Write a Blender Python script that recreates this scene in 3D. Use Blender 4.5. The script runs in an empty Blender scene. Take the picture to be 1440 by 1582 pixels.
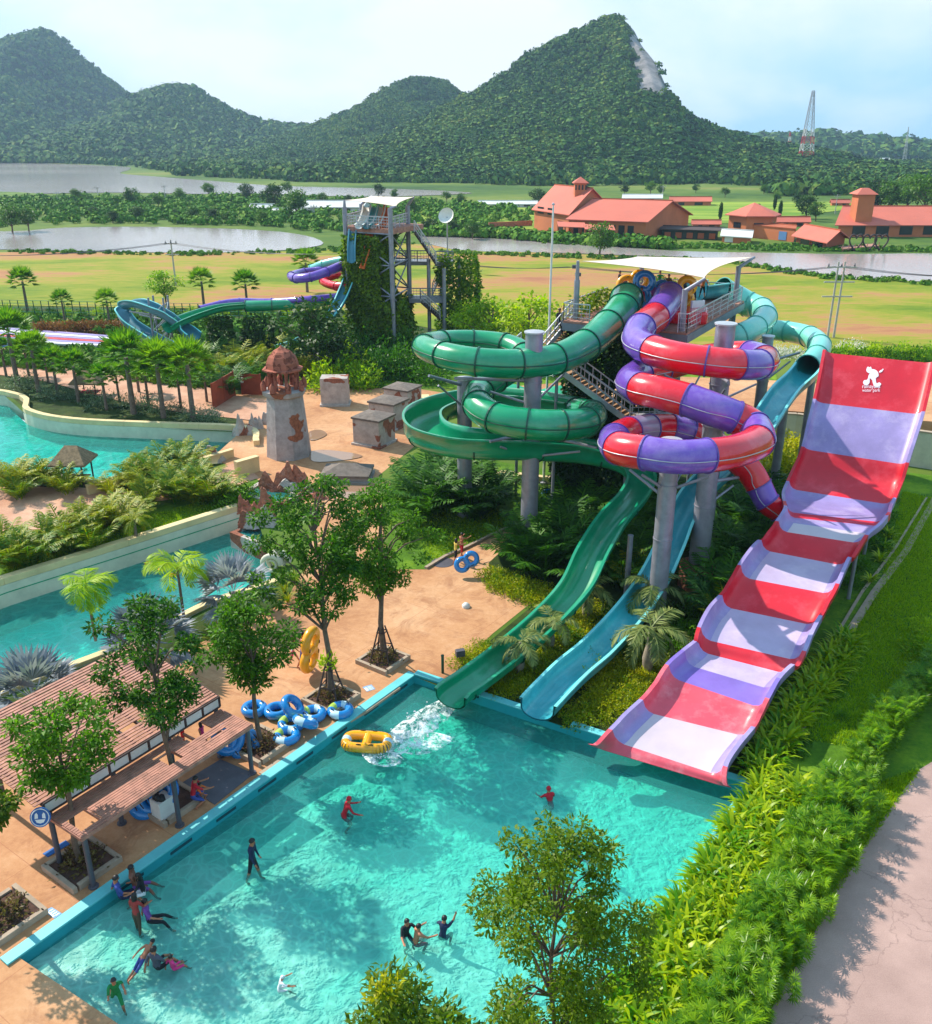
import bpy, bmesh, math, random
import numpy as np
from mathutils import Vector, Matrix, geometry
random.seed(7); np.random.seed(7)
R = math.radians
SC = bpy.context.scene
COL = SC.collection
# ------------------------------------------------------------------ camera
F = 1400.0; CAMH = 21.0; PITCH = math.atan((791 - 215) / F)
CP, SP = math.cos(PITCH), math.sin(PITCH)
def ray(px, py):
    x = (px - 720) / F; y = (791 - py) / F
    return (x, CP + y * SP, -SP + y * CP)
def G(px, py, z=0.0):                      # where the sight line meets height z
    d = ray(px, py); t = (z - CAMH) / d[2]
    return Vector((d[0] * t, d[1] * t, z))
def P(px, py, Y):                          # point of the sight line at distance Y
    d = ray(px, py); t = Y / d[1]
    return Vector((d[0] * t, Y, CAMH + d[2] * t))
def fw(p): return p.y * CP - (p.z - CAMH) * SP
cam_d = bpy.data.cameras.new('camera'); cam = bpy.data.objects.new('camera', cam_d); COL.objects.link(cam)
cam.location = (0, 0, CAMH); cam.rotation_euler = (math.pi / 2 - PITCH, 0, 0)
cam_d.sensor_fit = 'HORIZONTAL'; cam_d.sensor_width = 36; cam_d.lens = 36 * F / 1440
cam_d.clip_start = 0.5; cam_d.clip_end = 9000
SC.camera = cam
SC.view_settings.view_transform = 'Standard'; SC.view_settings.look = 'None'
SC.view_settings.exposure = 0.5; SC.view_settings.gamma = 1
cy = SC.cycles
cy.max_bounces = 8; cy.diffuse_bounces = 3; cy.glossy_bounces = 3; cy.transmission_bounces = 4
cy.transparent_max_bounces = 12; cy.volume_bounces = 0; cy.caustics_reflective = False; cy.caustics_refractive = False
# ------------------------------------------------------------------ materials
def lin(c):
    return tuple(((v / 255) / 12.92 if v / 255 <= 0.04045 else ((v / 255 + 0.055) / 1.055) ** 2.4) for v in c)
class NT:
    def __init__(s, name):
        s.m = bpy.data.materials.new(name); s.m.use_nodes = True; s.t = s.m.node_tree; s.t.nodes.clear()
        s.out = s.n('ShaderNodeOutputMaterial')
    def n(s, t, **k):
        nd = s.t.nodes.new(t)
        for a, b in k.items(): setattr(nd, a, b)
        return nd
    def l(s, a, b): s.t.links.new(a, b)
    def surf(s, sh): s.l(sh, s.out.inputs['Surface'])
    def bsdf(s, rough=.6, spec=.5, coat=0, metal=0):
        b = s.n('ShaderNodeBsdfPrincipled'); b.inputs['Roughness'].default_value = rough
        b.inputs['Specular IOR Level'].default_value = spec; b.inputs['Coat Weight'].default_value = coat
        b.inputs['Coat Roughness'].default_value = .08; b.inputs['Metallic'].default_value = metal
        return b
    def noise(s, scale, detail=4, rough=.6, vec=None, dist=0):
        x = s.n('ShaderNodeTexNoise'); x.inputs['Scale'].default_value = scale; x.inputs['Detail'].default_value = detail
        x.inputs['Roughness'].default_value = rough; x.inputs['Distortion'].default_value = dist
        s.l(vec if vec else s.pos(), x.inputs['Vector']); return x.outputs['Fac']
    def pos(s):
        if not hasattr(s, '_p'): s._p = s.n('ShaderNodeNewGeometry')
        return s._p.outputs['Position']
    def objc(s): return s.n('ShaderNodeTexCoord').outputs['Object']
    def mapv(s, v, sc=(1, 1, 1), rot=(0, 0, 0)):
        m = s.n('ShaderNodeMapping'); m.inputs['Scale'].default_value = sc; m.inputs['Rotation'].default_value = rot
        s.l(v, m.inputs['Vector']); return m.outputs['Vector']
    def ramp(s, fac, stops):
        r = s.n('ShaderNodeValToRGB'); e = r.color_ramp.elements
        while len(e) < len(stops): e.new(.5)
        for q, (p, c) in zip(e, stops):
            q.position = p; q.color = (*c, 1) if len(c) == 3 else c
        s.l(fac, r.inputs['Fac']); return r.outputs['Color']
    def mix(s, fac, a, b, mode='MIX'):
        m = s.n('ShaderNodeMix', data_type='RGBA', blend_type=mode)
        for v, k in ((fac, 0), (a, 6), (b, 7)):
            if isinstance(v, (int, float)): m.inputs[k].default_value = v
            elif isinstance(v, tuple): m.inputs[k].default_value = (*v, 1)
            else: s.l(v, m.inputs[k])
        return m.outputs[2]
    def math(s, op, a, b=0.0):
        m = s.n('ShaderNodeMath', operation=op)
        for v, k in ((a, 0), (b, 1)):
            if isinstance(v, (int, float)): m.inputs[k].default_value = v
            else: s.l(v, m.inputs[k])
        return m.outputs[0]
    def bump(s, h, strength=.3, dist=.1):
        b = s.n('ShaderNodeBump'); b.inputs['Strength'].default_value = strength; b.inputs['Distance'].default_value = dist
        s.l(h, b.inputs['Height']); return b.outputs['Normal']
def paint(name, c, rough=.5, var=.12, scale=1.5, spec=.5, coat=0, bump=0, bscale=20, metal=0, dirt=None, dirtamt=.35):
    """plain coat of colour with a little wear in it"""
    t = NT(name); b = t.bsdf(rough, spec, coat, metal); c = lin(c)
    n1 = t.noise(scale, 5); dk = tuple(v * (1 - var * 1.6) for v in c); lt = tuple(min(1, v * (1 + var)) for v in c)
    col = t.ramp(n1, [(.3, dk), (.7, lt)])
    if dirt:
        n2 = t.noise(scale * .7 + .13, 8, .7)
        col = t.mix(t.ramp(n2, [(.5, (0, 0, 0)), (.72, (dirtamt,) * 3)]), col, lin(dirt))
    t.l(col, b.inputs['Base Color'])
    if bump: t.l(t.bump(t.noise(bscale, 3), bump, .05), b.inputs['Normal'])
    t.surf(b.outputs[0]); return t.m
def leafmat(name, c1, c2, trans=.35, rough=.5, spec=.3):
    """leaves: each leaf has a tint of its own, light comes through"""
    t = NT(name); b = t.bsdf(rough, spec); g = t.n('ShaderNodeNewGeometry'); oi = t.n('ShaderNodeObjectInfo')
    f = t.math('ADD', t.math('MULTIPLY', g.outputs['Random Per Island'], .6), t.math('MULTIPLY', oi.outputs['Random'], .4))
    col = t.ramp(f, [(.1, lin(c1)), (.9, lin(c2))])
    t.l(col, b.inputs['Base Color'])
    tr = t.n('ShaderNodeBsdfTranslucent'); t.l(t.mix(.55, col, (.45, .62, .02), 'SOFT_LIGHT'), tr.inputs['Color'])
    m = t.n('ShaderNodeMixShader'); m.inputs[0].default_value = trans
    t.l(b.outputs[0], m.inputs[1]); t.l(tr.outputs[0], m.inputs[2]); t.surf(m.outputs[0]); return t.m
M = {}
def D(name, *a, **k): M[name] = paint(name, *a, **k)
D('grey_steel', (150, 150, 162), .4, .12, 2, metal=.35, bump=.05, dirt=(95, 90, 92))
D('light_steel', (185, 185, 192), .35, .1, 2, metal=.3)
D('dark_steel', (82, 80, 90), .5, .15, 2, dirt=(60, 50, 45))
D('steel_plate', (120, 122, 130), .5, .15, 1)
D('wood_red', (176, 122, 104), .75, .25, 3, bump=.2, dirt=(120, 84, 76))
D('wood_dark', (72, 55, 52), .8, .2, 3)
D('stair_wood', (170, 128, 90), .8, .2, 3)
D('white_panel', (215, 213, 208), .6, .08, 2)
D('cream', (216, 192, 142), .8, .1, .6, bump=.1, dirt=(150, 132, 104))
D('cream_pale', (205, 200, 178), .75, .1, .8, dirt=(140, 150, 135))
D('kerb', (168, 148, 128), .9, .15, 2, bump=.15, dirt=(110, 98, 86))
D('grey_stone', (150, 142, 138), .9, .15, 1.3, bump=.25, dirt=(100, 94, 90))
D('roof_tile_grey', (112, 100, 92), .9, .2, 3, bump=.4)
D('brick_brown', (168, 104, 80), .9, .35, 4, bump=.6, dirt=(206, 180, 166))
D('terracotta', (196, 96, 70), .8, .15, .25, dirt=(160, 90, 72))
D('terracotta_far', (200, 104, 84), .8, .1, .08, dirt=(170, 96, 84))
D('orange_wall', (196, 112, 70), .85, .1, .2)
D('orange_wall_dark', (168, 84, 48), .85, .1, .2)
D('dark_glass', (40, 44, 50), .15, .1, 1)
D('white_wall', (216, 212, 206), .8, .08, .5)
D('white_roof', (206, 204, 200), .6, .08, .2)
D('blue_roof', (90, 130, 180), .6, .08, .2)
D('shade_cloth', (218, 200, 182), .9, .03, 1)
D('pool_cyan', (34, 156, 168), .45, .1, .8, dirt=(30, 130, 140))
D('pool_cap', (100, 192, 196), .5, .08, 1.2, dirt=(70, 165, 170))
D('slot_dark', (14, 66, 78), .7, .1, 2)
D('green_tube', (4, 140, 92), .25, .1, .7, coat=.5, dirt=(84, 176, 140), dirtamt=.5)
D('green_flume', (6, 142, 100), .28, .08, .9, coat=.5, dirt=(70, 175, 140), dirtamt=.4)
D('green_ring', (2, 74, 56), .4, .05, 1)
D('red_tube', (222, 16, 40), .24, .1, .7, coat=.55, dirt=(232, 112, 120), dirtamt=.42)
D('purple_tube', (116, 76, 180), .26, .1, .7, coat=.5, dirt=(166, 146, 200), dirtamt=.55)
D('silver_purple', (160, 138, 176), .3, .07, .7, coat=.5)
D('purple_ring', (92, 70, 150), .4, .05, 1)
D('mint_tube', (112, 200, 184), .3, .07, .7, coat=.4, dirt=(170, 205, 180), dirtamt=.5)
D('mint_ring', (84, 170, 158), .4, .05, 1)
D('teal_inside', (10, 116, 112), .35, .08, 1)
D('turq_flume', (56, 160, 172), .3, .1, .8, coat=.4, dirt=(140, 200, 194), dirtamt=.6)
D('turq_rim', (120, 212, 212), .35, .08, .8)
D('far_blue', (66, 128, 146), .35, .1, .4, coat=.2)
D('slide_red', (204, 14, 40), .45, .07, .9, coat=.15, dirt=(238, 96, 110), dirtamt=.45)
D('slide_pinkred', (216, 74, 92), .4, .1, .9, coat=.2, dirt=(230, 150, 156), dirtamt=.7)
D('slide_purple', (150, 134, 188), .45, .1, .9, coat=.15, dirt=(190, 176, 206), dirtamt=.65)
D('slide_lilac', (182, 164, 196), .45, .08, .9, coat=.2, dirt=(206, 190, 206), dirtamt=.6)
D('slide_white', (196, 180, 190), .4, .05, 1, coat=.25, dirt=(190, 170, 190))
D('slide_edge_purple', (128, 104, 186), .35, .1, .9, coat=.4)
D('logo_white', (235, 225, 235), .5, .03, 1)
D('yellow_vinyl', (244, 166, 10), .25, .05, 2, coat=.6)
D('blue_vinyl', (18, 126, 200), .22, .06, 2, coat=.7)
D('pale_vinyl', (190, 222, 238), .25, .05, 2, coat=.6)
D('lime_vinyl', (176, 206, 90), .25, .05, 2, coat=.6)
D('black_rubber', (24, 26, 30), .6, .1, 2)
D('blue_mat', (28, 98, 170), .7, .1, 2)
D('sign_blue', (30, 96, 170), .5, .05, 2)
D('sign_white', (232, 236, 240), .5, .03, 2)
D('sign_red', (210, 40, 40), .5, .05, 2)
D('floor_sign', (120, 160, 200), .7, .1, 2)
D('net_green', (8, 158, 118), .8, .2, 1.2, bump=.3)
D('rubber_mat', (92, 92, 102), .9, .12, 2, bump=.2)
D('thatch', (134, 112, 84), .95, .3, 5, bump=.6)
D('rust_panel', (150, 64, 34), .8, .2, 1.5, bump=.1, dirt=(100, 50, 34))
D('bark', (112, 92, 78), .95, .25, 5, bump=.6)
D('bark_pale', (160, 148, 132), .9, .2, 5, bump=.4)
D('palm_bark', (120, 104, 92), .95, .3, 6, bump=.5)
D('soil', (88, 62, 52), 1, .3, 3, bump=.5)
D('concrete_pole', (176, 170, 162), .8, .1, 2)
D('mast_red', (196, 50, 42), .6, .05, .2); D('mast_white', (226, 222, 218), .6, .05, .2)
D('skin', (176, 112, 80), .55, .08, 6); D('skin_dark', (126, 78, 58), .55, .08, 6)
D('hair', (20, 17, 18), .5, .1, 20)
D('lips', (150, 72, 66), .5, .05, 10)
for nm, c in dict(cloth_black=(24, 26, 34), cloth_red=(190, 26, 44), cloth_navy=(28, 40, 74), cloth_blue=(60, 78, 150), cloth_pink=(224, 60, 130), cloth_white=(222, 222, 226), cloth_green=(10, 124, 62), cloth_orange=(226, 110, 40), cloth_grey=(78, 80, 96), cloth_brick=(158, 56, 52), cloth_brown=(80, 62, 48), cloth_yellow=(222, 190, 90), cloth_violet=(120, 70, 150)).items(): D(nm, c, .85, .12, 8)
M['leaf_tree'] = leafmat('leaf_tree', (30, 84, 14), (112, 160, 24), .5)
M['leaf_tree_olive'] = leafmat('leaf_tree_olive', (48, 88, 10), (126, 150, 22), .5)
M['leaf_bright'] = leafmat('leaf_bright', (84, 146, 6), (186, 206, 16), .5)
M['leaf_yellow'] = leafmat('leaf_yellow', (140, 150, 10), (206, 196, 20), .45)
M['leaf_areca'] = leafmat('leaf_areca', (58, 118, 2), (176, 168, 8), .4)
M['leaf_areca_dark'] = leafmat('leaf_areca_dark', (18, 74, 16), (88, 140, 26), .4)
M['leaf_fan'] = leafmat('leaf_fan', (46, 112, 14), (140, 176, 30), .5)
M['leaf_silver'] = leafmat('leaf_silver', (112, 124, 138), (182, 184, 196), .3, .5)
M['leaf_strap'] = leafmat('leaf_strap', (84, 146, 6), (196, 208, 8), .5, .35)
M['leaf_rhapis'] = leafmat('leaf_rhapis', (44, 112, 8), (140, 176, 22), .45, .32)
M['leaf_ixora'] = leafmat('leaf_ixora', (80, 128, 6), (204, 196, 14), .45)
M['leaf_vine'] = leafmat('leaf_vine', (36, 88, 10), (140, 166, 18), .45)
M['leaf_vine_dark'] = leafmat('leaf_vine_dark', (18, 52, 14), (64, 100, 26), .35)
M['leaf_feather'] = leafmat('leaf_feather', (62, 92, 40), (150, 156, 84), .3)
M['leaf_brown'] = leafmat('leaf_brown', (120, 72, 40), (170, 120, 70), .3)
M['leaf_plant'] = leafmat('leaf_plant', (90, 60, 50), (130, 120, 50), .3)
M['leaf_oleander'] = leafmat('leaf_oleander', (60, 92, 62), (128, 150, 116), .25)
M['leaf_far'] = leafmat('leaf_far', (30, 76, 22), (100, 140, 36), .35)
M['leaf_far_hill'] = leafmat('leaf_far_hill', (14, 44, 20), (62, 96, 28), .15, .7, .2)
M['petal_white'] = leafmat('petal_white', (210, 206, 200), (240, 236, 230), .3)
M['shirt_print'] = M['cloth_blue']
# ------------------------------------------------------------------ object helpers
def tag(o, label=None, cat=None, group=None, kind=None):
    if label: o['label'] = label
    if cat: o['category'] = cat
    if group: o['group'] = group
    if kind: o['kind'] = kind
    return o
def T(name, label, cat, loc=(0, 0, 0), group=None, rz=0):
    o = bpy.data.objects.new(name, None); COL.objects.link(o); o.location = loc; o.rotation_euler = (0, 0, rz)
    o.empty_display_size = .3
    return tag(o, label, cat, group)
def link(name, me, parent=None):
    o = bpy.data.objects.new(name, me); COL.objects.link(o)
    if parent: o.parent = parent
    return o
def kids(o): return [c for c in bpy.data.objects if c.parent == o]
def dup(root, loc=None, rz=None, s=None, label=None, group=None, _kids=None):
    def rec(o, par):
        c = o.copy(); COL.objects.link(c); c.parent = par
        for k in o.children: rec(k, c)
        return c
    r = rec(root, root.parent)
    if loc is not None: r.location = loc
    if rz is not None: r.rotation_euler[2] = rz
    if s is not None: r.scale = (s, s, s) if not hasattr(s, '__len__') else s
    if label: r['label'] = label
    if group: r['group'] = group
    return r
def npmesh(name, V, quads=None, tris=None, mats=(), midx=None, smooth=False):
    me = bpy.data.meshes.new(name); V = np.asarray(V, dtype=np.float32).reshape(-1, 3)
    me.vertices.add(len(V)); me.vertices.foreach_set('co', V.ravel())
    nq = 0 if quads is None else len(quads); nt = 0 if tris is None else len(tris)
    li = []; 
    if nq: li.append(np.asarray(quads, dtype=np.int32).ravel())
    if nt: li.append(np.asarray(tris, dtype=np.int32).ravel())
    li = np.concatenate(li); me.loops.add(len(li)); me.loops.foreach_set('vertex_index', li)
    me.polygons.add(nq + nt)
    st = np.concatenate([np.arange(nq) * 4, nq * 4 + np.arange(nt) * 3]).astype(np.int32)
    me.polygons.foreach_set('loop_start', st)
    for m in mats: me.materials.append(m)
    if midx is not None: me.polygons.foreach_set('material_index', np.asarray(midx, dtype=np.int32))
    if smooth: me.polygons.foreach_set('use_smooth', np.ones(nq + nt, dtype=bool))
    me.update(calc_edges=True); me.validate(); return me
class MB:
    def __init__(s): s.v = []; s.f = []; s.m = []; s.cur = 0; s.sm = []
    def add(s, vs, fs, smooth=False):
        o = len(s.v); s.v += [Vector(v) for v in vs]
        for f in fs: s.f.append([o + i for i in f]); s.m.append(s.cur); s.sm.append(smooth)
        return s
    def box(s, c, d, rz=0, rot=None):
        hx, hy, hz = d[0] / 2, d[1] / 2, d[2] / 2; m = rot if rot else Matrix.Rotation(rz, 3, 'Z'); c = Vector(c)
        vs = [c + m @ Vector((x * hx, y * hy, z * hz)) for x in (-1, 1) for y in (-1, 1) for z in (-1, 1)]
        return s.add(vs, [(0, 1, 3, 2), (4, 6, 7, 5), (0, 4, 5, 1), (2, 3, 7, 6), (0, 2, 6, 4), (1, 5, 7, 3)])
    def bar(s, a, b, w, h=None):
        a, b = Vector(a), Vector(b); h = h or w; d = (b - a); L = d.length
        if L < 1e-6: return s
        q = d.to_track_quat('Z', 'Y').to_matrix(); return s.box((a + b) / 2, (w, h, L), rot=q)
    def beam(s, a, b, w, h):
        """level-sided beam: w across, h up"""
        a, b = Vector(a), Vector(b); d = (b - a); L = d.length; x = d.normalized(); y = Vector((0, 0, 1)).cross(x)
        if y.length < 1e-4: return s.bar(a, b, w, h)
        y.normalize(); z = x.cross(y); m = Matrix((x, y, z)).transposed(); return s.box((a + b) / 2, (L, w, h), rot=m)
    def cyl(s, a, b, r1, r2=None, n=12, caps=True, smooth=True):
        a, b = Vector(a), Vector(b); r2 = r1 if r2 is None else r2; q = (b - a).to_track_quat('Z', 'Y').to_matrix()
        vs = []
        for p, r in ((a, r1), (b, r2)):
            vs += [p + q @ Vector((r * math.cos(6.28318 * i / n), r * math.sin(6.28318 * i / n), 0)) for i in range(n)]
        s.add(vs, [(i, (i + 1) % n, n + (i + 1) % n, n + i) for i in range(n)], smooth)
        if caps: s.add(vs[:n], [list(range(n))[::-1]]); s.add(vs[n:], [list(range(n))])
        return s
    def lathe(s, c, prof, n=16, smooth=True, rz=0):
        c = Vector(c); vs = []
        for r, z in prof: vs += [c + Vector((r * math.cos(6.28318 * i / n + rz), r * math.sin(6.28318 * i / n + rz), z)) for i in range(n)]
        fs = [(k * n + i, k * n + (i + 1) % n, (k + 1) * n + (i + 1) % n, (k + 1) * n + i) for k in range(len(prof) - 1) for i in range(n)]
        s.add(vs, fs, smooth); return s
    def sweep(s, pts, radii, n=8, smooth=True, caps=True):
        pts = [Vector(p) for p in pts]; 
        if not hasattr(radii, '__len__'): radii = [radii] * len(pts)
        vs = []; up = Vector((0, 0, 1)); t0 = (pts[1] - pts[0]).normalized(); x = t0.orthogonal().normalized()
        for i, p in enumerate(pts):
            t = (pts[min(i + 1, len(pts) - 1)] - pts[max(i - 1, 0)]).normalized()
            x = (x - t * x.dot(t)).normalized(); y = t.cross(x)
            vs += [p + (x * math.cos(6.28318 * k / n) + y * math.sin(6.28318 * k / n)) * radii[i] for k in range(n)]
        fs = [(i * n + k, i * n + (k + 1) % n, (i + 1) * n + (k + 1) % n, (i + 1) * n + k) for i in range(len(pts) - 1) for k in range(n)]
        s.add(vs, fs, smooth)
        if caps: s.add(vs[:n], [list(range(n))[::-1]]); s.add(vs[-n:], [list(range(n))])
        return s
    def prism(s, poly, z0, z1, bottom=True):
        n = len(poly); vs = [(p[0], p[1], z0) for p in poly] + [(p[0], p[1], z1) for p in poly]
        ar = sum(poly[i][0] * poly[(i + 1) % n][1] - poly[(i + 1) % n][0] * poly[i][1] for i in range(n))
        fs = [(i, (i + 1) % n, n + (i + 1) % n, n + i) for i in range(n)] + [list(range(n, 2 * n))]
        if bottom: fs.append(list(range(n))[::-1])
        if ar < 0: fs = [list(f)[::-1] for f in fs]
        return s.add(vs, fs)
    def quad(s, *p): return s.add(p, [list(range(len(p)))])
    def torus(s, c, R1, r, n=28, k=10, rot=None, seg=None, sq=1.0):
        c = Vector(c); m = rot if rot else Matrix.Identity(3); vs = []
        for i in range(n):
            a = 6.28318 * i / n
            for j in range(k):
                b = 6.28318 * j / k; rr = R1 + r * math.cos(b)
                vs.append(c + m @ Vector((rr * math.cos(a), rr * math.sin(a) * sq, r * math.sin(b))))
        o = len(s.v); s.v += vs
        for i in range(n):
            if seg: s.cur = seg(i / n)
            for j in range(k):
                s.f.append([o + i * k + j, o + ((i + 1) % n) * k + j, o + ((i + 1) % n) * k + (j + 1) % k, o + i * k + (j + 1) % k]); s.m.append(s.cur); s.sm.append(True)
        return s
    def mesh(s, name, mats, origin=(0, 0, 0)):
        me = bpy.data.meshes.new(name); o = Vector(origin); me.from_pydata([tuple(v - o) for v in s.v], [], s.f)
        for m in (mats if isinstance(mats, (list, tuple)) else [mats]): me.materials.append(M[m] if isinstance(m, str) else m)
        me.polygons.foreach_set('material_index', s.m); me.polygons.foreach_set('use_smooth', s.sm); me.update(); return me
    def build(s, name, mats, parent=None, bevel=0):
        """one mesh object; vertices were given in world space, parents are unrotated"""
        o = Vector((0, 0, 0)); q = parent
        while q is not None: o += q.location; q = q.parent
        ob = link(name, s.mesh(name, mats, o), parent)
        if bevel:
            b = ob.modifiers.new('bevel', 'BEVEL'); b.width = bevel; b.segments = 2; b.limit_method = 'ANGLE'; b.angle_limit = R(40)
        return ob
def single(name, mb, mats, label, cat, group=None, kind=None, bevel=0):
    """a thing that is one mesh: origin moved to its base"""
    xs = [v.x for v in mb.v]; ys = [v.y for v in mb.v]; zs = [v.z for v in mb.v]
    loc = Vector(((min(xs) + max(xs)) / 2, (min(ys) + max(ys)) / 2, min(zs)))
    ob = link(name, mb.mesh(name, mats, loc)); ob.location = loc
    if bevel:
        b = ob.modifiers.new('bevel', 'BEVEL'); b.width = bevel; b.segments = 2; b.limit_method = 'ANGLE'; b.angle_limit = R(40)
    return tag(ob, label, cat, group, kind)
def inside(x, y, poly):
    c = False; j = len(poly) - 1
    for i in range(len(poly)):
        xi, yi = poly[i][0], poly[i][1]; xj, yj = poly[j][0], poly[j][1]
        if (yi > y) != (yj > y) and x < (xj - xi) * (y - yi) / (yj - yi) + xi: c = not c
        j = i
    return c
SHEETS = []
def sheet(name, outer, holes, z, mat, kind='structure', label=None, cat=None):
    """a flat sheet bounded by outer with holes let into it"""
    if 0 < z < .2: SHEETS.append(1); z += .0022 * len(SHEETS)
    pts = []; edges = []
    for pl in [outer] + holes:
        o = len(pts); pts += [Vector((p[0], p[1])) for p in pl]; edges += [(o + i, o + (i + 1) % len(pl)) for i in range(len(pl))]
    v, e, f, *_ = geometry.delaunay_2d_cdt(pts, edges, [], 0, 1e-5)
    fs = []
    for t in f:
        cx = sum(v[i].x for i in t) / len(t); cyy = sum(v[i].y for i in t) / len(t)
        if inside(cx, cyy, outer) and not any(inside(cx, cyy, h) for h in holes):
            a = sum(v[t[i]].x * v[t[(i + 1) % len(t)]].y - v[t[(i + 1) % len(t)]].x * v[t[i]].y for i in range(len(t)))
            fs.append(list(t) if a > 0 else list(t)[::-1])
    me = bpy.data.meshes.new(name); me.from_pydata([(p.x, p.y, z) for p in v], [], fs); me.materials.append(mat); me.update()
    return tag(link(name, me), label, cat, None, kind)
def smoothpoly(pts, k=4):
    """closed Catmull-Rom through pts"""
    n = len(pts); out = []
    for i in range(n):
        a, b, c, d = (Vector(pts[(i + j - 1) % n][:2]) for j in range(4))
        for q in range(k):
            t = q / k; out.append(.5 * ((2 * b) + (c - a) * t + (2 * a - 5 * b + 4 * c - d) * t * t + (3 * b - a - 3 * c + d) * t ** 3))
    return out
def spline(pts, k=8):
    """open Catmull-Rom through vectors of any size"""
    pts = [np.array(p, dtype=float) for p in pts]; out = []
    P0 = [2 * pts[0] - pts[1]] + pts + [2 * pts[-1] - pts[-2]]
    for i in range(1, len(P0) - 2):
        a, b, c, d = P0[i - 1:i + 3]
        for q in range(k):
            t = q / k; out.append(.5 * ((2 * b) + (c - a) * t + (2 * a - 5 * b + 4 * c - d) * t * t + (3 * b - a - 3 * c + d) * t ** 3))
    out.append(pts[-1]); return out
def gp(lst, z=0): return [G(x, y, z) for x, y in lst]
ORD = 'leftmost,second,third,fourth,fifth,sixth,seventh,eighth,ninth,tenth,eleventh,twelfth,thirteenth,fourteenth,fifteenth,sixteenth,seventeenth,eighteenth,nineteenth,twentieth'.split(',')
def nth(i, n, what):
    if i == n - 1: return 'rightmost of the ' + what
    return ('leftmost of the ' if i == 0 else ORD[i] + ' from the left of the ') + what
# ------------------------------------------------------------------ light
SUN_EL = R(43); SUN_V = Vector((-.81, .59, 0)).normalized()
sd = bpy.data.lights.new('sun', 'SUN'); sd.energy = 5.0; sd.angle = R(.53); sd.color = (1, .925, .80)
so = bpy.data.objects.new('sun', sd); COL.objects.link(so)
sdir = Vector((SUN_V.x * math.cos(SUN_EL), SUN_V.y * math.cos(SUN_EL), math.sin(SUN_EL)))
so.rotation_euler = sdir.to_track_quat('Z', 'Y').to_euler(); so.location = (-30, 40, 60)
W = bpy.data.worlds.new('World'); SC.world = W; W.use_nodes = True; wt = W.node_tree; wt.nodes.clear()
wn = lambda t, **k: [setattr(n, a, b) or n for n in [wt.nodes.new(t)] for a, b in (k.items() or {'label': ''}.items())][0]
wl = wt.links.new
wo = wn('ShaderNodeOutputWorld'); bg = wn('ShaderNodeBackground'); wl(bg.outputs[0], wo.inputs[0]); bg.inputs[1].default_value = .09
sky = wn('ShaderNodeTexSky'); sky.sky_type = 'NISHITA'; sky.sun_disc = False; sky.sun_elevation = SUN_EL
sky.sun_rotation = R(-54); sky.air_density = 1.3; sky.dust_density = 1.2; sky.ozone_density = 2.5; sky.altitude = 50
tc = wn('ShaderNodeTexCoord'); mp = wn('ShaderNodeMapping'); mp.inputs['Scale'].default_value = (1.6, 1.6, 4.2); mp.inputs['Location'].default_value = (3.1, .4, .35)
wl(tc.outputs['Generated'], mp.inputs[0])
nz = wn('ShaderNodeTexNoise'); nz.inputs['Scale'].default_value = 1.25; nz.inputs['Detail'].default_value = 7; nz.inputs['Roughness'].default_value = .52; nz.inputs['Distortion'].default_value = .3
wl(mp.outputs[0], nz.inputs['Vector'])
rp = wn('ShaderNodeValToRGB'); e = rp.color_ramp.elements; e[0].position = .42; e[0].color = (.05, .05, .05, 1); e[1].position = .62; e[1].color = (.93, .93, .93, 1)
wl(nz.outputs['Fac'], rp.inputs[0])
sep = wn('ShaderNodeSeparateXYZ'); wl(tc.outputs['Generated'], sep.inputs[0])
mr = wn('ShaderNodeMapRange'); mr.inputs[1].default_value = .25; mr.inputs[2].default_value = .7; mr.inputs[3].default_value = 1; mr.inputs[4].default_value = .15
wl(sep.outputs['Z'], mr.inputs[0])
mu = wn('ShaderNodeMath', operation='MULTIPLY'); wl(rp.outputs[0], mu.inputs[0]); wl(mr.outputs[0], mu.inputs[1])
# the clear air between the clouds: the physical sky, lifted a little towards cyan
sc2 = wn('ShaderNodeMix', data_type='RGBA', blend_type='MIX'); sc2.inputs[0].default_value = .8; wl(sky.outputs[0], sc2.inputs[6]); sc2.inputs[7].default_value = (3.6, 7.0, 9.8, 1)
cm = wn('ShaderNodeMix', data_type='RGBA', blend_type='MIX'); wl(mu.outputs[0], cm.inputs[0]); wl(sc2.outputs[2], cm.inputs[6]); cm.inputs[7].default_value = (9.0, 9.3, 9.5, 1)
wl(cm.outputs[2], bg.inputs[0])
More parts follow.
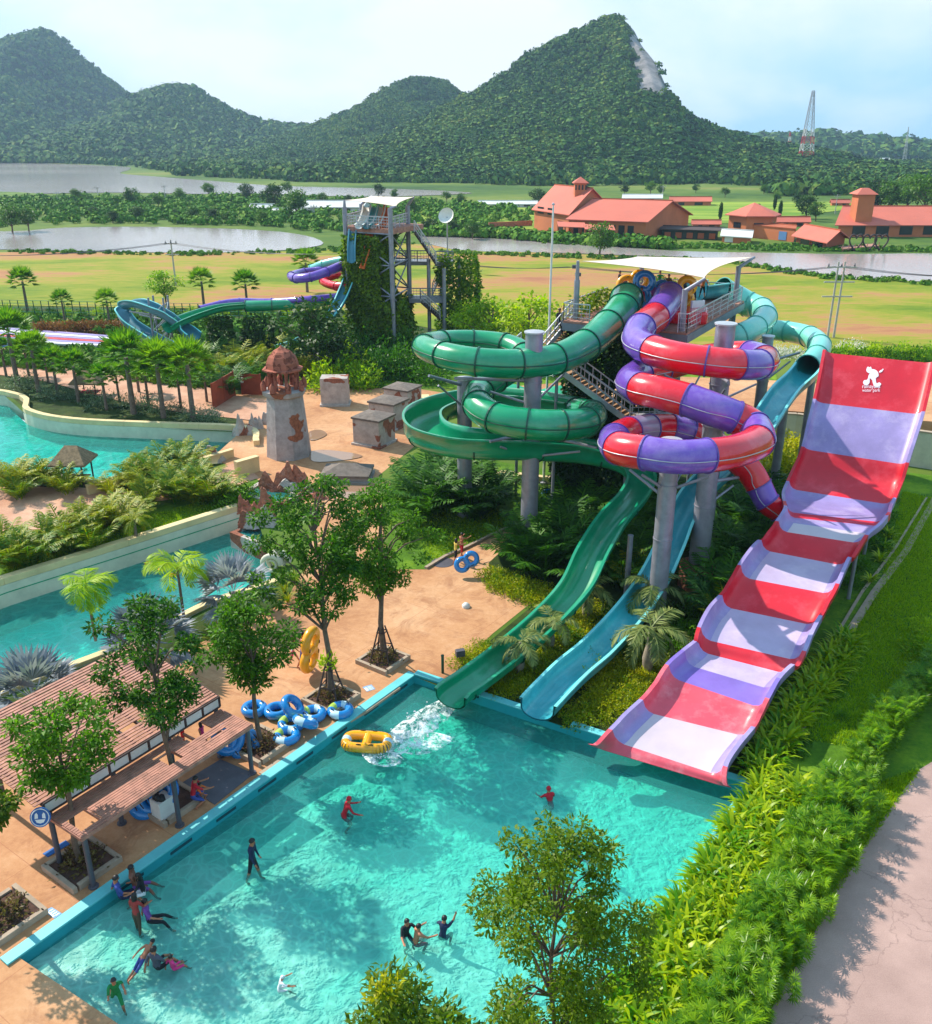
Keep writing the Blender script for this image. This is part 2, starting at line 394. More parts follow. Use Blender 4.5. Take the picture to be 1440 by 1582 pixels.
# ------------------------------------------------------------------ water
def water_mat(name, tint, scale, bumps, lo=.62, net=.5, rough=.06):
    t = NT(name); p = t.pos()
    w = t.noise(scale * .5, 3, .5, p, .3); vd = t.n('ShaderNodeVectorMath', operation='MULTIPLY_ADD')
    nv = t.n('ShaderNodeTexNoise'); nv.inputs['Scale'].default_value = scale * .9; t.l(p, nv.inputs['Vector'])
    t.l(nv.outputs['Color'], vd.inputs[0]); vd.inputs[1].default_value = (.9, .9, .9); t.l(p, vd.inputs[2])
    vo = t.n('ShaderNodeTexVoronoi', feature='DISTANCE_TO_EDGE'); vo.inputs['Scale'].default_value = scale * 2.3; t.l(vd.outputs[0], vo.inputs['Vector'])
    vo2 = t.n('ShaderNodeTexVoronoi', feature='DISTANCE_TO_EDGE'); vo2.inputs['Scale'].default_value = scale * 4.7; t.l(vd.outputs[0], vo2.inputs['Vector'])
    c1 = t.ramp(vo.outputs['Distance'], [(0, (1, 1, 1)), (.12, (net,) * 3), (.6, (net * .85,) * 3)])  # caustic light put into the transparency colour as a bright net
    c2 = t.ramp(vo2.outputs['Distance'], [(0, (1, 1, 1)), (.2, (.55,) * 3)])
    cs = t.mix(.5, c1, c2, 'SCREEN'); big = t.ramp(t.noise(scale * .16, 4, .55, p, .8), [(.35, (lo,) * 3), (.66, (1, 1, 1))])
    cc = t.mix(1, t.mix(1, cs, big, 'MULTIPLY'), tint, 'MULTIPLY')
    tr = t.n('ShaderNodeBsdfTransparent'); t.l(cc, tr.inputs[0])
    gl = t.n('ShaderNodeBsdfGlossy'); gl.inputs['Roughness'].default_value = rough
    h = t.math('ADD', t.noise(scale * 1.6, 4, .6, p, .5), t.math('MULTIPLY', t.noise(scale * 5, 2, .5, p), .25))
    t.l(t.bump(h, bumps, .25), gl.inputs['Normal'])
    df = t.n('ShaderNodeBsdfDiffuse'); df.inputs[0].default_value = (tint[0] * .12, tint[1] * .78, tint[2] * .72, 1)
    m1 = t.n('ShaderNodeMixShader'); m1.inputs[0].default_value = .16; t.l(tr.outputs[0], m1.inputs[1]); t.l(df.outputs[0], m1.inputs[2])
    fr = t.n('ShaderNodeFresnel'); fr.inputs[0].default_value = 1.33; t.l(t.bump(h, bumps, .25), fr.inputs['Normal'])
    m2 = t.n('ShaderNodeMixShader'); t.l(fr.outputs[0], m2.inputs[0]); t.l(m1.outputs[0], m2.inputs[1]); t.l(gl.outputs[0], m2.inputs[2])
    t.surf(m2.outputs[0]); return t
def body_of_water(name, poly, top, bottom, mt, label, vol, dens):
    mb = MB(); mb.prism(poly, bottom, top)
    va = mt.n('ShaderNodeVolumeAbsorption'); va.inputs[0].default_value = (*vol, 1); va.inputs[1].default_value = dens
    mt.l(va.outputs[0], mt.out.inputs['Volume'])
    o = link(name, mb.mesh(name, mt.m)); return tag(o, label, None, None, 'structure')
def lake_mat():
    t = NT('lake_water'); b = t.bsdf(.12, .5); p = t.pos()
    t.l(t.ramp(t.noise(.012, 3, .5, t.mapv(p, (.4, 1, 1))), [(.35, lin((150, 140, 138))), (.7, lin((186, 172, 168)))]), b.inputs['Base Color'])
    t.l(t.bump(t.noise(1.2, 3, .6, p), .35, .15), b.inputs['Normal']); t.surf(b.outputs[0]); return t.m
LAKE = lake_mat()
# ------------------------------------------------------------------ ground materials
def ground_mat(name, stops, scale, fine=2.0, bump=.25, bs=6, speck=None, stretch=(1, 1, 1), rough=.95):
    t = NT(name); b = t.bsdf(rough, .2); p = t.mapv(t.pos(), stretch)
    a = t.math('ADD', t.math('MULTIPLY', t.noise(scale, 7, .65, p, .3), .75), t.math('MULTIPLY', t.noise(fine, 4, .7, p), .25))
    col = t.ramp(a, [(q, lin(c)) for q, c in stops])
    if speck: col = t.mix(t.ramp(t.noise(speck[0], 5, .7, p), [(speck[1], (0, 0, 0)), (speck[1] + .1, (speck[3],) * 3)]), col, lin(speck[2]))
    t.l(col, b.inputs['Base Color']); t.l(t.bump(t.noise(bs, 5, .7, p), bump, .1), b.inputs['Normal']); t.surf(b.outputs[0]); return t.m
GR_FAR = ground_mat('far_ground', [(.36, (42, 72, 26)), (.47, (74, 100, 32)), (.57, (104, 118, 44)), (.68, (140, 118, 72))], .008, .12, .2, .6, stretch=(1, 1.6, 1))
GR_FIELD = ground_mat('field_grass', [(.38, (88, 114, 22)), (.47, (124, 132, 34)), (.52, (146, 134, 52)), (.57, (166, 120, 78)), (.66, (150, 96, 72))], .035, .5, .3, 4, stretch=(.55, 1.5, 1))
GR_LAWN = ground_mat('lawn', [(.33, (40, 70, 14)), (.5, (80, 118, 22)), (.64, (122, 150, 30)), (.78, (136, 118, 60))], .35, 5, .5, 25)
GR_SCRUB = ground_mat('scrub_ground', [(.35, (46, 76, 26)), (.5, (84, 112, 40)), (.65, (126, 136, 60))], .06, 1.2, .4, 3)
GR_PLANT = ground_mat('planting_soil', [(.35, (30, 44, 18)), (.55, (56, 74, 26)), (.7, (84, 70, 44))], .8, 5, .4, 12)
def paving_mat():
    t = NT('sand_paving'); b = t.bsdf(.85, .3); p = t.pos()
    n = t.math('ADD', t.math('MULTIPLY', t.noise(.18, 6, .6, p, .4), .7), t.math('MULTIPLY', t.noise(3.2, 5, .75, p), .3))
    col = t.ramp(n, [(.36, lin((160, 108, 72))), (.5, lin((186, 136, 96))), (.64, lin((202, 158, 120)))])
    st = t.ramp(t.noise(.55, 8, .75, p, 1.2), [(.5, (0, 0, 0)), (.7, (.75, .75, .75))]); col = t.mix(st, col, lin((142, 92, 64)))
    br = t.n('ShaderNodeTexBrick'); br.offset = 0; br.inputs['Scale'].default_value = 1; br.inputs['Mortar Size'].default_value = .012; br.inputs['Brick Width'].default_value = 3.4; br.inputs['Row Height'].default_value = 3.4
    br.inputs['Color1'].default_value = (0, 0, 0, 1); br.inputs['Color2'].default_value = (0, 0, 0, 1); br.inputs['Mortar'].default_value = (.7, .7, .7, 1)
    t.l(t.mapv(p, (1, 1, 1), (0, 0, R(35))), br.inputs['Vector']); col = t.mix(br.outputs[0], col, lin((160, 104, 74)))
    t.l(col, b.inputs['Base Color']); t.l(t.bump(t.noise(14, 4, .7, p), .2, .03), b.inputs['Normal'])
    t.surf(b.outputs[0]); return t.m
PAVE = paving_mat()
GR_PATH = ground_mat('pink_path', [(.35, (172, 122, 98)), (.6, (202, 158, 132))], .4, 6, .2, 14)
def road_mat():
    t = NT('asphalt_road'); b = t.bsdf(.9, .3); p = t.pos()
    n = t.math('ADD', t.math('MULTIPLY', t.noise(.4, 5, .6, p), .6), t.math('MULTIPLY', t.noise(30, 3, .8, p), .4))
    col = t.ramp(n, [(.35, lin((148, 120, 112))), (.65, lin((186, 154, 144)))])
    vo = t.n('ShaderNodeTexVoronoi', feature='DISTANCE_TO_EDGE'); vo.inputs['Scale'].default_value = .16
    ds = t.n('ShaderNodeVectorMath', operation='MULTIPLY_ADD'); nn = t.n('ShaderNodeTexNoise'); nn.inputs['Scale'].default_value = 1.4; nn.inputs['Detail'].default_value = 6
    t.l(p, nn.inputs['Vector']); t.l(nn.outputs['Color'], ds.inputs[0]); ds.inputs[1].default_value = (1.2, 1.2, 1.2); t.l(p, ds.inputs[2]); t.l(ds.outputs[0], vo.inputs['Vector'])
    col = t.mix(t.ramp(vo.outputs['Distance'], [(0, (.45, .45, .45)), (.004, (0, 0, 0))]), col, lin((110, 88, 84)))
    t.l(col, b.inputs['Base Color']); t.l(t.bump(t.noise(45, 3, .8, p), .4, .02), b.inputs['Normal']); t.surf(b.outputs[0]); return t.m
ROAD = road_mat()
# ------------------------------------------------------------------ outlines (metres on the ground)
U = Vector((10.2, 14.24)).normalized(); V2 = Vector((U.y, -U.x))          # along the pool, across the pool
NL = Vector((-12.39, 18.54)); PT = NL + U * 17.5; V2 = (Vector((9.76, 25.74)) - PT).normalized(); PR = PT + V2 * 13.87; PB = NL + V2 * 13.87
POOL = [NL, PT, PR, PB]
RIVER = gp([(-200, 985), (8, 905), (200, 845), (372, 790), (398, 800), (420, 880), (430, 903), (330, 935), (180, 1010), (8, 1075), (-200, 1160)])
WAVE = gp([(-260, 585), (8, 612), (40, 640), (110, 655), (250, 662), (378, 668), (392, 690), (330, 722), (300, 712), (190, 748), (130, 742), (60, 728), (-60, 730), (-260, 760)])
ROADP = gp([(1620, 1100), (1470, 1160), (1420, 1190), (1360, 1270), (1320, 1330), (1290, 1370), (1255, 1450), (1180, 1580), (1130, 1680), (2100, 1680), (2100, 1100)])
CORE = [(-60, -6), (-60, 110), (90, 110), (90, -6)]
big = [(-2600, -60), (2600, -60), (2600, 2290), (-2600, 2290)]
sheet('ground', big, [POOL, RIVER, WAVE], 0, GR_FAR)
PLAZA = gp([(-400, 1300), (-200, 1130), (8, 1120), (140, 1055), (250, 1015), (330, 985), (400, 950), (440, 930), (470, 880), (495, 790), (440, 762), (400, 742), (345, 716), (330, 705),
            (380, 660), (350, 640), (335, 612), (420, 590), (480, 600), (560, 600), (640, 600), (720, 612), (690, 640), (640, 690), (585, 735), (590, 790), (600, 880), (660, 880), (722, 848), (785, 818), (800, 828), (760, 880), (760, 905), (825, 928),
            (760, 980), (710, 1030), (690, 1066), (648, 1040)]) + [PT, NL, NL + V2 * 1.5, PB + V2 * .0, (-.2, 6), (-30, 4)]
sheet('plaza_paving', PLAZA, [], .008, PAVE)
sheet('path_paving', gp([(-200, 752), (8, 752), (110, 752), (200, 760), (300, 735), (372, 712), (400, 738), (330, 764), (230, 776), (170, 795), (90, 822), (8, 830), (-200, 850)]), [], .008, GR_PATH)
sheet('sand_path', smoothpoly(gp([(-60, 538), (60, 545), (180, 572), (280, 585), (350, 610), (420, 622), (420, 650), (340, 645), (240, 632), (150, 612), (60, 588), (-60, 570)])), [], .07, GR_PATH)
sheet('sand_yard', gp([(700, 640), (980, 640), (1200, 640), (1200, 588), (1000, 580), (880, 590), (760, 600)]), [], .008, PAVE)
lawnR = gp([(1160, 700), (1440, 735), (1700, 760), (1620, 1100), (1470, 1160), (1420, 1190), (1360, 1270), (1320, 1330), (1290, 1370), (1255, 1450), (1180, 1580), (1130, 1680), (900, 1680)]) + [PB, PR]
sheet('lawn', lawnR, [], .004, GR_LAWN)
sheet('lawn', gp([(600, 770), (640, 700), (690, 700), (900, 735), (900, 790), (800, 828), (785, 818), (722, 848), (660, 880), (600, 880)]), [], .004, GR_LAWN)
sheet('lawn', gp([(480, 600), (470, 560), (700, 520), (1200, 560), (1200, 588), (1000, 580), (760, 600), (640, 600)]), [], .004, GR_LAWN)
sheet('planting_bed', gp([(690, 1066), (710, 1030), (830, 930), (760, 905), (755, 870), (800, 828), (880, 745), (900, 720), (1200, 700)]) + [PR, PT], [], .006, GR_PLANT)
sheet('planting_bed', gp([(-200, 850), (8, 830), (170, 795), (330, 764), (400, 742), (372, 782), (200, 838), (8, 898), (-200, 975)]), [], .006, GR_LAWN)
sheet('planting_bed', gp([(-200, 1170), (8, 1082), (180, 1017), (330, 942), (430, 910), (440, 930), (400, 950), (330, 985), (140, 1055), (8, 1120), (-200, 1130)]), [], .006, GR_PLANT)
sheet('planting_bed', gp([(-200, 725), (60, 736), (130, 750), (190, 756), (300, 720), (345, 716), (300, 735), (200, 760), (110, 752), (-200, 752)]), [], .006, GR_PLANT)
sheet('planting_bed', gp([(-300, 470), (530, 480), (700, 515), (480, 560), (480, 600), (335, 612), (376, 655), (250, 656), (110, 650), (40, 632), (8, 605), (-300, 575)]), [], .004, GR_PLANT)
sheet('road', ROADP, [], .008, ROAD)
sheet('field', gp([(-500, 392), (8, 390), (250, 391), (500, 388), (560, 372), (680, 380), (860, 392), (1130, 402), (1250, 425), (1440, 437), (1900, 445), (1900, 545), (1280, 545), (700, 515), (530, 480), (-500, 465)]), [], .03, GR_FIELD)
# far water: ponds, the river bend and the lake
LK = [('pond', [(-200, 352), (8, 358), (100, 352), (250, 351), (400, 356), (470, 364), (500, 376), (470, 384), (400, 389), (300, 391), (150, 389), (8, 386), (-200, 384)]),
      ('canal', [(650, 366), (760, 369), (830, 372), (900, 378), (1040, 388), (1180, 391), (1300, 393), (1440, 392), (1700, 392), (1700, 450), (1440, 436), (1320, 432), (1230, 420), (1120, 401), (1000, 396), (860, 391), (700, 386)]),
      ('lake', [(-300, 253), (8, 252), (180, 257), (200, 262), (185, 268), (240, 273), (330, 280), (420, 287), (520, 290), (600, 292), (680, 295), (730, 299), (640, 303), (560, 305), (420, 300), (300, 300), (180, 298), (60, 300), (8, 307), (-300, 310)])]
for nm, pl in LK: sheet(nm, smoothpoly(gp(pl), 3), [], .12 if nm == 'lake' else .06, LAKE)
sheet('islet', smoothpoly(gp([(-100, 296), (8, 297), (50, 299), (62, 301), (20, 305), (8, 306), (-100, 310)]), 3), [], .2, GR_SCRUB)
sheet('vineyard_field', gp([(640, 318), (860, 322), (1090, 312), (1330, 312), (1300, 325), (1150, 345), (1040, 345), (830, 355), (640, 350)]), [], .05, ground_mat('vineyard', [(.4, (88, 124, 30)), (.6, (150, 162, 60))], .05, 2, .3, 3, stretch=(.3, 3, 1)))
# ------------------------------------------------------------------ main pool
WZ = -.32
def floorz(p):                                # beach end shallow, slide end deep
    a = (Vector((p[0], p[1])) - NL).dot(U); return -.37 - min(1, max(0, a / 13)) ** 1.2 * .85
fm = NT('pool_floor_paint'); b = fm.bsdf(.6, .3); p = fm.pos()
n1 = fm.noise(.35, 5, .6, p, .6)
col = fm.ramp(n1, [(.35, lin((170, 246, 230))), (.65, lin((236, 254, 244)))])
fm.l(col, b.inputs['Base Color']); fm.surf(b.outputs[0])
nu, nv = 40, 30; vs = []; fs = []
for i in range(nu + 1):
    for j in range(nv + 1):
        q = NL + U * (17.5 * i / nu) + V2 * (13.87 * j / nv); vs.append((q.x, q.y, floorz(q)))
fs = [(i * (nv + 1) + j, i * (nv + 1) + j + 1, (i + 1) * (nv + 1) + j + 1, (i + 1) * (nv + 1) + j) for i in range(nu) for j in range(nv)]
mb = MB(); mb.add(vs, fs); tag(link('pool_floor', mb.mesh('pool_floor', fm.m)), kind='structure')
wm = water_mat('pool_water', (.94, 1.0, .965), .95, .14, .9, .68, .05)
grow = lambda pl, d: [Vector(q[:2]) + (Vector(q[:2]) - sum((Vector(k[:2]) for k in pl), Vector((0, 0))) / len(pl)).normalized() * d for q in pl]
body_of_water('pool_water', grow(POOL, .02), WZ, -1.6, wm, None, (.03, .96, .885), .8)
# rim walls of the pool: inner face with overflow slots, pale cap
def wall_run(mb, a, b, z0, z1, w, side=1):
    a, b = Vector(a[:2]), Vector(b[:2]); d = (b - a).normalized(); n = Vector((-d.y, d.x)) * w * side
    mb.prism([a, b, b + n, a + n], z0, z1); return mb
t = T('pool_wall', 'long cyan pool wall with dark overflow slots and pale cap below the pergola', 'pool wall', (*NL, 0))
mb = MB(); wall_run(mb, NL - U * .3, PT + U * .0, -1.5, .02, .34); mb.build('wall', 'pool_cyan', t)
mb = MB(); wall_run(mb, NL - U * .35 + V2 * .03, PT + U * .1 + V2 * .03, .022, .09, .4); mb.build('cap', 'pool_cap', t, bevel=.012)
for k in range(9):
    c = NL + U * (17.1 - k * 1.86) - U * .9; mb = MB()
    if k > 7: continue
    mb.prism([c + V2 * .0, c + U * .85, c + U * .85 + V2 * .012, c + V2 * .012], -.2, -.09); mb.build('overflow_slot', 'slot_dark', t)
e1 = G(690, 1066); e2 = G(738, 1062); e3 = G(800, 1092); e4 = G(868, 1112); e5 = G(940, 1140)
def endwall(a, b, label):
    t = T('pool_wall', label, 'pool wall', (a[0], a[1], 0)); mb = MB(); wall_run(mb, a, b, -1.5, .1, .3); mb.build('wall', 'pool_cyan', t)
    mb = MB(); wall_run(mb, Vector(a[:2]) + V2 * 0 - U * .02, Vector(b[:2]) - U * .02, .102, .16, .34); mb.build('cap', 'pool_cap', t, bevel=.012)
L1 = lambda s: PT + V2 * s
wl_ = T('pool_sill', 'low cyan sill closing the slide end of the pool beneath the flume mouths', 'pool wall', (*PT, 0)); mb = MB(); wall_run(mb, PT + U * .004, PR + U * .004, -1.6, -.02, .6); mb.build('sill', 'pool_cyan', wl_)
endwall(L1(0), L1(2.0), 'short cyan end wall in the pool corner left of the green flume')
endwall(L1(3.15), L1(5.2), 'cyan end wall between the green flume and the turquoise flume')
endwall(L1(7.2), L1(8.6), 'cyan end wall between the turquoise flume and the striped slide')
endwall(L1(12.75), L1(13.9), 'short cyan end wall right of the striped slide')
t = T('pool_wall', 'cyan side wall of the pool along the strap leaf hedge', 'pool wall', (PR.x, PR.y, 0))
mb = MB(); wall_run(mb, PB, PR + U * .3, -1.5, .02, .3, -1); mb.build('wall', 'pool_cyan', t)
mb = MB(); wall_run(mb, PB - V2 * .02, PR + U * .32 - V2 * .02, .022, .08, .34, -1); mb.build('cap', 'pool_cap', t, bevel=.012)
mb = MB(); wall_run(mb, NL - U * .02, PB - U * .02, -1.4, -.02, .3, -1)
single('pool_step', mb, 'kerb', 'tan paved step along the shallow beach end of the pool', 'step', bevel=.01)
# ------------------------------------------------------------------ river channel and wave pool
body_of_water('river_water', grow(RIVER, .05), -1.15, -3.2, water_mat('river_water', (.8, 1, .98), .5, .18, .8, .62), None, (.03, .92, .9), .6)
body_of_water('wave_pool_water', grow(WAVE, .05), -.9, -2.6, water_mat('wave_water', (.86, 1, .98), .4, .18, .85, .62), None, (.03, .95, .92), .8)
for nm, pl, z in (('river_floor', RIVER, -2.6), ('wave_pool_floor', WAVE, -1.75)):
    o = sheet(nm, grow(pl, .06), [], z, M['pool_floor'] if 'pool_floor' in M else fm.m)
def ribbon(pts, z0, z1, w, mb=None, closed=False):
    """mitred wall along pts (to the left of the walk)"""
    mb = mb or MB(); pts = [Vector(p[:2]) for p in pts]; off = []
    for i, p in enumerate(pts):
        a = pts[i - 1] if i else p - (pts[1] - p); b2 = pts[i + 1] if i < len(pts) - 1 else p + (p - pts[i - 1])
        d1 = (p - a).normalized(); d2 = (b2 - p).normalized(); n = Vector((-(d1 + d2).y, (d1 + d2).x)).normalized(); k = w / max(.4, n.dot(Vector((-d1.y, d1.x)))); off.append(p + n * k)
    for i in range(len(pts) - 1): mb.prism([pts[i], pts[i + 1], off[i + 1], off[i]], z0, z1)
    return mb
t = T('channel_wall', 'long cream wall along the far bank of the lower river channel', 'wall', tuple(G(200, 845)))
w = [RIVER[i] for i in (0, 1, 2, 3)]
ribbon(w, -2.7, .05, .45).build('wall', 'cream_pale', t); ribbon(w, .052, .42, .5).build('coping', 'cream', t, bevel=.03)
ribbon([Vector(q[:2]) + Vector((.3, -.95)).normalized() * .012 for q in w], -.42, -.36, .01).build('tile_line', 'green_flume', t)
t = T('channel_wall', 'low cream kerb wall along the near bank of the lower river channel', 'wall', tuple(G(200, 1000)))
w = [RIVER[i] for i in (10, 9, 8, 7, 6)][::1]
ribbon(w, -2.7, .04, .35, None).build('wall', 'cream_pale', t); ribbon(w, .042, .22, .4).build('coping', 'cream', t, bevel=.03)
t = T('channel_wall', 'curved cream wall along the far side of the wave pool', 'wall', tuple(G(200, 655)))
w = smoothpoly(WAVE, 1)[0:7]; w = [WAVE[i] for i in range(7)]; w = [Vector(q) for q in spline([tuple(q[:2]) for q in w], 5)]
ribbon(w, -1.8, .05, .4).build('wall', 'cream_pale', t); ribbon(w, .052, .45, .46).build('coping', 'cream', t, bevel=.03)
t = T('channel_wall', 'low pale kerb along the near edge of the wave pool', 'wall', tuple(G(200, 745)))
w = [WAVE[i] for i in range(8, 14)]
ribbon(w, -1.8, .1, .35).build('wall', 'kerb', t)
# ------------------------------------------------------------------ hills
def hill(name, sil, Dd, front, back, res=(130, 60), seed=1, rock=None):
    """sil: skyline (px, py) of the hill seen at distance Dd; the land falls off in front and behind"""
    xs = [P(a, b_, Dd).x for a, b_ in sil]; zs = [max(0, P(a, b_, Dd).z) for a, b_ in sil]
    X = np.linspace(xs[0], xs[-1], res[0]); H = np.interp(X, xs, zs); Y = np.linspace(Dd - front, Dd + back, res[1])
    XX, YY = np.meshgrid(X, Y); HH = np.interp(XX + 0, xs, zs)
    rs = np.random.RandomState(seed); ph = rs.rand(12) * 6.28; nz = 0
    for k in range(6): nz = nz + np.sin(XX / (22 + 17 * k) + ph[k] + .6 * np.sin(YY / 45 + ph[k])) * np.cos(YY / (26 + 13 * k) + ph[k + 6]) / 6
    tt = np.where(YY < Dd, (Dd - YY) / front, (YY - Dd) / back); fall = (1 - np.clip(tt, 0, 1) ** 1.15); fall = fall ** 1.35
    Z = HH * fall * (1 + .42 * nz * np.clip(tt * 3, 0, 1)) - 1.5
    Vv = np.stack([XX, YY, Z], -1).reshape(-1, 3); nx = res[0]
    q = [(j * nx + i, j * nx + i + 1, (j + 1) * nx + i + 1, (j + 1) * nx + i) for j in range(res[1] - 1) for i in range(nx - 1)]
    mi = None
    if rock: mi = [1 if rock(*Vv[a]) else 0 for a, *_ in q]
    me = npmesh(name, Vv, quads=q, mats=(GR_HILL, ROCK), midx=mi, smooth=True)
    o = link(name, me); tag(o, kind='structure')
    return (X, Y, Z)
GR_HILL = ground_mat('hill_ground', [(.35, (24, 44, 20)), (.55, (44, 66, 28)), (.72, (84, 84, 50))], .03, .2, .4, 1)
ROCK = ground_mat('limestone', [(.34, (62, 70, 60)), (.46, (116, 112, 112)), (.6, (156, 148, 146)), (.72, (104, 90, 78))], .05, .25, 1, .4, stretch=(1, 1, .35))
HL = {}
def cliff(x, y, z):
    fwd = y * CP - (z - CAMH) * SP; px = 720 + F * x / fwd; py = 791 - F * (y * SP + (z - CAMH) * CP) / fwd
    return px > 973 + (py - 36) * .15 + 4 * math.sin(py * .16) + 3 * math.sin(py * .5) and py < 150 and px < 1050 and y < 860
HL['a'] = hill('hill', [(-420, 225), (-260, 150), (-120, 90), (8, 68), (40, 58), (75, 50), (100, 62), (130, 95), (165, 122), (200, 152), (240, 175), (330, 205), (420, 225)], 1500, 520, 500, seed=2)
HL['b'] = hill('hill', [(120, 225), (180, 175), (215, 152), (240, 142), (270, 133), (300, 137), (335, 158), (370, 178), (410, 192), (455, 196), (500, 200), (560, 225)], 1330, 420, 400, seed=3)
HL['c'] = hill('hill', [(420, 222), (490, 196), (520, 183), (550, 172), (580, 150), (610, 132), (650, 121), (690, 127), (705, 140), (740, 165), (800, 190), (900, 225)], 1080, 300, 300, seed=4)
HL['d'] = hill('hill', [(540, 240), (620, 205), (680, 172), (720, 152), (760, 130), (793, 108), (800, 96), (825, 84), (850, 70), (900, 47), (920, 38), (940, 28), (966, 28), (980, 44), (988, 75), (993, 100), (1000, 130), (1006, 148), (1040, 178), (1090, 203), (1150, 219), (1230, 232)], 800, 300, 260, res=(300, 90), seed=5, rock=lambda x, y, z: cliff(x, y, z))
HL['e'] = hill('hill', [(1000, 238), (1120, 220), (1200, 213), (1280, 212), (1340, 220), (1440, 232), (1700, 238)], 1500, 400, 400, seed=6)
HL['f'] = hill('hill', [(-500, 226), (0, 222), (500, 208), (900, 214), (1300, 224), (1500, 230), (2000, 226)], 1850, 400, 400, seed=8)
def hillz(k, x, y):
    X, Y, Z = HL[k]; i = int(np.clip(np.searchsorted(X, x), 1, len(X) - 1)); j = int(np.clip(np.searchsorted(Y, y), 1, len(Y) - 1)); return Z[j, i]
# far-off forest: one mass of crowns per hill
def ico(sub=1):
    bm = bmesh.new(); bmesh.ops.create_icosphere(bm, subdivisions=sub, radius=1); bm.verts.ensure_lookup_table()
    v = np.array([q.co[:] for q in bm.verts]); f = np.array([[q.index for q in t.verts] for t in bm.faces]); bm.free(); return v, f
def crowns(name, pts, sizes, mat, label, sub=2, seed=1, kind='stuff', squash=.8):
    """every crown a dome of small leaf clump faces"""
    rs = np.random.RandomState(seed); nq = {1: 36, 2: 60}[sub]; variants = []
    for k in range(8):
        d = rs.randn(nq, 3); d /= np.linalg.norm(d, axis=1, keepdims=True); d[:, 2] = np.abs(d[:, 2]) * 1.1 - .2; ph = rs.rand(2) * 6.28
        c = d * (.72 + .25 * np.sin(3 * np.arctan2(d[:, 1:2], d[:, 0:1]) + ph[0]) * np.cos(4 * d[:, 2:3] + ph[1]) + .12 * rs.randn(nq, 1)) * [1, 1, squash]
        n = d + rs.randn(nq, 3) * .22; n /= np.linalg.norm(n, axis=1, keepdims=True); a = np.cross(n, rs.randn(nq, 3)); a /= np.linalg.norm(a, axis=1, keepdims=True); b = np.cross(n, a); w = rs.uniform(.16, .34, (nq, 1)) * (1.15 if sub == 1 else .85)
        variants.append(np.stack([c - a * w, c - b * w * .8, c + a * w * .9, c + b * w], 1).reshape(-1, 3))
    A = np.array(pts); S = np.array(sizes)[:, None, None]; V = np.array(variants)[rs.randint(8, size=len(pts))] * S + A[:, None, :]
    me = npmesh(name, V.reshape(-1, 3), quads=np.arange(len(pts) * nq * 4).reshape(-1, 4), mats=(mat,)); return tag(link(name, me), label, None, None, kind)
def forest_mat(name, stops, scale=.07):
    t = NT(name); b = t.bsdf(.8, .15); g = t.n('ShaderNodeNewGeometry'); p = t.pos()
    f = t.math('ADD', t.math('ADD', t.math('MULTIPLY', g.outputs['Random Per Island'], .2), t.math('MULTIPLY', t.noise(scale, 5, .8, p), .6)), t.math('MULTIPLY', t.noise(scale * .2, 3, .6, p), .35))
    t.l(t.ramp(f, [(q, lin(c)) for q, c in stops]), b.inputs['Base Color']); t.surf(b.outputs[0]); return t.m
FOR = forest_mat('forest_crowns', [(.34, (12, 42, 24)), (.48, (34, 74, 28)), (.6, (66, 104, 34)), (.72, (106, 126, 42)), (.88, (134, 110, 60))])
FOR2 = forest_mat('scrub_crowns', [(.3, (34, 78, 18)), (.55, (76, 122, 30)), (.85, (136, 158, 48))], .25)
rs = np.random.RandomState(11)
def cover(k, n, smin, smax, seed, cond=None, ymax=60):
    X, Y, Z = HL[k]; pts = []; sz = []; Dd = Y[0]; r = np.random.RandomState(seed)
    ysel = Y[Z.max(axis=1).argmax()] + ymax
    while len(pts) < n:
        x = r.uniform(X[0], X[-1]); y = r.uniform(Y[0], ysel); z = hillz(k, x, y)
        if z < -1.2 or (cond and not cond(x, y, z, r)): continue
        s = r.uniform(smin, smax) * (1 if r.rand() > .12 else 1.35); pts.append((x, y, z + s * .35)); sz.append(s)
    return pts, sz
for k, n, a, b_, c in (('a', 11000, 4.4, 8, None), ('b', 6500, 4, 7.5, None), ('c', 8000, 2.8, 5.4, None),
                    ('d', 19000, 2.1, 4.9, lambda x, y, z, r: not (cliff(x + 5, y, z) or cliff(x, y, z)) or r.rand() < .03), ('e', 1200, 8, 13, None), ('f', 1500, 10, 18, None)):
    p_, s_ = cover(k, n, a, b_, ord(k), c); crowns('hill_forest', p_, s_, FOR, 'dense dark green forest covering a hill', 1 if k in 'abef' else 2, ord(k))

# the air: pale haze round the whole place
hz = NT('haze_air'); pv = hz.n('ShaderNodeVolumePrincipled'); pv.inputs['Color'].default_value = (.50, .74, 1.0, 1); pv.inputs['Density'].default_value = .00017; pv.inputs['Anisotropy'].default_value = .2
hz.l(pv.outputs[0], hz.out.inputs['Volume']); mb = MB(); mb.box((0, 1098, 118), (5100, 2396, 244)); tag(link('haze', mb.mesh('haze', hz.m)), 'thin blue haze over the plain and hills', None, None, 'stuff')
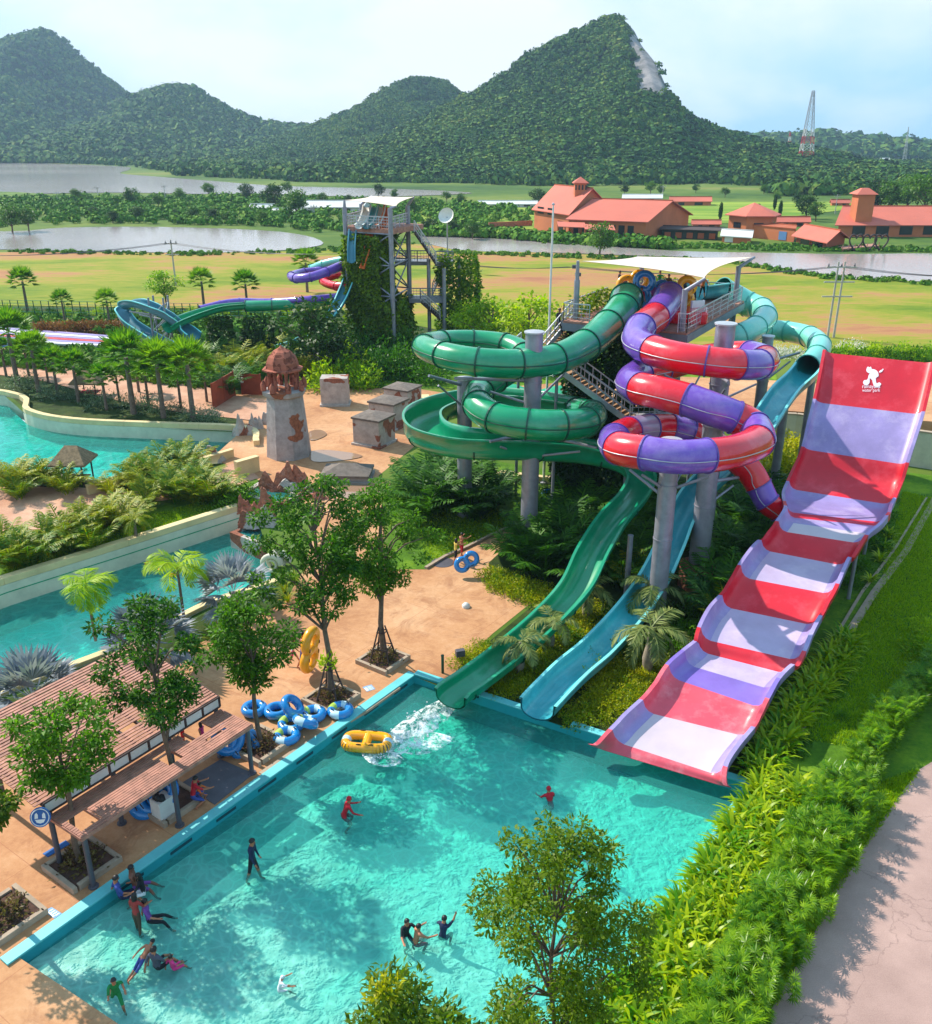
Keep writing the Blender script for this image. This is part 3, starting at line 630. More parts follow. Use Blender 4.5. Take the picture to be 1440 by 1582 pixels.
# ------------------------------------------------------------------ tube slides and flumes
def path3(ctrl, k=8):
    """ctrl rows: px, py, Y, tube width in px -> list of (pos, radius)"""
    rows = []
    for r in ctrl:
        p = P(r[0], r[1], r[2]); d = r[3] * fw(p) / F; rows.append((p.x, p.y, p.z, d / 2))
    return [(Vector(q[:3]), float(q[3])) for q in spline(rows, k)]
def frames(pts):
    out = []; n = len(pts)
    for i in range(n):
        t = (pts[min(i + 1, n - 1)] - pts[max(0, i - 1)]).normalized(); x = t.cross(Vector((0, 0, 1))); x = x.normalized() if x.length > .05 else Vector((1, 0, 0))
        out.append((t, x, x.cross(t).normalized()))
    return out
def tube_mesh(mb, path, colors, n=24, k=8):
    """closed tube; colors: material slot for every control span"""
    pts = [p for p, r in path]; fr = frames(pts); o = len(mb.v)
    for (p, r), (t, x, u) in zip(path, fr):
        mb.v += [p + x * (r * math.cos(6.28318 * j / n)) + u * (r * math.sin(6.28318 * j / n)) for j in range(n)]
    for i in range(len(path) - 1):
        c = colors[min(len(colors) - 1, i // k)]
        for j in range(n):
            mb.f.append([o + i * n + j, o + (i + 1) * n + j, o + (i + 1) * n + (j + 1) % n, o + i * n + (j + 1) % n]); mb.m.append(c); mb.sm.append(True)
def flange(mb, p, t, r, h=.07, w=.05):
    q = t.to_track_quat('Z', 'Y').to_matrix(); n = 26; o = len(mb.v)
    for rr, z in ((r - .01, -w), (r + h, -w), (r + h, w), (r - .01, w)):
        mb.v += [p + q @ Vector((rr * math.cos(6.28318 * i / n), rr * math.sin(6.28318 * i / n), z)) for i in range(n)]
    for a in range(3):
        for i in range(n): mb.f.append([o + a * n + i, o + a * n + (i + 1) % n, o + (a + 1) * n + (i + 1) % n, o + (a + 1) * n + i]); mb.m.append(0); mb.sm.append(False)
def seam(mb, path, side, r=.035):
    pts = [p for p, _ in path]; fr = frames(pts)
    mb.sweep([p + x * ((q + .01) * side) for (p, q), (t, x, u) in zip(path, fr)], r, 5)
def flume_mesh(mb, path, wall=.55, th=.06, hs=None, wl=None, wr=None, rimslot=1):
    """open trough: round bottom, upright sides of height wall x radius, lips on both edges"""
    pts = [p for p, r in path]; fr = frames(pts); n = 12; prof = []
    o = len(mb.v); ring = None
    for i, ((p, r), (t, x, u)) in enumerate(zip(path, fr)):
        f = i / (len(path) - 1); hl = (wl(f) if wl else wall) * r; hr = (wr(f) if wr else wall) * r
        inn = [(-r, hl), (-r, hl * .5)] + [(-r * math.cos(math.pi * j / n), -r * .62 * math.sin(math.pi * j / n)) for j in range(n + 1)] + [(r, hr * .5), (r, hr)]
        R2 = r + th; out = [(R2 + .07, hr), (R2 + .07, hr - .08), (R2, hr - .08)] + [(R2 * math.cos(math.pi * j / n), -(r * .62 + th) * math.sin(math.pi * j / n)) for j in range(n + 1)] + [(-R2, hl - .08), (-R2 - .07, hl - .08), (-R2 - .07, hl)]
        ring = inn + out; mb.v += [p + x * a + u * b for a, b in ring]
    m = len(ring); ni = n + 5
    for i in range(len(path) - 1):
        for j in range(m):
            rim = (j >= ni - 1 and j <= ni + 1) or j >= m - 3
            mb.f.append([o + i * m + j, o + i * m + (j + 1) % m, o + (i + 1) * m + (j + 1) % m, o + (i + 1) * m + j]); mb.m.append(rimslot if rim else 0); mb.sm.append(not rim)
def hflip(me): me.flip_normals(); return me
# --- columns ------------------------------------------------------
def column(loc, top, r, label, cat='column', arms=(), base=None, cap=True, r2=None, mat='grey_steel'):
    t = T('steel_column', label, cat, (loc[0], loc[1], 0), 'steel columns carrying the tube slides')
    mb = MB(); p = Vector((loc[0], loc[1], 0)); mb.cyl(p - Vector((0, 0, .1)), p + Vector((0, 0, top)), r, r2 or r * .96, 24)
    for z in np.arange(1.8, top - .5, 2.6): mb.cyl(p + Vector((0, 0, z)), p + Vector((0, 0, z + .05)), r + .02, n=24)
    mb.build('shaft', mat, t)
    if cap: mb = MB(); mb.lathe((loc[0], loc[1], top), [(r * .9, -.02), (r + .05, 0), (r + .05, .07), (0, .1)], 24, False); mb.build('cap', 'light_steel', t)
    if base: mb = MB(); mb.lathe(p, [(base, -.1), (base, base * 1.3), (r + .12, base * 1.3 + .12), (r, base * 1.3 + .12)], 8, False); mb.build('base', 'brick_brown', t)
    for a in arms:
        mb = MB(); z0, end = a; mb.cyl((loc[0], loc[1], z0), end, .11, .08, 8); e2 = Vector(end); mb.cyl((loc[0], loc[1], z0 - 1.3), (Vector((loc[0], loc[1], z0 - 1.3)) * .25 + (e2 - Vector((0, 0, .1))) * .75), .07, .06, 8)
        mb.build('support_arm', 'grey_steel', t)
    return t
# --- red and purple tube ------------------------------------------
RED = [(1034, 458, 55.5, 45), (1026, 472, 53.6, 45), (1012, 490, 51, 46), (990, 507, 48.6, 46), (985, 528, 46.4, 46), (1008, 541, 44.6, 47), (1045, 551, 43.2, 47), (1092, 558, 42.4, 47), (1140, 563, 42.3, 47), (1172, 563, 43.6, 46),
       (1182, 555, 46, 42), (1158, 547, 48.4, 40), (1118, 548, 49.6, 39), (1070, 556, 49.4, 40), (1022, 570, 48.2, 42), (988, 578, 46.4, 45), (974, 590, 44.4, 47), (990, 600, 42.6, 50), (1020, 607, 41.6, 51), (1062, 618, 40.8, 52), (1100, 632, 40.2, 53), (1136, 645, 40.2, 52),
       (1165, 660, 39.8, 50), (1170, 682, 38, 52), (1136, 697, 36.2, 52), (1092, 704, 35.3, 54), (1045, 706, 35, 54), (998, 700, 35.4, 54), (956, 692, 36.6, 52), (950, 678, 38.9, 47), (972, 666, 41, 44), (1005, 661, 42.4, 42), (1038, 661, 42.8, 41), (1066, 668, 42.8, 41), (1098, 684, 43, 42), (1134, 706, 43.2, 43),
       (1158, 728, 43.2, 42), (1172, 750, 43, 40), (1186, 776, 42.7, 38), (1204, 792, 42.5, 32)]
# colour of each span (0 red, 1 purple, 2 silver purple)
RC = [1, 1, 0, 0, 1, 1, 0, 0, 1, 0, 0, 1, 0, 0, 0, 1, 1, 0, 0, 1, 1, 0, 1, 0, 0, 0, 1, 1, 0, 0, 1, 0, 0, 1, 0, 0, 0, 1, 0]
RC = [1, 1, 0, 1, 1, 0, 0, 0, 1, 0, 1, 0, 0, 0, 0, 1, 1, 0, 0, 1, 1, 0, 1, 0, 0, 1, 1, 0, 1, 0, 2, 0, 1, 0, 0, 0, 0, 1, 0]
rp_ = path3(RED)
t = T('tube_slide', 'red and purple tube slide coiling down from the platform into the striped slide', 'water slide', (11, 42, 0))
mb = MB(); tube_mesh(mb, rp_, RC); mb.build('tube', ['red_tube', 'purple_tube', 'silver_purple'], t)
mb = MB(); fr = frames([p for p, _ in rp_])
for i in range(len(RC) + 1):
    if i == 0 or i == len(RC) or RC[i] != RC[i - 1] or i in (7, 14, 35): flange(mb, rp_[min(i * 8, len(rp_) - 1)][0], fr[min(i * 8, len(rp_) - 1)][0], rp_[min(i * 8, len(rp_) - 1)][1], .045, .035)
mb.build('joint_ring', 'purple_ring', t)['kind'] = 'stuff'
mb = MB(); seam(mb, rp_, 1, .022); seam(mb, rp_, -1, .022); mb.build('seam_rail', 'light_steel', t)
# --- green tube and flume -----------------------------------------
GREEN = [(968, 462, 55, 50), (962, 478, 53.4, 50), (940, 503, 51, 49), (905, 533, 48.2, 49), (858, 555, 46, 48), (800, 562, 44.6, 46), (738, 559, 44.2, 44), (685, 548, 45.4, 40), (655, 535, 48, 36), (682, 527, 51, 32), (730, 526, 52.2, 32), (780, 532, 51.6, 34), (808, 546, 50.2, 36),
         (798, 566, 49, 38), (766, 586, 47.8, 40), (742, 605, 46, 43), (738, 625, 44, 46), (765, 645, 42.6, 48), (815, 655, 42, 49), (865, 657, 42.2, 49), (905, 652, 43.6, 46), (915, 640, 46.2, 42), (890, 634, 48.4, 38)]
gp_ = path3(GREEN)
t = T('tube_slide', 'green tube slide looping from the platform over the plaza planting', 'water slide', (2, 47, 0))
mb = MB(); tube_mesh(mb, gp_, [0]); mb.build('tube', 'green_tube', t)
mb = MB(); fr = frames([p for p, _ in gp_])
for i in range(0, len(gp_), 8): flange(mb, gp_[i][0], fr[i][0], gp_[i][1], .06, .04)
mb.build('joint_ring', 'green_ring', t)['kind'] = 'stuff'
mb = MB(); seam(mb, gp_, 1, .03); seam(mb, gp_, -1, .03); mb.build('seam_rail', 'green_ring', t)
GF = [(890, 634, 48.4, 40.0), (850, 628, 50.2, 42.0), (800, 622, 52, 44.0), (745, 622, 53, 46.0), (690, 632, 52, 48.0), (655, 650, 49.5, 52.0), (660, 673, 46.8, 56.0), (705, 687, 45, 56.0), (765, 691, 44.8, 54.0), (830, 694, 45.6, 50.0), (900, 700, 46.4, 46.0), (958, 714, 46, 40.5), (990, 738, 44.4, 38.6), (980, 768, 42.4, 38.0), (948, 805, 40.4, 41.0), (917, 855, 38.2, 44.1), (890, 910, 36.4, 44.1), (845, 960, 34.8, 44.1), (790, 1008, 33, 45.6), (735, 1050, 31.3, 47.1), (706, 1070, 30.6, 48.6), (696, 1080, 30.2, 48.6)]
gf = path3(GF)
zc = [v[0].z for v in gf]
def flatten(path, end_z, frac):
    """ease the last part of a flume down to end_z"""
    n = len(path); out = []
    for i, (p, r) in enumerate(path):
        f = max(0, (i / (n - 1) - frac) / (1 - frac)); out.append((Vector((p.x, p.y, p.z)), r))
    return out
t = T('flume', 'open green flume spiralling out of the green tube down to the pool corner', 'water slide', (2, 36, 0))
mb = MB(); flume_mesh(mb, gf, wl=lambda f: .75 if f < .5 else .45, wr=lambda f: .75 if f < .5 else .45, rimslot=0); mb.build('trough', ['green_flume', 'green_tube'], t)
mb = MB(); fr = frames([p for p, _ in gf])
for i in range(12, len(gf) - 6, 12):
    p, r = gf[i]; tt, x, u = fr[i]; mb.sweep([p + x * ((r + .07) * math.cos(a)) - u * ((r * .62 + .07) * math.sin(a)) for a in [math.pi * j / 12 for j in range(13)]], .05, 5)
mb.build('rib', 'green_ring', t)['kind'] = 'stuff'
# --- mint tube and turquoise flume --------------------------------
MINT = [(1114, 452, 63.5, 46), (1130, 458, 63.8, 42), (1156, 470, 63.6, 38), (1176, 478, 62.4, 36), (1182, 490, 60, 36), (1168, 506, 57.5, 36), (1145, 517, 56.2, 36), (1130, 524, 57, 36), (1150, 520, 60, 34), (1180, 510, 62.5, 32), (1215, 512, 62.5, 31), (1250, 520, 60.5, 32), (1266, 534, 57.8, 34), (1262, 550, 55.4, 34), (1248, 566, 53.6, 36)]
mp_ = path3(MINT)
t = T('tube_slide', 'pale mint tube slide curling off the right of the platform', 'water slide', (22, 60, 0))
mb = MB(); tube_mesh(mb, mp_, [0]); mb.build('tube', 'mint_tube', t)
mb = MB(); mb.cur = 0; tube_mesh(mb, [(p, r - .05) for p, r in mp_[:14]], [0]); mb.build('inner_wall', 'teal_inside', t); mb = MB(); tube_mesh(mb, [(p, r - .05) for p, r in mp_[-14:]], [0]); mb.build('inner_wall', 'teal_inside', t)
mb = MB(); fr = frames([p for p, _ in mp_])
for i in range(0, len(mp_), 8): flange(mb, mp_[i][0], fr[i][0], mp_[i][1], .05, .035)
mb.build('joint_ring', 'mint_ring', t)['kind'] = 'stuff'
p0 = P(1092, 462, 62); mb = MB(); flume_mesh(mb, [(Vector((p0.x - .9 + .35 * i, p0.y - .6 + .25 * i, 11.6)), .85) for i in range(6)], wall=.6); mb.build('entry_trough', ['turq_flume', 'turq_rim'], t)
TF = [(1251, 568, 53.8, 36.0), (1238, 584, 52.2, 36.0), (1216, 604, 50.6, 36.0), (1198, 628, 49, 36.0), (1180, 656, 47.6, 37.0), (1155, 690, 46.2, 38.0), (1118, 724, 44.8, 40.0), (1080, 760, 43.2, 39.2), (1052, 805, 41.6, 38.1), (1034, 850, 39.8, 38.4), (1010, 900, 37.9, 41.6), (975, 950, 35.8, 44.8), (925, 1005, 33.6, 48.0), (884, 1040, 31.6, 49.6), (856, 1068, 30.4, 50.4), (840, 1085, 29.6, 51.2), (830, 1096, 29.0, 51.2)]
tf = path3(TF)
t = T('flume', 'open turquoise flume running from the mint tube behind the columns down to the pool', 'water slide', (12, 40, 0))
mb = MB(); flume_mesh(mb, tf, wall=.5); mb.build('trough', ['turq_flume', 'turq_rim'], t)
# --- columns ---
column((8.84, 37.2), 9.0, .42, 'tall grey steel column standing nearest the pool inside the lowest red coil', arms=[(8.0, (7.1, 36.2, 8.15)), (8.0, (10.9, 36.0, 8.15)), (7.6, (6.9, 39, 7.6))])
column((11.7, 41.2), 8.5, .5, 'thick grey steel column on a brown stone foot beside the striped slide', base=.95, arms=[(7.3, (9.9, 42.4, 7.25)), (7.6, (13.2, 39.2, 7.9)), (5.6, (14.0, 43.1, 5.2))])
column((12.75, 44.6), 12.6, .5, 'tallest grey steel column rising through the upper red and purple loop', arms=[(10.0, (9.2, 45.6, 10.4)), (10.0, (15.6, 45.8, 9.7)), (10.0, (12.6, 42.6, 10.2))], mat='grey_steel')
column((3.4, 45.05), 12.1, .46, 'tall grey steel column with a pale cap between the green loops', arms=[(9.7, (-.6, 45.2, 9.75)), (6.9, (1.2, 43.3, 7.0)), (6.9, (6.6, 43.5, 6.6)), (9.7, (5.9, 49.0, 9.7))])
column((-.08, 50.5), 8.4, .44, 'grey steel column left of the green loops beside the dark palms', arms=[(5.6, (-1.8, 47, 5.5)), (8.0, (-2.0, 48, 9.2)), (5.6, (1.5, 45.5, 5.3))])
q = P(1175, 505, 58); column((P(1182, 560, 55.5).x, 55.5), P(1182, 520, 55.5).z, .35, 'short grey steel column under the mint tube loop', arms=[(8.2, tuple(P(1235, 545, 57)))])
column((P(1213, 620, 51.5).x, 51.5), P(1213, 612, 51.5).z, .26, 'slim grey steel column propping the top of the turquoise flume')
column((P(1253, 600, 56).x, 56), P(1253, 585, 56).z, .22, 'slim grey steel column behind the mint tube mouth')
column((P(965, 900, 39).x + .2, 39.4), 3.6, .14, 'thin post holding up the green flume near the dark palms', cap=False)
# --- striped wave slide -------------------------------------------
# stations: left floor edge, right floor edge (px), height, colour of the span above it
ST = [((937, 1160), (1106, 1211), .18, 'slide_pinkred'), ((964, 1150), (1098, 1194), .42, 'slide_white'), ((985, 1128), (1115, 1166), .55, 'slide_white'), ((1010, 1103), (1140, 1135), .72, 'slide_pinkred'), ((1030, 1078), (1152, 1111), 1.0, 'slide_pinkred'), ((1049, 1051), (1164, 1090), 1.35, 'slide_edge_purple'),
      ((1072, 1030), (1180, 1062), 1.42, 'slide_lilac'), ((1094, 1010), (1203, 1038), 1.5, 'slide_red'), ((1098, 990), (1220, 1018), 1.85, 'slide_lilac'), ((1112, 962), (1232, 990), 2.0, 'slide_lilac'), ((1130, 940), (1246, 964), 2.1, 'slide_red'), ((1146, 915), (1258, 940), 2.5, 'slide_red'), ((1158, 894), (1272, 916), 2.85, 'slide_lilac'), ((1176, 868), (1284, 890), 2.95, 'slide_lilac'),
      ((1190, 852), (1293, 872), 3.1, 'slide_red'), ((1205, 836), (1306, 856), 3.5, 'slide_red'), ((1216, 822), (1318, 838), 3.85, 'slide_white'), ((1226, 808), (1338, 824), 4.05, 'slide_purple'), ((1228, 800), (1350, 812), 4.0, 'slide_red'), ((1226, 792), (1354, 806), 3.75, 'slide_purple'), ((1224, 776), (1358, 792), 3.45, 'slide_purple'),
      ((1231, 757), (1364, 778), 3.6, 'slide_red'), ((1243, 728), (1376, 748), 4.2, 'slide_red'), ((1256, 696), (1386, 716), 5.2, 'slide_purple'), ((1264, 660), (1398, 678), 6.3, 'slide_purple'), ((1273, 623), (1410, 639), 7.4, 'slide_red'), ((1281, 584), (1420, 598), 8.6, 'slide_red'), ((1288, 546), (1429, 560), 9.75, 'slide_red')]
MS = ['slide_pinkred', 'slide_white', 'slide_edge_purple', 'slide_purple', 'slide_red', 'slide_lilac']; sp = []
for l, r, z, c in ST: a = G(*l, z); b = G(*r, z); sp.append((*a, *b))
fine = spline(sp, 6)
t = T('wave_slide', 'wide striped red and purple wave slide with a steep upper wall ending in the pool', 'water slide', (14, 38, 0))
vs = []; fs = []; ms = []; n = len(fine); lo = .62
RIMW = .16
for i, q in enumerate(fine):
    A = Vector(q[:3]); B = Vector(q[3:]); f = i / (n - 1); c = (B - A).normalized()
    nxt = fine[min(n - 1, i + 1)]; prv = fine[max(0, i - 1)]; tg = (Vector(nxt[:3]) + Vector(nxt[3:]) - Vector(prv[:3]) - Vector(prv[3:])).normalized()
    u = c.cross(tg).normalized(); u = u if u.z > 0 or abs(u.z) > .2 else -u
    h = .62 if f < .6 else (.62 - .3 * (f - .6) / .4)
    sec = [A - c * (.42 + RIMW) + u * (h - .35), A - c * (.42 + RIMW) + u * h, A - c * .42 + u * h, A - c * .34 + u * h * .45, A - c * .2 + u * h * .14, A, A * .75 + B * .25, A * .5 + B * .5, A * .25 + B * .75, B, B + c * .2 + u * h * .14, B + c * .34 + u * h * .45, B + c * .42 + u * h, B + c * (.42 + RIMW) + u * h, B + c * (.42 + RIMW) + u * (h - .35), B + c * .1 - u * .14, A - c * .1 - u * .14]
    vs += sec
mlen = 17
for i in range(n - 1):
    k = min(i // 6, len(ST) - 2); cc = MS.index(ST[k][3])
    for j in range(mlen):
        fs.append((i * mlen + j, i * mlen + (j + 1) % mlen, (i + 1) * mlen + (j + 1) % mlen, (i + 1) * mlen + j))
        side = j < 5 or 8 < j < 14
        m_ = cc
        if side and ST[k][3] in ('slide_white', 'slide_purple', 'slide_lilac'): m_ = 3
        if side and k < 1: m_ = 0
        ms.append(m_ if j < 14 else (2 if cc in (2, 3, 1, 5) else 4))
mb = MB(); mb.v = [Vector(v) for v in vs]; mb.f = [list(f)[::-1] for f in fs]; mb.m = ms; mb.sm = [True] * len(fs)
wave = mb.build('slide_surface', MS, t)
md = wave.modifiers.new('thickness', 'EDGE_SPLIT'); md.split_angle = R(50)
mb = MB()
for k in (4, 7, 10, 14, 18, 22, 25):
    a = Vector(sp[k][:3]); b = Vector(sp[k][3:])
    for s, q in ((a * .85 + b * .15, 1), (a * .15 + b * .85, 1)):
        mb2 = MB(); mb2.cyl((s.x, s.y, -.05), (s.x, s.y, s.z - .12), .1, n=8); mb2.build('support_post', 'grey_steel', t)
for k in (22, 24, 26):
    a = Vector(sp[k][:3]); b = Vector(sp[k][3:]); m_ = (a + b) / 2; bk = Vector((U.x, U.y, 0))
    for s in (a * .8 + b * .2, a * .2 + b * .8):
        mb2 = MB(); mb2.cyl((s.x + U.x * (4.5 + .3 * k - 6), s.y + U.y * (4.5 + .3 * k - 6), -.05), (s.x + .1 * U.x, s.y + .1 * U.y, s.z - .3), .09, n=8); mb2.build('back_strut', 'grey_steel', t)
# emblem and park name on the top of the wall
TA = Vector(sp[25][:3]); TB = Vector(sp[25][3:]); TC = Vector(sp[27][:3]); TD = Vector(sp[27][3:])
def onwall(s, v, lift=.03):
    a = TA.lerp(TB, s); b = TC.lerp(TD, s); mid = Vector(sp[26][:3]).lerp(Vector(sp[26][3:]), s)
    p = a * (2 * (v - .5) * (v - 1)) + mid * (-4 * v * (v - 1)) + b * (2 * v * (v - .5)); nrm = (TB - TA).cross(TC - TA).normalized()
    return p + nrm * lift
sx = lambda X: (X / 1440 * 100 + 1300 - 1277) / 139.0                     # close-up of the emblem, read off across the wall
def lg(x, y):                                                             # x, y in close-up units
    px = 1300 + x / 14.4; py = 540 + y / 14.4
    l, r = 1288, 1429; v = 1 - (py - 549 - (px - 1288) * .1) / 76.0; l = 1273 + 15 * v; r = 1410 + 19 * v
    return onwall((px - l) / (r - l), max(0, min(1, v)))
mb = MB()
def blob(pts, k=4):
    pl = smoothpoly(pts, k); mb.add([lg(p.x, p.y) for p in pl], [list(range(len(pl)))[::-1]])
blob([(570, 480), (600, 430), (640, 445), (670, 430), (690, 480), (740, 488), (800, 520), (835, 580), (835, 640), (800, 660), (760, 700), (700, 720), (660, 690), (640, 690), (640, 750), (630, 790), (590, 825), (540, 830), (500, 800), (492, 760), (520, 722), (575, 715), (600, 680), (615, 620), (640, 580), (600, 560), (570, 530)])
blob([(700, 700), (770, 690), (780, 750), (800, 790), (850, 770), (895, 800), (880, 830), (840, 860), (790, 868), (745, 850), (715, 800)])
blob([(845, 545), (900, 500), (935, 515), (910, 545), (870, 560)], 3); blob([(925, 480), (950, 480), (945, 505), (925, 500)], 2)
mb.build('emblem', 'logo_white', t)
def text_mesh(txt, place, size, font_w=1.0):
    cu = bpy.data.curves.new('lettering', 'FONT'); cu.body = txt; cu.size = 1; cu.align_x = 'CENTER'; cu.resolution_u = 3
    ob = bpy.data.objects.new('tmp', cu); COL.objects.link(ob); bpy.context.view_layer.update()
    me = bpy.data.meshes.new_from_object(ob.evaluated_get(bpy.context.evaluated_depsgraph_get())); COL.objects.unlink(ob); bpy.data.objects.remove(ob)
    w = max(v.co.x for v in me.vertices) - min(v.co.x for v in me.vertices)
    for v in me.vertices: v.co = place(v.co.x * size * font_w / w, v.co.y * size / w)
    return me
for s, y0 in (('ramayana', 890), ('water park', 965)):
    me = text_mesh(s, lambda x, y, y0=y0: lg(672 + x, y0 - y * 1.1), 400); me.materials.append(M['logo_white'])
    o = link('lettering', me, t); o.location = -t.location
# --- platform -----------------------------------------------------
def XY(a, b, z): return Vector((a[0], a[1], z)) if b is None else None
P0 = Vector((5.8, 54.3)); P1 = Vector((12.3, 50.5)); P2 = Vector((18.6, 61.4)); P3 = P0 + P2 - P1; DZ = 11.0
def uv(a, b): q = P0.lerp(P1, a); r = P3.lerp(P2, a); return q.lerp(r, b)
def v3(q, z): return Vector((q[0], q[1], z))
def railing(mb, pts, h=1.05, step=1.6, mid=3, r=.03):
    for a, b in zip(pts[:-1], pts[1:]):
        a, b = Vector(a), Vector(b); L = (b - a).length; n = max(1, round(L / step))
        for i in range(n + 1): q = a.lerp(b, i / n); mb.bar(q, q + Vector((0, 0, h)), r * 1.6)
        mb.bar(a + Vector((0, 0, h)), b + Vector((0, 0, h)), r * 2)
        for k in range(1, mid + 1): z = Vector((0, 0, h * k / (mid + 1))); mb.bar(a + z, b + z, r)
        m = max(2, int(L / .3))
        for i in range(m): q = a.lerp(b, (i + .5) / m); mb.bar(q + Vector((0, 0, .1)), q + Vector((0, 0, h)), r * .6)
t = T('slide_tower', 'grey steel slide platform under a white shade sail where the three slides start', 'platform', (*uv(.5, .5), 0))
mb = MB(); mb.prism([P0, P1, P2, P3], DZ - .12, DZ); mb.build('deck', 'wood_red', t)
mb = MB()
for a, b in ((P0, P1), (P1, P2), (P2, P3), (P3, P0)): mb.beam(v3(a, DZ - .35), v3(b, DZ - .35), .14, .44)
for k in range(1, 8): mb.beam(v3(uv(0.01, k / 8), DZ - .3), v3(uv(.99, k / 8), DZ - .3), .1, .3)
mb.build('deck_frame', 'steel_plate', t)
for a, b in ((.06, .06), (.94, .04), (.94, .95), (.06, .95), (.5, .5)):
    q = uv(a, b); mb = MB(); mb.cyl(v3(q, 0), v3(q, DZ - .6 if (a, b) == (.5, .5) else DZ + 2.3), .17, n=12); mb.build('leg', 'grey_steel', t)
mb = MB(); pl = [uv(.06, .06), uv(.94, .04), uv(.94, .95), uv(.06, .95)]
for a, b in zip(pl, pl[1:] + pl[:1]):
    for z0, z1 in ((.5, 5.4), (5.4, 10.3)): mb.cyl(v3(a, z0), v3(b, z1), .06, n=6); mb.cyl(v3(b, z0), v3(a, z1), .06, n=6)
mb.build('cross_bracing', 'grey_steel', t)
mb = MB(); railing(mb, [v3(uv(0, .55), DZ), v3(uv(0, 0), DZ), v3(uv(.22, 0), DZ)]); railing(mb, [v3(uv(.93, 0), DZ), v3(uv(1, 0), DZ), v3(uv(1, .93), DZ)]); railing(mb, [v3(uv(.9, 1), DZ), v3(uv(0, 1), DZ), v3(uv(0, .8), DZ)])
mb.build('railing', 'light_steel', t)
tips = [P(893, 403, 54.6), P(1090, 430, 51.0), P(1166, 397, 61.5), P(984, 396, 64.5)]; cols = [uv(.06, .06), uv(.94, .04), uv(.94, .95), uv(.06, .95)]
for a, b in zip(cols, tips): mb = MB(); mb.cyl(v3(a, DZ + 2.2), b, .13, .09, 8); mb.build('mast_arm', 'grey_steel', t)
def sail(tips, sag, mb, n=14, edge=.16, th=.02):
    o = len(mb.v); A, B, C, D_ = tips; cen = sum(tips, Vector()) / 4
    for s in (0, 1):
        for i in range(n + 1):
            for j in range(n + 1):
                u, v = i / n, j / n; uu = u + (.5 - u) * edge * 4 * v * (1 - v); vv = v + (.5 - v) * edge * 4 * u * (1 - u)
                p = A.lerp(B, uu).lerp(D_.lerp(C, uu), vv); p.z -= sag * 16 * u * (1 - u) * v * (1 - v) + s * th; mb.v.append(p)
        for i in range(n):
            for j in range(n):
                q = o + s * (n + 1) ** 2 + i * (n + 1) + j; f = [q, q + n + 1, q + n + 2, q + 1]; mb.f.append(f if s == 0 else f[::-1]); mb.m.append(0); mb.sm.append(True)
tp = [a.lerp(sum(tips, Vector()) / 4, .03) for a in tips]; mb = MB(); sail(tp, .22, mb); mb.build('shade_sail', 'shade_cloth', t)
# stairs: from the platform's left side down to a landing, then turning down to the garden
t = T('staircase', 'grey steel staircase with timber treads climbing to the slide platform', 'stairs', tuple(G(880, 640)))
def flight(a, b, w, n, t, wdir):
    wd = Vector(wdir).normalized() * w
    mb = MB()
    for i in range(n): q = a.lerp(b, (i + .5) / n); c = q + wd / 2; d = (b - a).normalized(); ang = math.atan2(d.y, d.x); mb.box(c, (.32, w, .05), rz=ang)
    mb.build('treads', 'stair_wood', t)
    mb = MB(); 
    for o in (Vector(), wd): mb.bar(a + o, b + o, .08, .3)
    mb.build('stringer', 'light_steel', t)
    mb = MB()
    for o in (Vector(), wd):
        m = 8
        for i in range(m + 1): q = a.lerp(b, i / m) + o; mb.bar(q, q + Vector((0, 0, 1.05)), .045)
        for h in (.55, 1.05): mb.bar(a + o + Vector((0, 0, h)), b + o + Vector((0, 0, h)), .05)
    mb.build('handrail', 'light_steel', t)
s0 = P(885, 488, 55.4); s1 = P(838, 545, 53.6); s0.z = DZ
flight(s0, s1, 1.3, 14, t, (.3, 1, 0))
l1 = P(872, 578, 48.6); l2 = P(972, 652, 46.4); LZ = l1.z; s1.z = LZ + .1; Z2 = l2.z
flight(l1, l2, 1.3, 16, t, (.3, 1, 0))
mb = MB(); mb.prism([(s1.x - 1.2, s1.y + 1.2), (s1.x - 1.6, s1.y - .2), (l1.x - .6, l1.y - .2), (l1.x + .35, l1.y + 1.3), (s1.x + .6, s1.y + 1.4)], LZ - .13, LZ); mb.build('landing', 'steel_plate', t)
mb = MB(); railing(mb, [(s1.x - 1.2, s1.y + 1.2, LZ), (s1.x - 1.6, s1.y - .2, LZ), (l1.x - .6, l1.y - .2, LZ)]); mb.build('landing_rail', 'light_steel', t)
mb = MB(); l3 = l2 + Vector((4, .6, 0)); mb.prism([l2, l3, l3 + Vector((-.4, 1.5, 0)), l2 + Vector((-.2, 1.5, 0))], Z2 - .12, Z2); railing(mb, [(l2.x, l2.y, Z2), (l3.x, l3.y, Z2)]); mb.build('lower_landing', 'light_steel', t)
for q, z in ((Vector((s1.x - 1.4, s1.y)), LZ - .2), (Vector((l1.x - .4, l1.y)), LZ - .2), (Vector((l2.x, l2.y)), Z2 - .1), (Vector((l3.x - .3, l3.y + .4)), Z2 - .1)):
    mb = MB(); mb.cyl((q.x, q.y, 0), (q.x, q.y, z), .09, n=8); mb.build('stair_post', 'grey_steel', t)
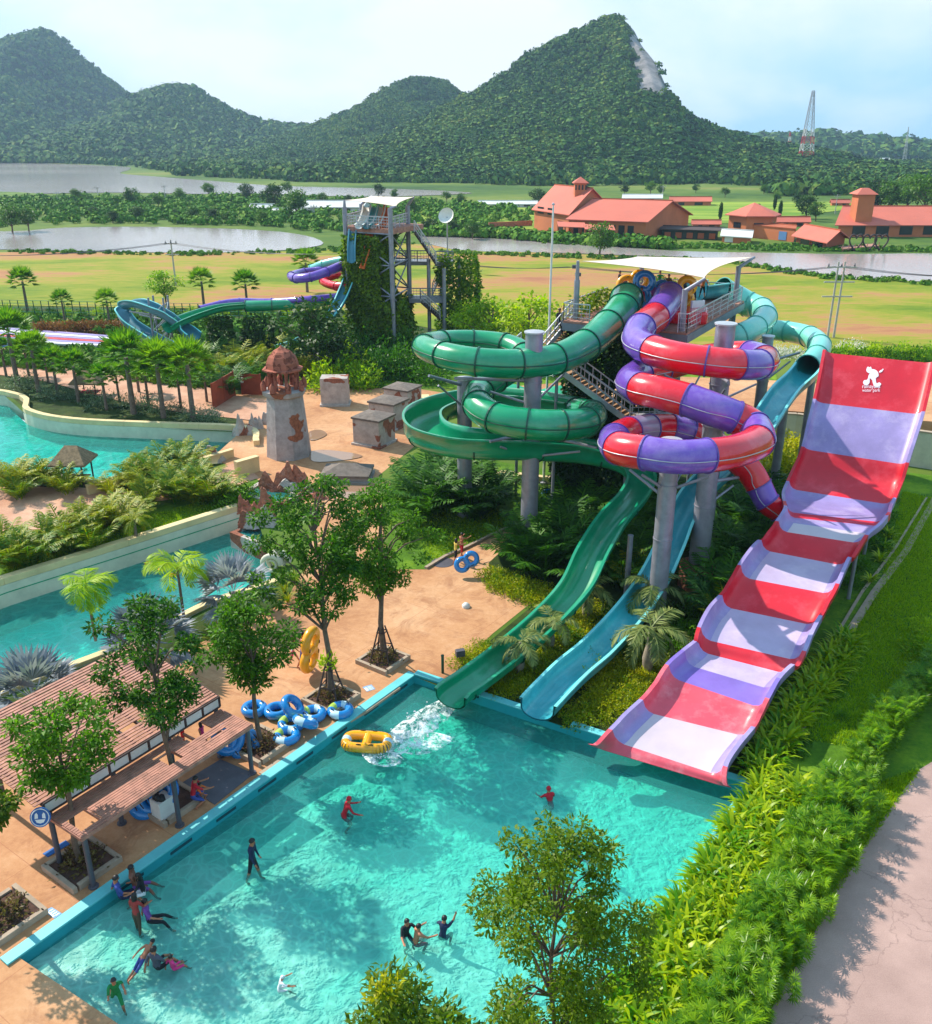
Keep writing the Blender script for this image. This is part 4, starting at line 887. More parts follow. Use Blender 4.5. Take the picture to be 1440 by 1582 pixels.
# flagpole, lamp posts by the stairs
def pole(name, label, cat, base, top, r, mat='light_steel', extra=None):
    t = T(name, label, cat, (base[0], base[1], 0)); mb = MB(); mb.cyl((base[0], base[1], -.05), (base[0], base[1], top), r, r * .6, 10); mb.build('pole', mat, t)
    mb = MB(); mb.lathe((base[0], base[1], 0), [(r * 3, 0), (r * 3, .12), (r * 1.2, .2)], 10, False); mb.build('foot', 'grey_steel', t); return t
q = P(847, 545, 56); t = pole('flagpole', 'tall white bare flagpole beside the green tube', 'pole', q, P(860, 318, 56).z, .09, 'white_panel')
mb = MB(); mb.lathe((q.x, q.y, P(860, 318, 56).z), [(0, 0), (.12, .08), (0, .2)], 8); mb.build('finial', 'light_steel', t)
q = P(888, 480, 57); t = pole('lamp_post', 'thin post with floodlights left of the shade sail', 'lamp post', q, P(888, 408, 57).z, .06, 'grey_steel')
for dx, yy in ((-.1, 412), (.1, 424)): mb = MB(); mb.box((q.x + dx, q.y, P(888, yy, 57).z), (.35, .25, .2)); mb.build('floodlight', 'dark_steel', t)
# ------------------------------------------------------------------ pergola by the pool
uL = G(65, 1240, 2.65); uR = G(337, 1075, 2.65); pF = G(125, 1295, 2.05); pE = G(412, 1130, 2.05)
AX = Vector((uR.x - uL.x, uR.y - uL.y)).normalized(); BX = Vector((-AX.y, AX.x))     # along, towards the river
def pg(o, a, b, z): q = Vector(o[:2]) + AX * a + BX * b; return Vector((q.x, q.y, z))
UL = (Vector(uR[:2]) - Vector(uL[:2])).length; LL = (Vector(pE[:2]) - Vector(pF[:2])).dot(AX)
t = T('pergola', 'two level reddish timber slat pergola with white fascia panels on the pool deck', 'pergola', (*pg(uL, 2, 2, 0)[:2], 0))
mb = MB(); r_ = random.Random(3)
for i in range(33):
    b = .06 + i * .137; z = 2.65 + .0225 * i; x = -.25
    while x < UL:
        L = r_.uniform(2.2, 4.5); e = min(UL, x + L)
        if not (4 < i < 8 and 2.6 < x < 3.4) : mb.beam(pg(uL, x, b, z + r_.uniform(-.006, .006)), pg(uL, e - .012, b, z + r_.uniform(-.006, .006)), .105, .03)
        x = e
mb.build('upper_slats', 'wood_red', t)
mb = MB(); 
for k in range(11): a = UL * k / 10; mb.beam(pg(uL, a, 0, 2.58), pg(uL, a, 4.5, 3.28), .07, .12)
mb.build('rafters', 'wood_dark', t)
mb = MB(); nP = 9
for k in range(nP + 1): a = UL * k / nP; mb.box(pg(uL, a, -.03, 2.42), (.06, .06, .4), rz=math.atan2(AX.y, AX.x))
mb.beam(pg(uL, 0, -.03, 2.22), pg(uL, UL, -.03, 2.22), .07, .06); mb.beam(pg(uL, 0, -.03, 2.61), pg(uL, UL, -.03, 2.61), .07, .06); mb.build('fascia_frame', 'wood_dark', t)
for k in range(nP): a = UL * k / nP; mb = MB(); mb.beam(pg(uL, a + .05, -.02, 2.415), pg(uL, a + UL / nP - .05, -.02, 2.415), .02, .33); mb.build('fascia_panel', 'white_panel', t)
mb = MB(); LW = (Vector(uL[:2]) - Vector(pF[:2])).dot(BX); a0 = (Vector(pF[:2]) - Vector(uL[:2])).dot(AX); nS = 15
tr = (Vector(G(262, 1172, 2.05)[:2]) - Vector(pF[:2])); ta, tb = tr.dot(AX), tr.dot(BX); tr = (Vector(G(128, 1268, 2.05)[:2]) - Vector(pF[:2])); sa, sb_ = tr.dot(AX), tr.dot(BX)
gaps = [(ta - .25, ta + .3, tb - .3, tb + .25), (sa - .3, sa + .4, sb_ - .35, sb_ + .35), (LL * .72, LL * .86, LW * .62, LW * 1.0), (LL * .78, LL * .90, LW * .3, LW * .42), (LL * .52, LL * .6, LW * .72, LW * .78), (LL * .3, LL * .42, LW * .1, LW * .15), (LL * .6, LL * .68, LW * .5, LW * .56)]
for i in range(nS):
    b = .05 + i * (LW - .1) / (nS - 1); x = 0
    while x < LL - .05:
        e = min(LL, x + r_.uniform(1.5, 3.0)); segs = [(x, e)]
        for g0, g1, h0, h1 in gaps:
            if h0 < b < h1: segs = [s for (u, v) in segs for s in ((u, min(v, g0)), (max(u, g1), v)) if s[1] - s[0] > .1]
        for u, v in segs: mb.beam(pg(pF, u, b, 2.07 + r_.uniform(-.008, .008)), pg(pF, v - .01, b, 2.07 + r_.uniform(-.008, .008)), .085, .028)
        x = e
mb.build('lower_slats', 'wood_red', t)
mb = MB()
for k in range(9): mb.beam(pg(pF, LL * k / 8, 0, 2.0), pg(pF, LL * k / 8, LW, 2.0), .06, .1)
mb.beam(pg(pF, 0, 0, 1.99), pg(pF, LL, 0, 1.99), .07, .13); mb.build('lower_beams', 'wood_red', t)
for a, b, zt in ((.15, .12, 1.95), (LL * .5, .1, 1.95), (LL - .15, .12, 1.95), (.1, LW + .12, 2.5), (LL * .35, LW + .15, 2.5), (LL * .68, LW + .15, 2.5), (LL - .1, LW + .15, 2.5), (.6, LW + 4.0, 3.1), (LL * .5, LW + 4.0, 3.1), (LL - .3, LW + 4.0, 3.1)):
    mb = MB(); q = pg(pF, a, b, 0); mb.cyl(q, q + Vector((0, 0, zt)), .085, n=10); mb.lathe(q, [(.16, 0), (.16, .05), (.085, .06)], 10, False); mb.build('post', 'dark_steel' if a > 2 or b < 1 else 'dark_steel', t)
c = G(63, 1262, 2.3); mb = MB(); n_ = Vector((.1, -.9, .35)).normalized(); mb.cyl(c, c + n_ * .05, .3, n=28); sg = single('round_sign', mb, 'sign_blue', 'round blue sign with a white emblem on the left pergola post', 'sign')
# white ring and figure on the sign
q = n_.to_track_quat('Z', 'Y').to_matrix(); mb = MB()
mb.torus(c + n_ * .055, .255, .014, 28, 6, rot=q)
for pts in ([(-.16, -.04), (-.15, .1), (-.1, .15), (-.06, .08), (-.06, -.02)], [(.16, -.04), (.15, .1), (.1, .15), (.06, .08), (.06, -.02)][::-1], [(-.15, -.06), (.15, -.06), (.1, -.15), (0, -.18), (-.1, -.15)][::-1]):
    mb.add([c + n_ * .06 + q @ Vector((a, b, 0)) for a, b in pts], [list(range(len(pts)))])
o = mb.build('sign_emblem', 'sign_white', None); o.parent = sg; o.location = -sg.location
# planters
PLT = [((128, 1338), 'soil-filled kerb planter around the tree at the left end of the pergola'), ((262, 1243), 'kerb planter under the middle of the pergola'), ((402, 1155), 'kerb planter beside the right end of the pergola'), ((512, 1082), 'kerb planter with staked tree behind the swim rings'), ((592, 1022), 'kerb planter with staked tree nearest the pool corner'), ((8, 1420), 'kerb planter at the left edge beside the beach end'), ((1030 - 360, 1340 + 320), 'x')]
TREEPOS = []
for k, ((px, py), lb) in enumerate(PLT[:6]):
    c = G(px, py); TREEPOS.append(c); t = T('planter', lb, 'planter', tuple(c), 'kerbed square planters on the pool deck'); h = .78; w = .15; cs = [Vector(c[:2]) + U * a * h + V2 * b * h for a, b in ((-1, -1), (1, -1), (1, 1), (-1, 1))]
    mb = MB(); ang = math.atan2(U.y, U.x)
    for s in (-1, 1):
        mb.box(c + Vector((*(U * s * h), .1)), (w, 2 * h + w, .24), rz=ang); mb.box(c + Vector((*(V2 * s * h), .1)), (2 * h - w, w, .24), rz=ang)
    mb.build('kerb', 'kerb', t, bevel=.015); mb = MB(); mb.prism([Vector(c[:2]) + (q - Vector(c[:2])) * .95 for q in cs], .02, .16); mb.build('soil', 'soil', t)
# ------------------------------------------------------------------ swim rings
def ring(name, c, R1, r, label, pattern='plain', tilt=(0, 0), group=None, handles=True, cat='swim ring'):
    t = T(name, label, cat, tuple(c), group); m = Matrix.Rotation(tilt[0], 3, 'X') @ Matrix.Rotation(tilt[1], 3, 'Y')
    mb = MB(); seg = (lambda f: (0, 1, 0, 2, 0, 1, 0, 0)[int(f * 8) % 8]) if pattern == 'print' else None
    mb.torus(c, R1, r, 40, 14, rot=m, seg=seg); mb.build('ring', ['blue_vinyl', 'pale_vinyl', 'lime_vinyl'], t)
    for s in (0, math.pi):
        mb = MB(); a = s + .7; p = c + m @ Vector((R1 * math.cos(a), R1 * math.sin(a), r * .98)); d = m @ Vector((-math.sin(a), math.cos(a), 0)); u = m @ Vector((0, 0, 1))
        mb.sweep([p - d * .1, p - d * .06 + u * .04, p + d * .06 + u * .04, p + d * .1], .018, 6); mb.build('handle', 'black_rubber', t)
    return t
RG = [((402, 1104), .20, 'plain', (0, .05), 'plain blue swim ring furthest left of the pile beside the pergola'), ((437, 1107), .20, 'plain', (0, 0), 'plain blue swim ring lying under the tilted ring in the pile'), ((461, 1100), .62, 'plain', (.15, .75), 'blue swim ring tilted up on its neighbours at the back of the pile'),
      ((493, 1112), .20, 'print', (0, 0), 'printed blue swim ring at the right end of the main pile'), ((459, 1127), .20, 'print', (.1, 0), 'printed swim ring half hidden under the leaning one in the pile'), ((481, 1124), .52, 'print', (-.5, .35), 'printed blue and white swim ring leaning on the others mid pile'), ((452, 1146), .20, 'print', (0, 0), 'printed blue swim ring nearest the pool wall at the pile front'), ((535, 1106), .20, 'print', (0, 0), 'printed blue swim ring lying apart by the pool edge behind the pile')]
for (px, py), z, pat, tl, lb in RG: ring('swim_ring', G(px - 9, py - 9, z), .36, .17, lb, pat, tl, 'blue swim rings stacked on the deck')
def double_ring(name, c, R1, r, m, label, mt, boxy=0, end=None):
    t = T(name, label, 'double tube', tuple(c), 'double inflatable tubes'); mb = MB(); off = R1 * .92
    if boxy:
        pts = []; 
        for i in range(49):
            a = 6.28318 * i / 48; ca, sa2 = math.cos(a), math.sin(a); e = 4.0; rr = (abs(ca) ** e + abs(sa2) ** e) ** (-1 / e)
            pts.append(c + m @ Vector((rr * ca * R1 * 1.72, rr * sa2 * R1 * .84, 0)))
        for i in range(48):
            mb.cur = 1 if (i in (46, 47, 0, 1, 22, 23, 24, 25)) else 0; mb.sweep([pts[i], pts[i + 1]], r, 12, caps=False)
        mb.cur = 0; mb.sweep([c + m @ Vector((0, -R1 * .8, .02)), c + m @ Vector((0, R1 * .8, .02))], r * .9, 12)
    else:
        for s in (-1, 1): mb.torus(c + m @ Vector((s * off, 0, 0)), R1, r, 36, 12, rot=m)
    mb.build('tube_body', [mt, 'pale_vinyl'], t)
    for a, b in ((-1, 1), (1, 1), (-1, -1), (1, -1)):
        p = c + m @ Vector((a * off * .55, b * R1 * .95, r * .8)); d = m @ Vector((1, 0, 0)); u = m @ Vector((0, 0, 1)); mb = MB(); mb.sweep([p - d * .1, p - d * .06 + u * .05, p + d * .06 + u * .05, p + d * .1], .02, 6); mb.build('handle', 'black_rubber', t)
    return t
def basis(x, z): x = Vector(x).normalized(); z = Vector(z); z = (z - x * z.dot(x)).normalized(); return Matrix((x, z.cross(x), z)).transposed()
double_ring('double_tube', G(567, 1146, -.15), .46, .19, basis((1, -.1, 0), (0, 0, 1)), 'yellow two-seat inflatable floating empty below the green flume splash', 'yellow_vinyl', 1)
double_ring('double_tube', G(721, 868, .8), .30, .14, basis((.85, .3, .45), (.2, -1, .35)), 'blue two-hole tube carried by two children near the hedge', 'blue_vinyl')
double_ring('double_tube', G(479, 1004, 1.25), .46, .2, basis((.12, 0, 1), (.95, -.3, 0)), 'yellow two-hole tube held upright by a man on the plaza', 'yellow_vinyl')
double_ring('double_tube', P(992, 447, 56.6), .5, .21, basis((.25, .1, 1), (-.2, -1, .1)), 'blue tube stood upright at the platform railing', 'blue_vinyl')
double_ring('double_tube', P(978, 437, 60), .5, .2, basis((1, .2, .35), (0, -1, .25)), 'orange yellow tube carried at the left of the platform', 'yellow_vinyl')
double_ring('double_tube', P(1015, 452, 58.5), .42, .2, basis((.9, .2, .5), (.2, -1, .3)), 'second blue tube held flat among the platform crowd', 'blue_vinyl')
double_ring('double_tube', P(1059, 452, 56), .42, .22, basis((.15, .1, 1), (-.1, -1, 0)), 'orange tube held upright beside the purple tube entrance', 'yellow_vinyl')
ring('swim_ring', G(850, 765, .5), .42, .18, 'orange swim ring left on the grass behind the green flume', 'plain', (.3, 0)).children[0].data.materials[0] = M['yellow_vinyl']
for k, (x, y, z, tl) in enumerate([(236, 1232, .5, (.9, .3)), (250, 1222, .8, (1.0, -.2)), (226, 1240, .3, (.6, .4))]): ring('swim_ring', G(x, y, z), .42, .19, 'blue swim ring stacked upright in the shade under the pergola', 'plain', tl, 'rings stacked beneath the pergola')
ring('swim_ring', G(352, 1142, .6), .44, .18, 'blue swim ring leaning upper under the right end of the canopy', 'plain', (.9, .2)); ring('swim_ring', G(378, 1150, .3), .44, .18, 'blue swim ring leaning lower beside the right planter', 'plain', (1.0, .5))
# bin, mats, floor signs, small deck things
c = G(262, 1268); mb = MB(); mb.prism([Vector(c[:2]) + AX * a + BX * b for a, b in ((-.3, 0), (.3, 0), (.3, .5), (-.3, .5))], 0, .85); t = T('storage_box', 'white open box of gear under the pergola edge', 'box', tuple(c)); mb.build('box_body', 'white_panel', t, bevel=.02)
mb = MB(); q0 = c + Vector((*(BX * .25), .9)); [mb.lathe(q0 + Vector((random.uniform(-.2, .2), random.uniform(-.15, .15), -.05)), [(0, -.08), (.12, 0), (.1, .1), (0, .16)], 8) for _ in range(5)]; mb.build('gear', 'black_rubber', t)['kind'] = 'stuff'
def flat(name, pxs, z, m, label, cat, th=.02):
    mb = MB(); mb.prism([G(a, b) for a, b in pxs], z, z + th); return single(name, mb, m, label, cat)
flat('rubber_mat', [(280, 1211), (341, 1174), (392, 1196), (332, 1244)], .014, 'rubber_mat', 'dark grey ribbed mat on the deck in front of the pergola', 'mat')
flat('blue_mat', [(66, 1320), (102, 1299), (108, 1305), (74, 1325)], .014, 'blue_mat', 'folded blue mat on the shaded deck beside the left planter', 'mat')
def floor_sign(pxs, label):
    o = flat('floor_sign', pxs, .012, 'floor_sign', label, 'floor sign', .006); ps = [G(a, b, .021) for a, b in pxs]; mb = MB()
    f = lambda u, v: ps[0].lerp(ps[1], u).lerp(ps[3].lerp(ps[2], u), v)
    for k in range(4): mb.add([f(.42, .15 + .2 * k), f(.92, .15 + .2 * k), f(.92, .23 + .2 * k), f(.42, .23 + .2 * k)], [(3, 2, 1, 0)])
    mb.add([f(.08, .2), f(.34, .2), f(.34, .8), f(.08, .8)], [(3, 2, 1, 0)]); q = mb.build('sign_print', 'sign_white', None); q.parent = o; q.location = -o.location
floor_sign([(560, 1062), (574, 1058), (580, 1065), (567, 1069)], 'small blue and white notice on the paving near the pool corner')
floor_sign([(68, 1408), (80, 1402), (96, 1412), (84, 1420)], 'small blue and white notice on the paving left of the beach end')
for (x, y), lb in (((684, 869), 'round dark disc on the plaza near the lawn kerb'),): c = G(x, y, .012); mb = MB(); mb.lathe(c, [(.62, 0), (.62, .015), (.5, .02), (0, .02)], 24, False); single('dark_disc', mb, 'dark_steel', lb, 'drain cover')  # thin dark disc laid on the paving
c = G(720, 938); mb = MB(); mb.lathe(c, [(.2, 0), (.2, .12), (.1, .22), (0, .24)], 12); single('floor_light', mb, 'white_panel', 'small white ground light in the middle of the empty plaza', 'light')
c = G(684, 1040); mb = MB(); mb.cyl(c, c + Vector((0, 0, .85)), .06, n=10); mb.lathe(c + Vector((0, 0, .85)), [(.07, 0), (.07, .04), (0, .06)], 10); single('bollard', mb, 'green_ring', 'short dark green post at the pool corner beside the green flume', 'post')
c = G(711, 1024); t = T('spot_light', 'small dark ground spotlight among shrubs beside the green flume', 'light', tuple(c)); mb = MB(); mb.cyl(c, c + Vector((0, 0, .35)), .04); mb.build('stake', 'dark_steel', t); mb = MB(); mb.box(c + Vector((0, 0, .5)), (.4, .25, .3), rz=.3); mb.build('lamp_head', 'dark_steel', t, bevel=.02)
# ------------------------------------------------------------------ ruined tower with dome, stone blocks
def ruin_mat(name, a, b_, sc, th):
    t = NT(name); b = t.bsdf(.9, .2); p = t.pos(); k = t.ramp(t.noise(sc, 3, .5, p, .4), [(th, (0, 0, 0)), (th + .012, (1, 1, 1))])
    g = t.ramp(t.noise(1.6, 7, .7, p), [(.3, lin(tuple(v * .8 for v in a))), (.6, lin(a)), (.8, lin(tuple(min(255, v * 1.08) for v in a)))])
    br = t.ramp(t.noise(5, 5, .8, p), [(.3, lin(tuple(v * .6 for v in b_))), (.7, lin(b_))]); t.l(t.mix(k, g, br), b.inputs['Base Color'])
    t.l(t.bump(t.math('ADD', t.math('MULTIPLY', t.noise(5, 5, .8, p), .5), t.math('MULTIPLY', k, -.4)), .5, .12), b.inputs['Normal']); t.surf(b.outputs[0]); return t.m
M['ruin'] = ruin_mat('ruin_plaster', (170, 160, 158), (176, 108, 78), .42, .57)
M['ruin2'] = ruin_mat('ruin_plaster_worn', (184, 172, 164), (166, 104, 82), .55, .55)
M['dome_stone'] = ruin_mat('dome_stone', (176, 104, 84), (150, 84, 66), 2.2, .55)
c = G(447, 702); t = T('ruined_tower', 'octagonal grey plaster tower with pink domed lantern on the terrace', 'tower', tuple(c)); n8 = 6.28318 / 16
mb = MB(); mb.lathe(c, [(1.62, -.1), (1.28, 4.35), (1.5, 4.5), (1.56, 4.8), (1.3, 4.9), (0, 4.9)], 8, False, rz=n8); mb.build('shaft', 'ruin', t)
mb = MB()
for k in range(8): 
    a = 6.28318 * (k + .5) / 8; q = c + Vector((1.42 * math.cos(a), 1.42 * math.sin(a), 4.85)); mb.lathe(q, [(.2, 0), (.2, .45), (.12, .6), (0, .8)], 8)
mb.build('parapet', 'dome_stone', t)
for k in range(8): mb = MB(); a = 6.28318 * k / 8 + n8; q = c + Vector((.98 * math.cos(a), .98 * math.sin(a), 4.85)); mb.lathe(q, [(.2, 0), (.14, .2), (.12, 1.1), (.22, 1.4)], 8); mb.build('pillar', 'dome_stone', t)
mb = MB(); mb.lathe(c, [(1.0, 6.15), (1.42, 6.2), (1.44, 6.32), (1.16, 6.36), (1.12, 6.75), (.95, 7.15), (.62, 7.5), (.25, 7.7), (.08, 7.85), (0, 7.95)], 8, False, rz=n8); mb.build('dome', 'dome_stone', t)
def oblock(name, c, ang, w, d, h, label, mt, roof=None, rh=.25):
    t = T(name, label, 'stone block', tuple(c), 'plaster blocks on the terrace'); mb = MB(); m = Matrix.Rotation(ang, 3, 'Z'); mb.box(c + Vector((0, 0, h / 2)), (w, d, h), rz=ang); mb.box(c + Vector((0, 0, .08)), (w + .25, d + .25, .2), rz=ang); mb.build('block_wall', mt, t, bevel=.03)
    if roof:
        cc = lambda a, b, z: c + m @ Vector((a, b, z)); mb = MB(); e = .08; hw, hd = w / 2 + e, d / 2 + e
        mb.add([cc(-hw, -hd, h), cc(hw, -hd, h), cc(hw, hd, h), cc(-hw, hd, h), cc(-hw, -hd, h + .14), cc(hw, -hd, h + .14), cc(hw, hd, h + .14), cc(-hw, hd, h + .14), cc(-w * .12, 0, h + .14 + rh), cc(w * .12, 0, h + .14 + rh)],
               [(3, 2, 1, 0), (0, 1, 5, 4), (1, 2, 6, 5), (2, 3, 7, 6), (3, 0, 4, 7), (4, 5, 9, 8), (6, 7, 8, 9), (5, 6, 9), (7, 4, 8)])
        mb.build('slatted_top', roof, t)
    return t
ang = math.atan2(U.y, U.x)
c1 = G(577, 690); c2 = G(600, 663); c3 = G(622, 640)
for c, lb in ((c1, 'nearest of the three joined plaster blocks with slatted tops'), (c2, 'middle of the three joined plaster blocks with slatted tops'), (c3, 'furthest of the three joined plaster blocks with slatted tops')):
    oblock('stone_block', c + Vector((0, .9, 0)), R(62), 2.2, 2.3, 2.0, lb, 'ruin2', 'roof_tile_grey')
oblock('stone_block', G(517, 628) + Vector((0, .8, 0)), R(2), 2.3, 1.6, 2.4, 'single cube-like plaster block with brown patches behind the domed tower', 'ruin2')
oblock('stone_block', G(646, 628), R(4), 1.9, 1.2, .9, 'low cream block right of the joined plaster blocks', 'cream', None)
oblock('stone_block', G(536, 742) + Vector((0, .4, 0)), R(-3), 3.1, 2.3, .45, 'low slatted grey pyramid cover standing in the terrace puddle', 'grey_stone', 'roof_tile_grey', .5)
pm = NT('puddle_water'); b = pm.bsdf(.03, .6); b.inputs['Base Color'].default_value = (*lin((150, 118, 96)), 1); pm.surf(b.outputs[0])
for pl in ([(478, 700), (500, 696), (540, 700), (560, 706), (530, 712), (485, 714)], [(510, 760), (530, 752), (570, 752), (590, 744), (604, 748), (580, 765), (540, 772)], [(478, 668), (495, 665), (505, 672), (490, 680), (478, 680)]):
    sheet('puddle', smoothpoly(gp(pl), 4), [], .014, pm.m)
# cascade: stepped pools, rocks and carved wall between terrace and river
CSM = water_mat('cascade_water', (.7, 1, 1), 1.2, .3, .8, .7); CS = NT('cascade_basin'); b = CS.bsdf(.5, .4); b.inputs['Base Color'].default_value = (*lin((70, 196, 210)), 1); CS.surf(b.outputs[0]); M['cascade_floor'] = CS.m
def basin(pxs, z, label, rim=.3):
    pl = [Vector(G(a, b, z)[:2]) for a, b in pxs]; cen = sum(pl, Vector((0, 0))) / len(pl); t = T('cascade_pool', label, 'water feature', (cen.x, cen.y, 0)); ar = sum(pl[i].cross(pl[(i + 1) % len(pl)]) for i in range(len(pl)))
    if ar < 0: pl = pl[::-1]
    ring_ = pl + pl[:1]; mb = MB(); ribbon(ring_, -2.4, z + .02, -rim, mb); mb.build('rim_wall', 'ruin2', t)
    mb = MB(); mb.prism(pl, -2.4, z - .35); mb.build('basin_floor', 'cascade_floor', t); mb = MB(); mb.prism(pl, z - .349, z - .08); mb.build('water', CSM.m, t); return t
basin([(380, 762), (402, 748), (458, 764), (432, 776)], .25, 'upper turquoise cascade pool under the craggy rocks')
basin([(366, 822), (392, 812), (500, 852), (480, 868)], -.2, 'lower turquoise cascade pool beside the silver palms')
def crag(c, w, h, seed, label, mt='brick_brown', n=4, d=.5):
    """jagged upright slab: a thick wall with a broken, knobbly outline"""
    rr = random.Random(seed); nx, nz = 22, 12; ph = [rr.uniform(0, 6.28) for _ in range(6)]; mb = MB(); th = .16 + w * .09
    def top(u): return h * (.62 + .24 * math.sin(u * 6.28 * n / 3 + ph[0]) + .1 * math.sin(u * 6.28 * n * .9 + ph[1]) + .04 * math.sin(u * 40 + ph[2])) * (math.sin(math.pi * min(1, max(0, u * .94 + .03))) ** .45)
    g = {}
    for s_ in (0, 1):
        for i in range(nx + 1):
            for k in range(nz + 1):
                u = i / nx; f = k / nz; x = (u - .5) * w; z = max(.08, top(u)) * f; lump = .5 + .5 * math.sin(x * 5 + z * 4 + ph[3] + s_) * math.sin(z * 6 + ph[4]) + rr.uniform(-.2, .2)
                y = (-1 if s_ == 0 else 1) * th * (1 - .72 * f) * (.7 + .5 * lump); g[s_, i, k] = len(mb.v); mb.v.append(c + Vector((x + rr.uniform(-.03, .03), y * d * 1.8, z - .1 + rr.uniform(-.02, .02))))
    for s_ in (0, 1):
        for i in range(nx):
            for k in range(nz): f = [g[s_, i, k], g[s_, i + 1, k], g[s_, i + 1, k + 1], g[s_, i, k + 1]]; mb.f.append(f if s_ == 0 else f[::-1]); mb.m.append(0); mb.sm.append(False)
    for i in range(nx): mb.f.append([g[0, i, nz], g[0, i + 1, nz], g[1, i + 1, nz], g[1, i, nz]]); mb.m.append(0); mb.sm.append(False)
    for i, f_ in ((0, 1), (nx, -1)):
        for k in range(nz): f = [g[1, i, k], g[0, i, k], g[0, i, k + 1], g[1, i, k + 1]]; mb.f.append(f[::f_]); mb.m.append(0); mb.sm.append(False)
    return single('rock_crag', mb, mt, label, 'rock', 'rock crags around the cascade')
crag(G(432, 758), 2.6, 2.5, 3, 'left tall craggy brown rock above the upper cascade pool'); crag(G(462, 756), 2.4, 2.0, 5, 'right craggy brown rock above the upper cascade pool'); crag(G(446, 762), 3.2, 1.2, 9, 'pale worn plaster wall between the upper cascade rocks', 'ruin2', 5)
crag(G(405, 800) , 1.6, 2.6, 12, 'brown craggy rock spire above the lower cascade pool', n=3); crag(G(382, 790), 1.2, 1.6, 14, 'low brown rock beside the river channel end', n=3); crag(G(398, 812), 2.2, 1.7, 21, 'pale carved plaster slab above the lower cascade pool', 'ruin2', 4)
crag(G(484, 770), 2.4, .8, 31, 'low rubble ridge at the right end of the upper cascade', n=6)
# scroll carving on the lower pool wall
t = T('scroll_carving', 'pale stone scroll carving on the lower cascade wall', 'sculpture', tuple(G(428, 878)))
for s, (x0, y0) in ((1, (418, 872)), (1.15, (429, 868))):
    c = G(x0, y0, .2); mb = MB(); mb.sweep([c + Vector((.55 * s * math.cos(a) * (1 - a / 14), 0, .55 * s * math.sin(a) * (1 - a / 14))) for a in [i * .35 for i in range(26)]] , [.17 * s * (1 - i / 34) for i in range(26)], 8); mb.build('scroll', 'cream_pale', t)
for (x, y, h, w, sd_, lb) in ((375, 672, 2.0, 1.6, 5, 'pale broken wall piece at the right end of the wave pool'), (395, 662, 1.6, 1.2, 6, 'tall pale broken wall piece beside the stream channel'), (325, 712, 1.5, 2.2, 7, 'pale jagged wall piece at the near corner of the wave pool'), (408, 655, 1.3, 1.6, 8, 'low pale broken wall piece left of the domed tower')): crag(G(x, y), w, h, sd_, lb, 'ruin2', 5, .45)
def seg_wall(a, b, h, w, m, label, z=0, cat='wall', name='low_wall', cap='cream'):
    a, b = G(*a), G(*b); t = T(name, label, cat, ((a.x + b.x) / 2, (a.y + b.y) / 2, z)); mb = MB(); wall_run(mb, a, b, z - .1, z + h, w); mb.build('wall', m, t); mb = MB(); d = (Vector(b[:2]) - Vector(a[:2])).normalized(); wall_run(mb, Vector(a[:2]) - Vector((-d.y, d.x)) * .04, Vector(b[:2]) - Vector((-d.y, d.x)) * .04, z + h + .002, z + h + .1, w + .08); mb.build('coping', cap, t); return t
seg_wall((138, 765), (218, 742), .55, .3, 'cream', 'low cream wall along the pink path behind the areca palms')
seg_wall((310, 722), (362, 706), .5, .3, 'cream', 'low cream wall at the near corner of the wave pool')
seg_wall((368, 738), (402, 728), 1.0, .35, 'cream', 'tall cream wall end left of the cascade rocks')
seg_wall((770, 738), (878, 752), .35, .3, 'cream', 'yellowish kerb wall curving behind the green loops')
seg_wall((690, 732), (800, 745), .35, .3, 'cream', 'yellowish kerb wall behind the dark palms')
seg_wall((1150, 688), (1224, 692), 2.5, .3, 'cream_pale', 'tall pale retaining wall behind the turquoise flume', cap='kerb')
seg_wall((1224, 692), (1500, 735), 2.5, .3, 'cream_pale', 'tall pale retaining wall behind the striped slide', cap='kerb')
def kerbline(pxs, w, h, label, m='kerb', z=0):
    mb = ribbon(gp(pxs), z - .05, z + h, w); return single('kerb_edging', mb, m, label, 'kerb')
kerbline([(660, 880), (690, 862), (722, 848), (755, 832), (785, 818), (800, 826)], .18, .14, 'curved stone kerb between lawn and plaza')
kerbline([(610, 1060), (560, 1095), (500, 1130), (440, 1168), (400, 1195)], .3, .05, 'pale edging strip along the pool wall behind the swim rings')
kerbline([(1440, 770), (1395, 850), (1345, 915), (1300, 985), (1265, 1060), (1225, 1130)], .35, .07, 'narrow stone channel edging running beside the lawn'); kerbline([(1430, 770), (1380, 850), (1330, 915), (1288, 985), (1252, 1060), (1212, 1130)], .12, .1, 'inner kerb of the stone channel beside the lawn')
yd = [Vector(G(a, b, 2.6)[:2]) for a, b in [(1150, 600), (1330, 586), (1440, 590), (1620, 600), (1640, 670), (1440, 650), (1224, 634), (1140, 628)]]
mb = MB(); mb.prism(yd, -.1, 2.55); o = single('raised_yard', mb, PAVE, 'raised sandy service yard behind the pale retaining wall', 'terrace')
for k, (x, y) in enumerate([(1290, 588), (1308, 590), (1326, 592)]):
    c = G(x, y, 2.55); t = T('air_conditioner', 'white outdoor cooling unit, ' + nth(k, 3, 'three in the yard'), 'cooling unit', tuple(c), 'cooling units in the yard'); mb = MB(); mb.box(c + Vector((0, .3, .45)), (.85, .5, .85)); mb.build('casing', 'white_panel', t, bevel=.02); mb = MB(); mb.torus(c + Vector((0, .04, .45)), .28, .02, 20, 5, rot=Matrix.Rotation(R(90), 3, 'X')); mb.build('fan_guard', 'dark_steel', t)
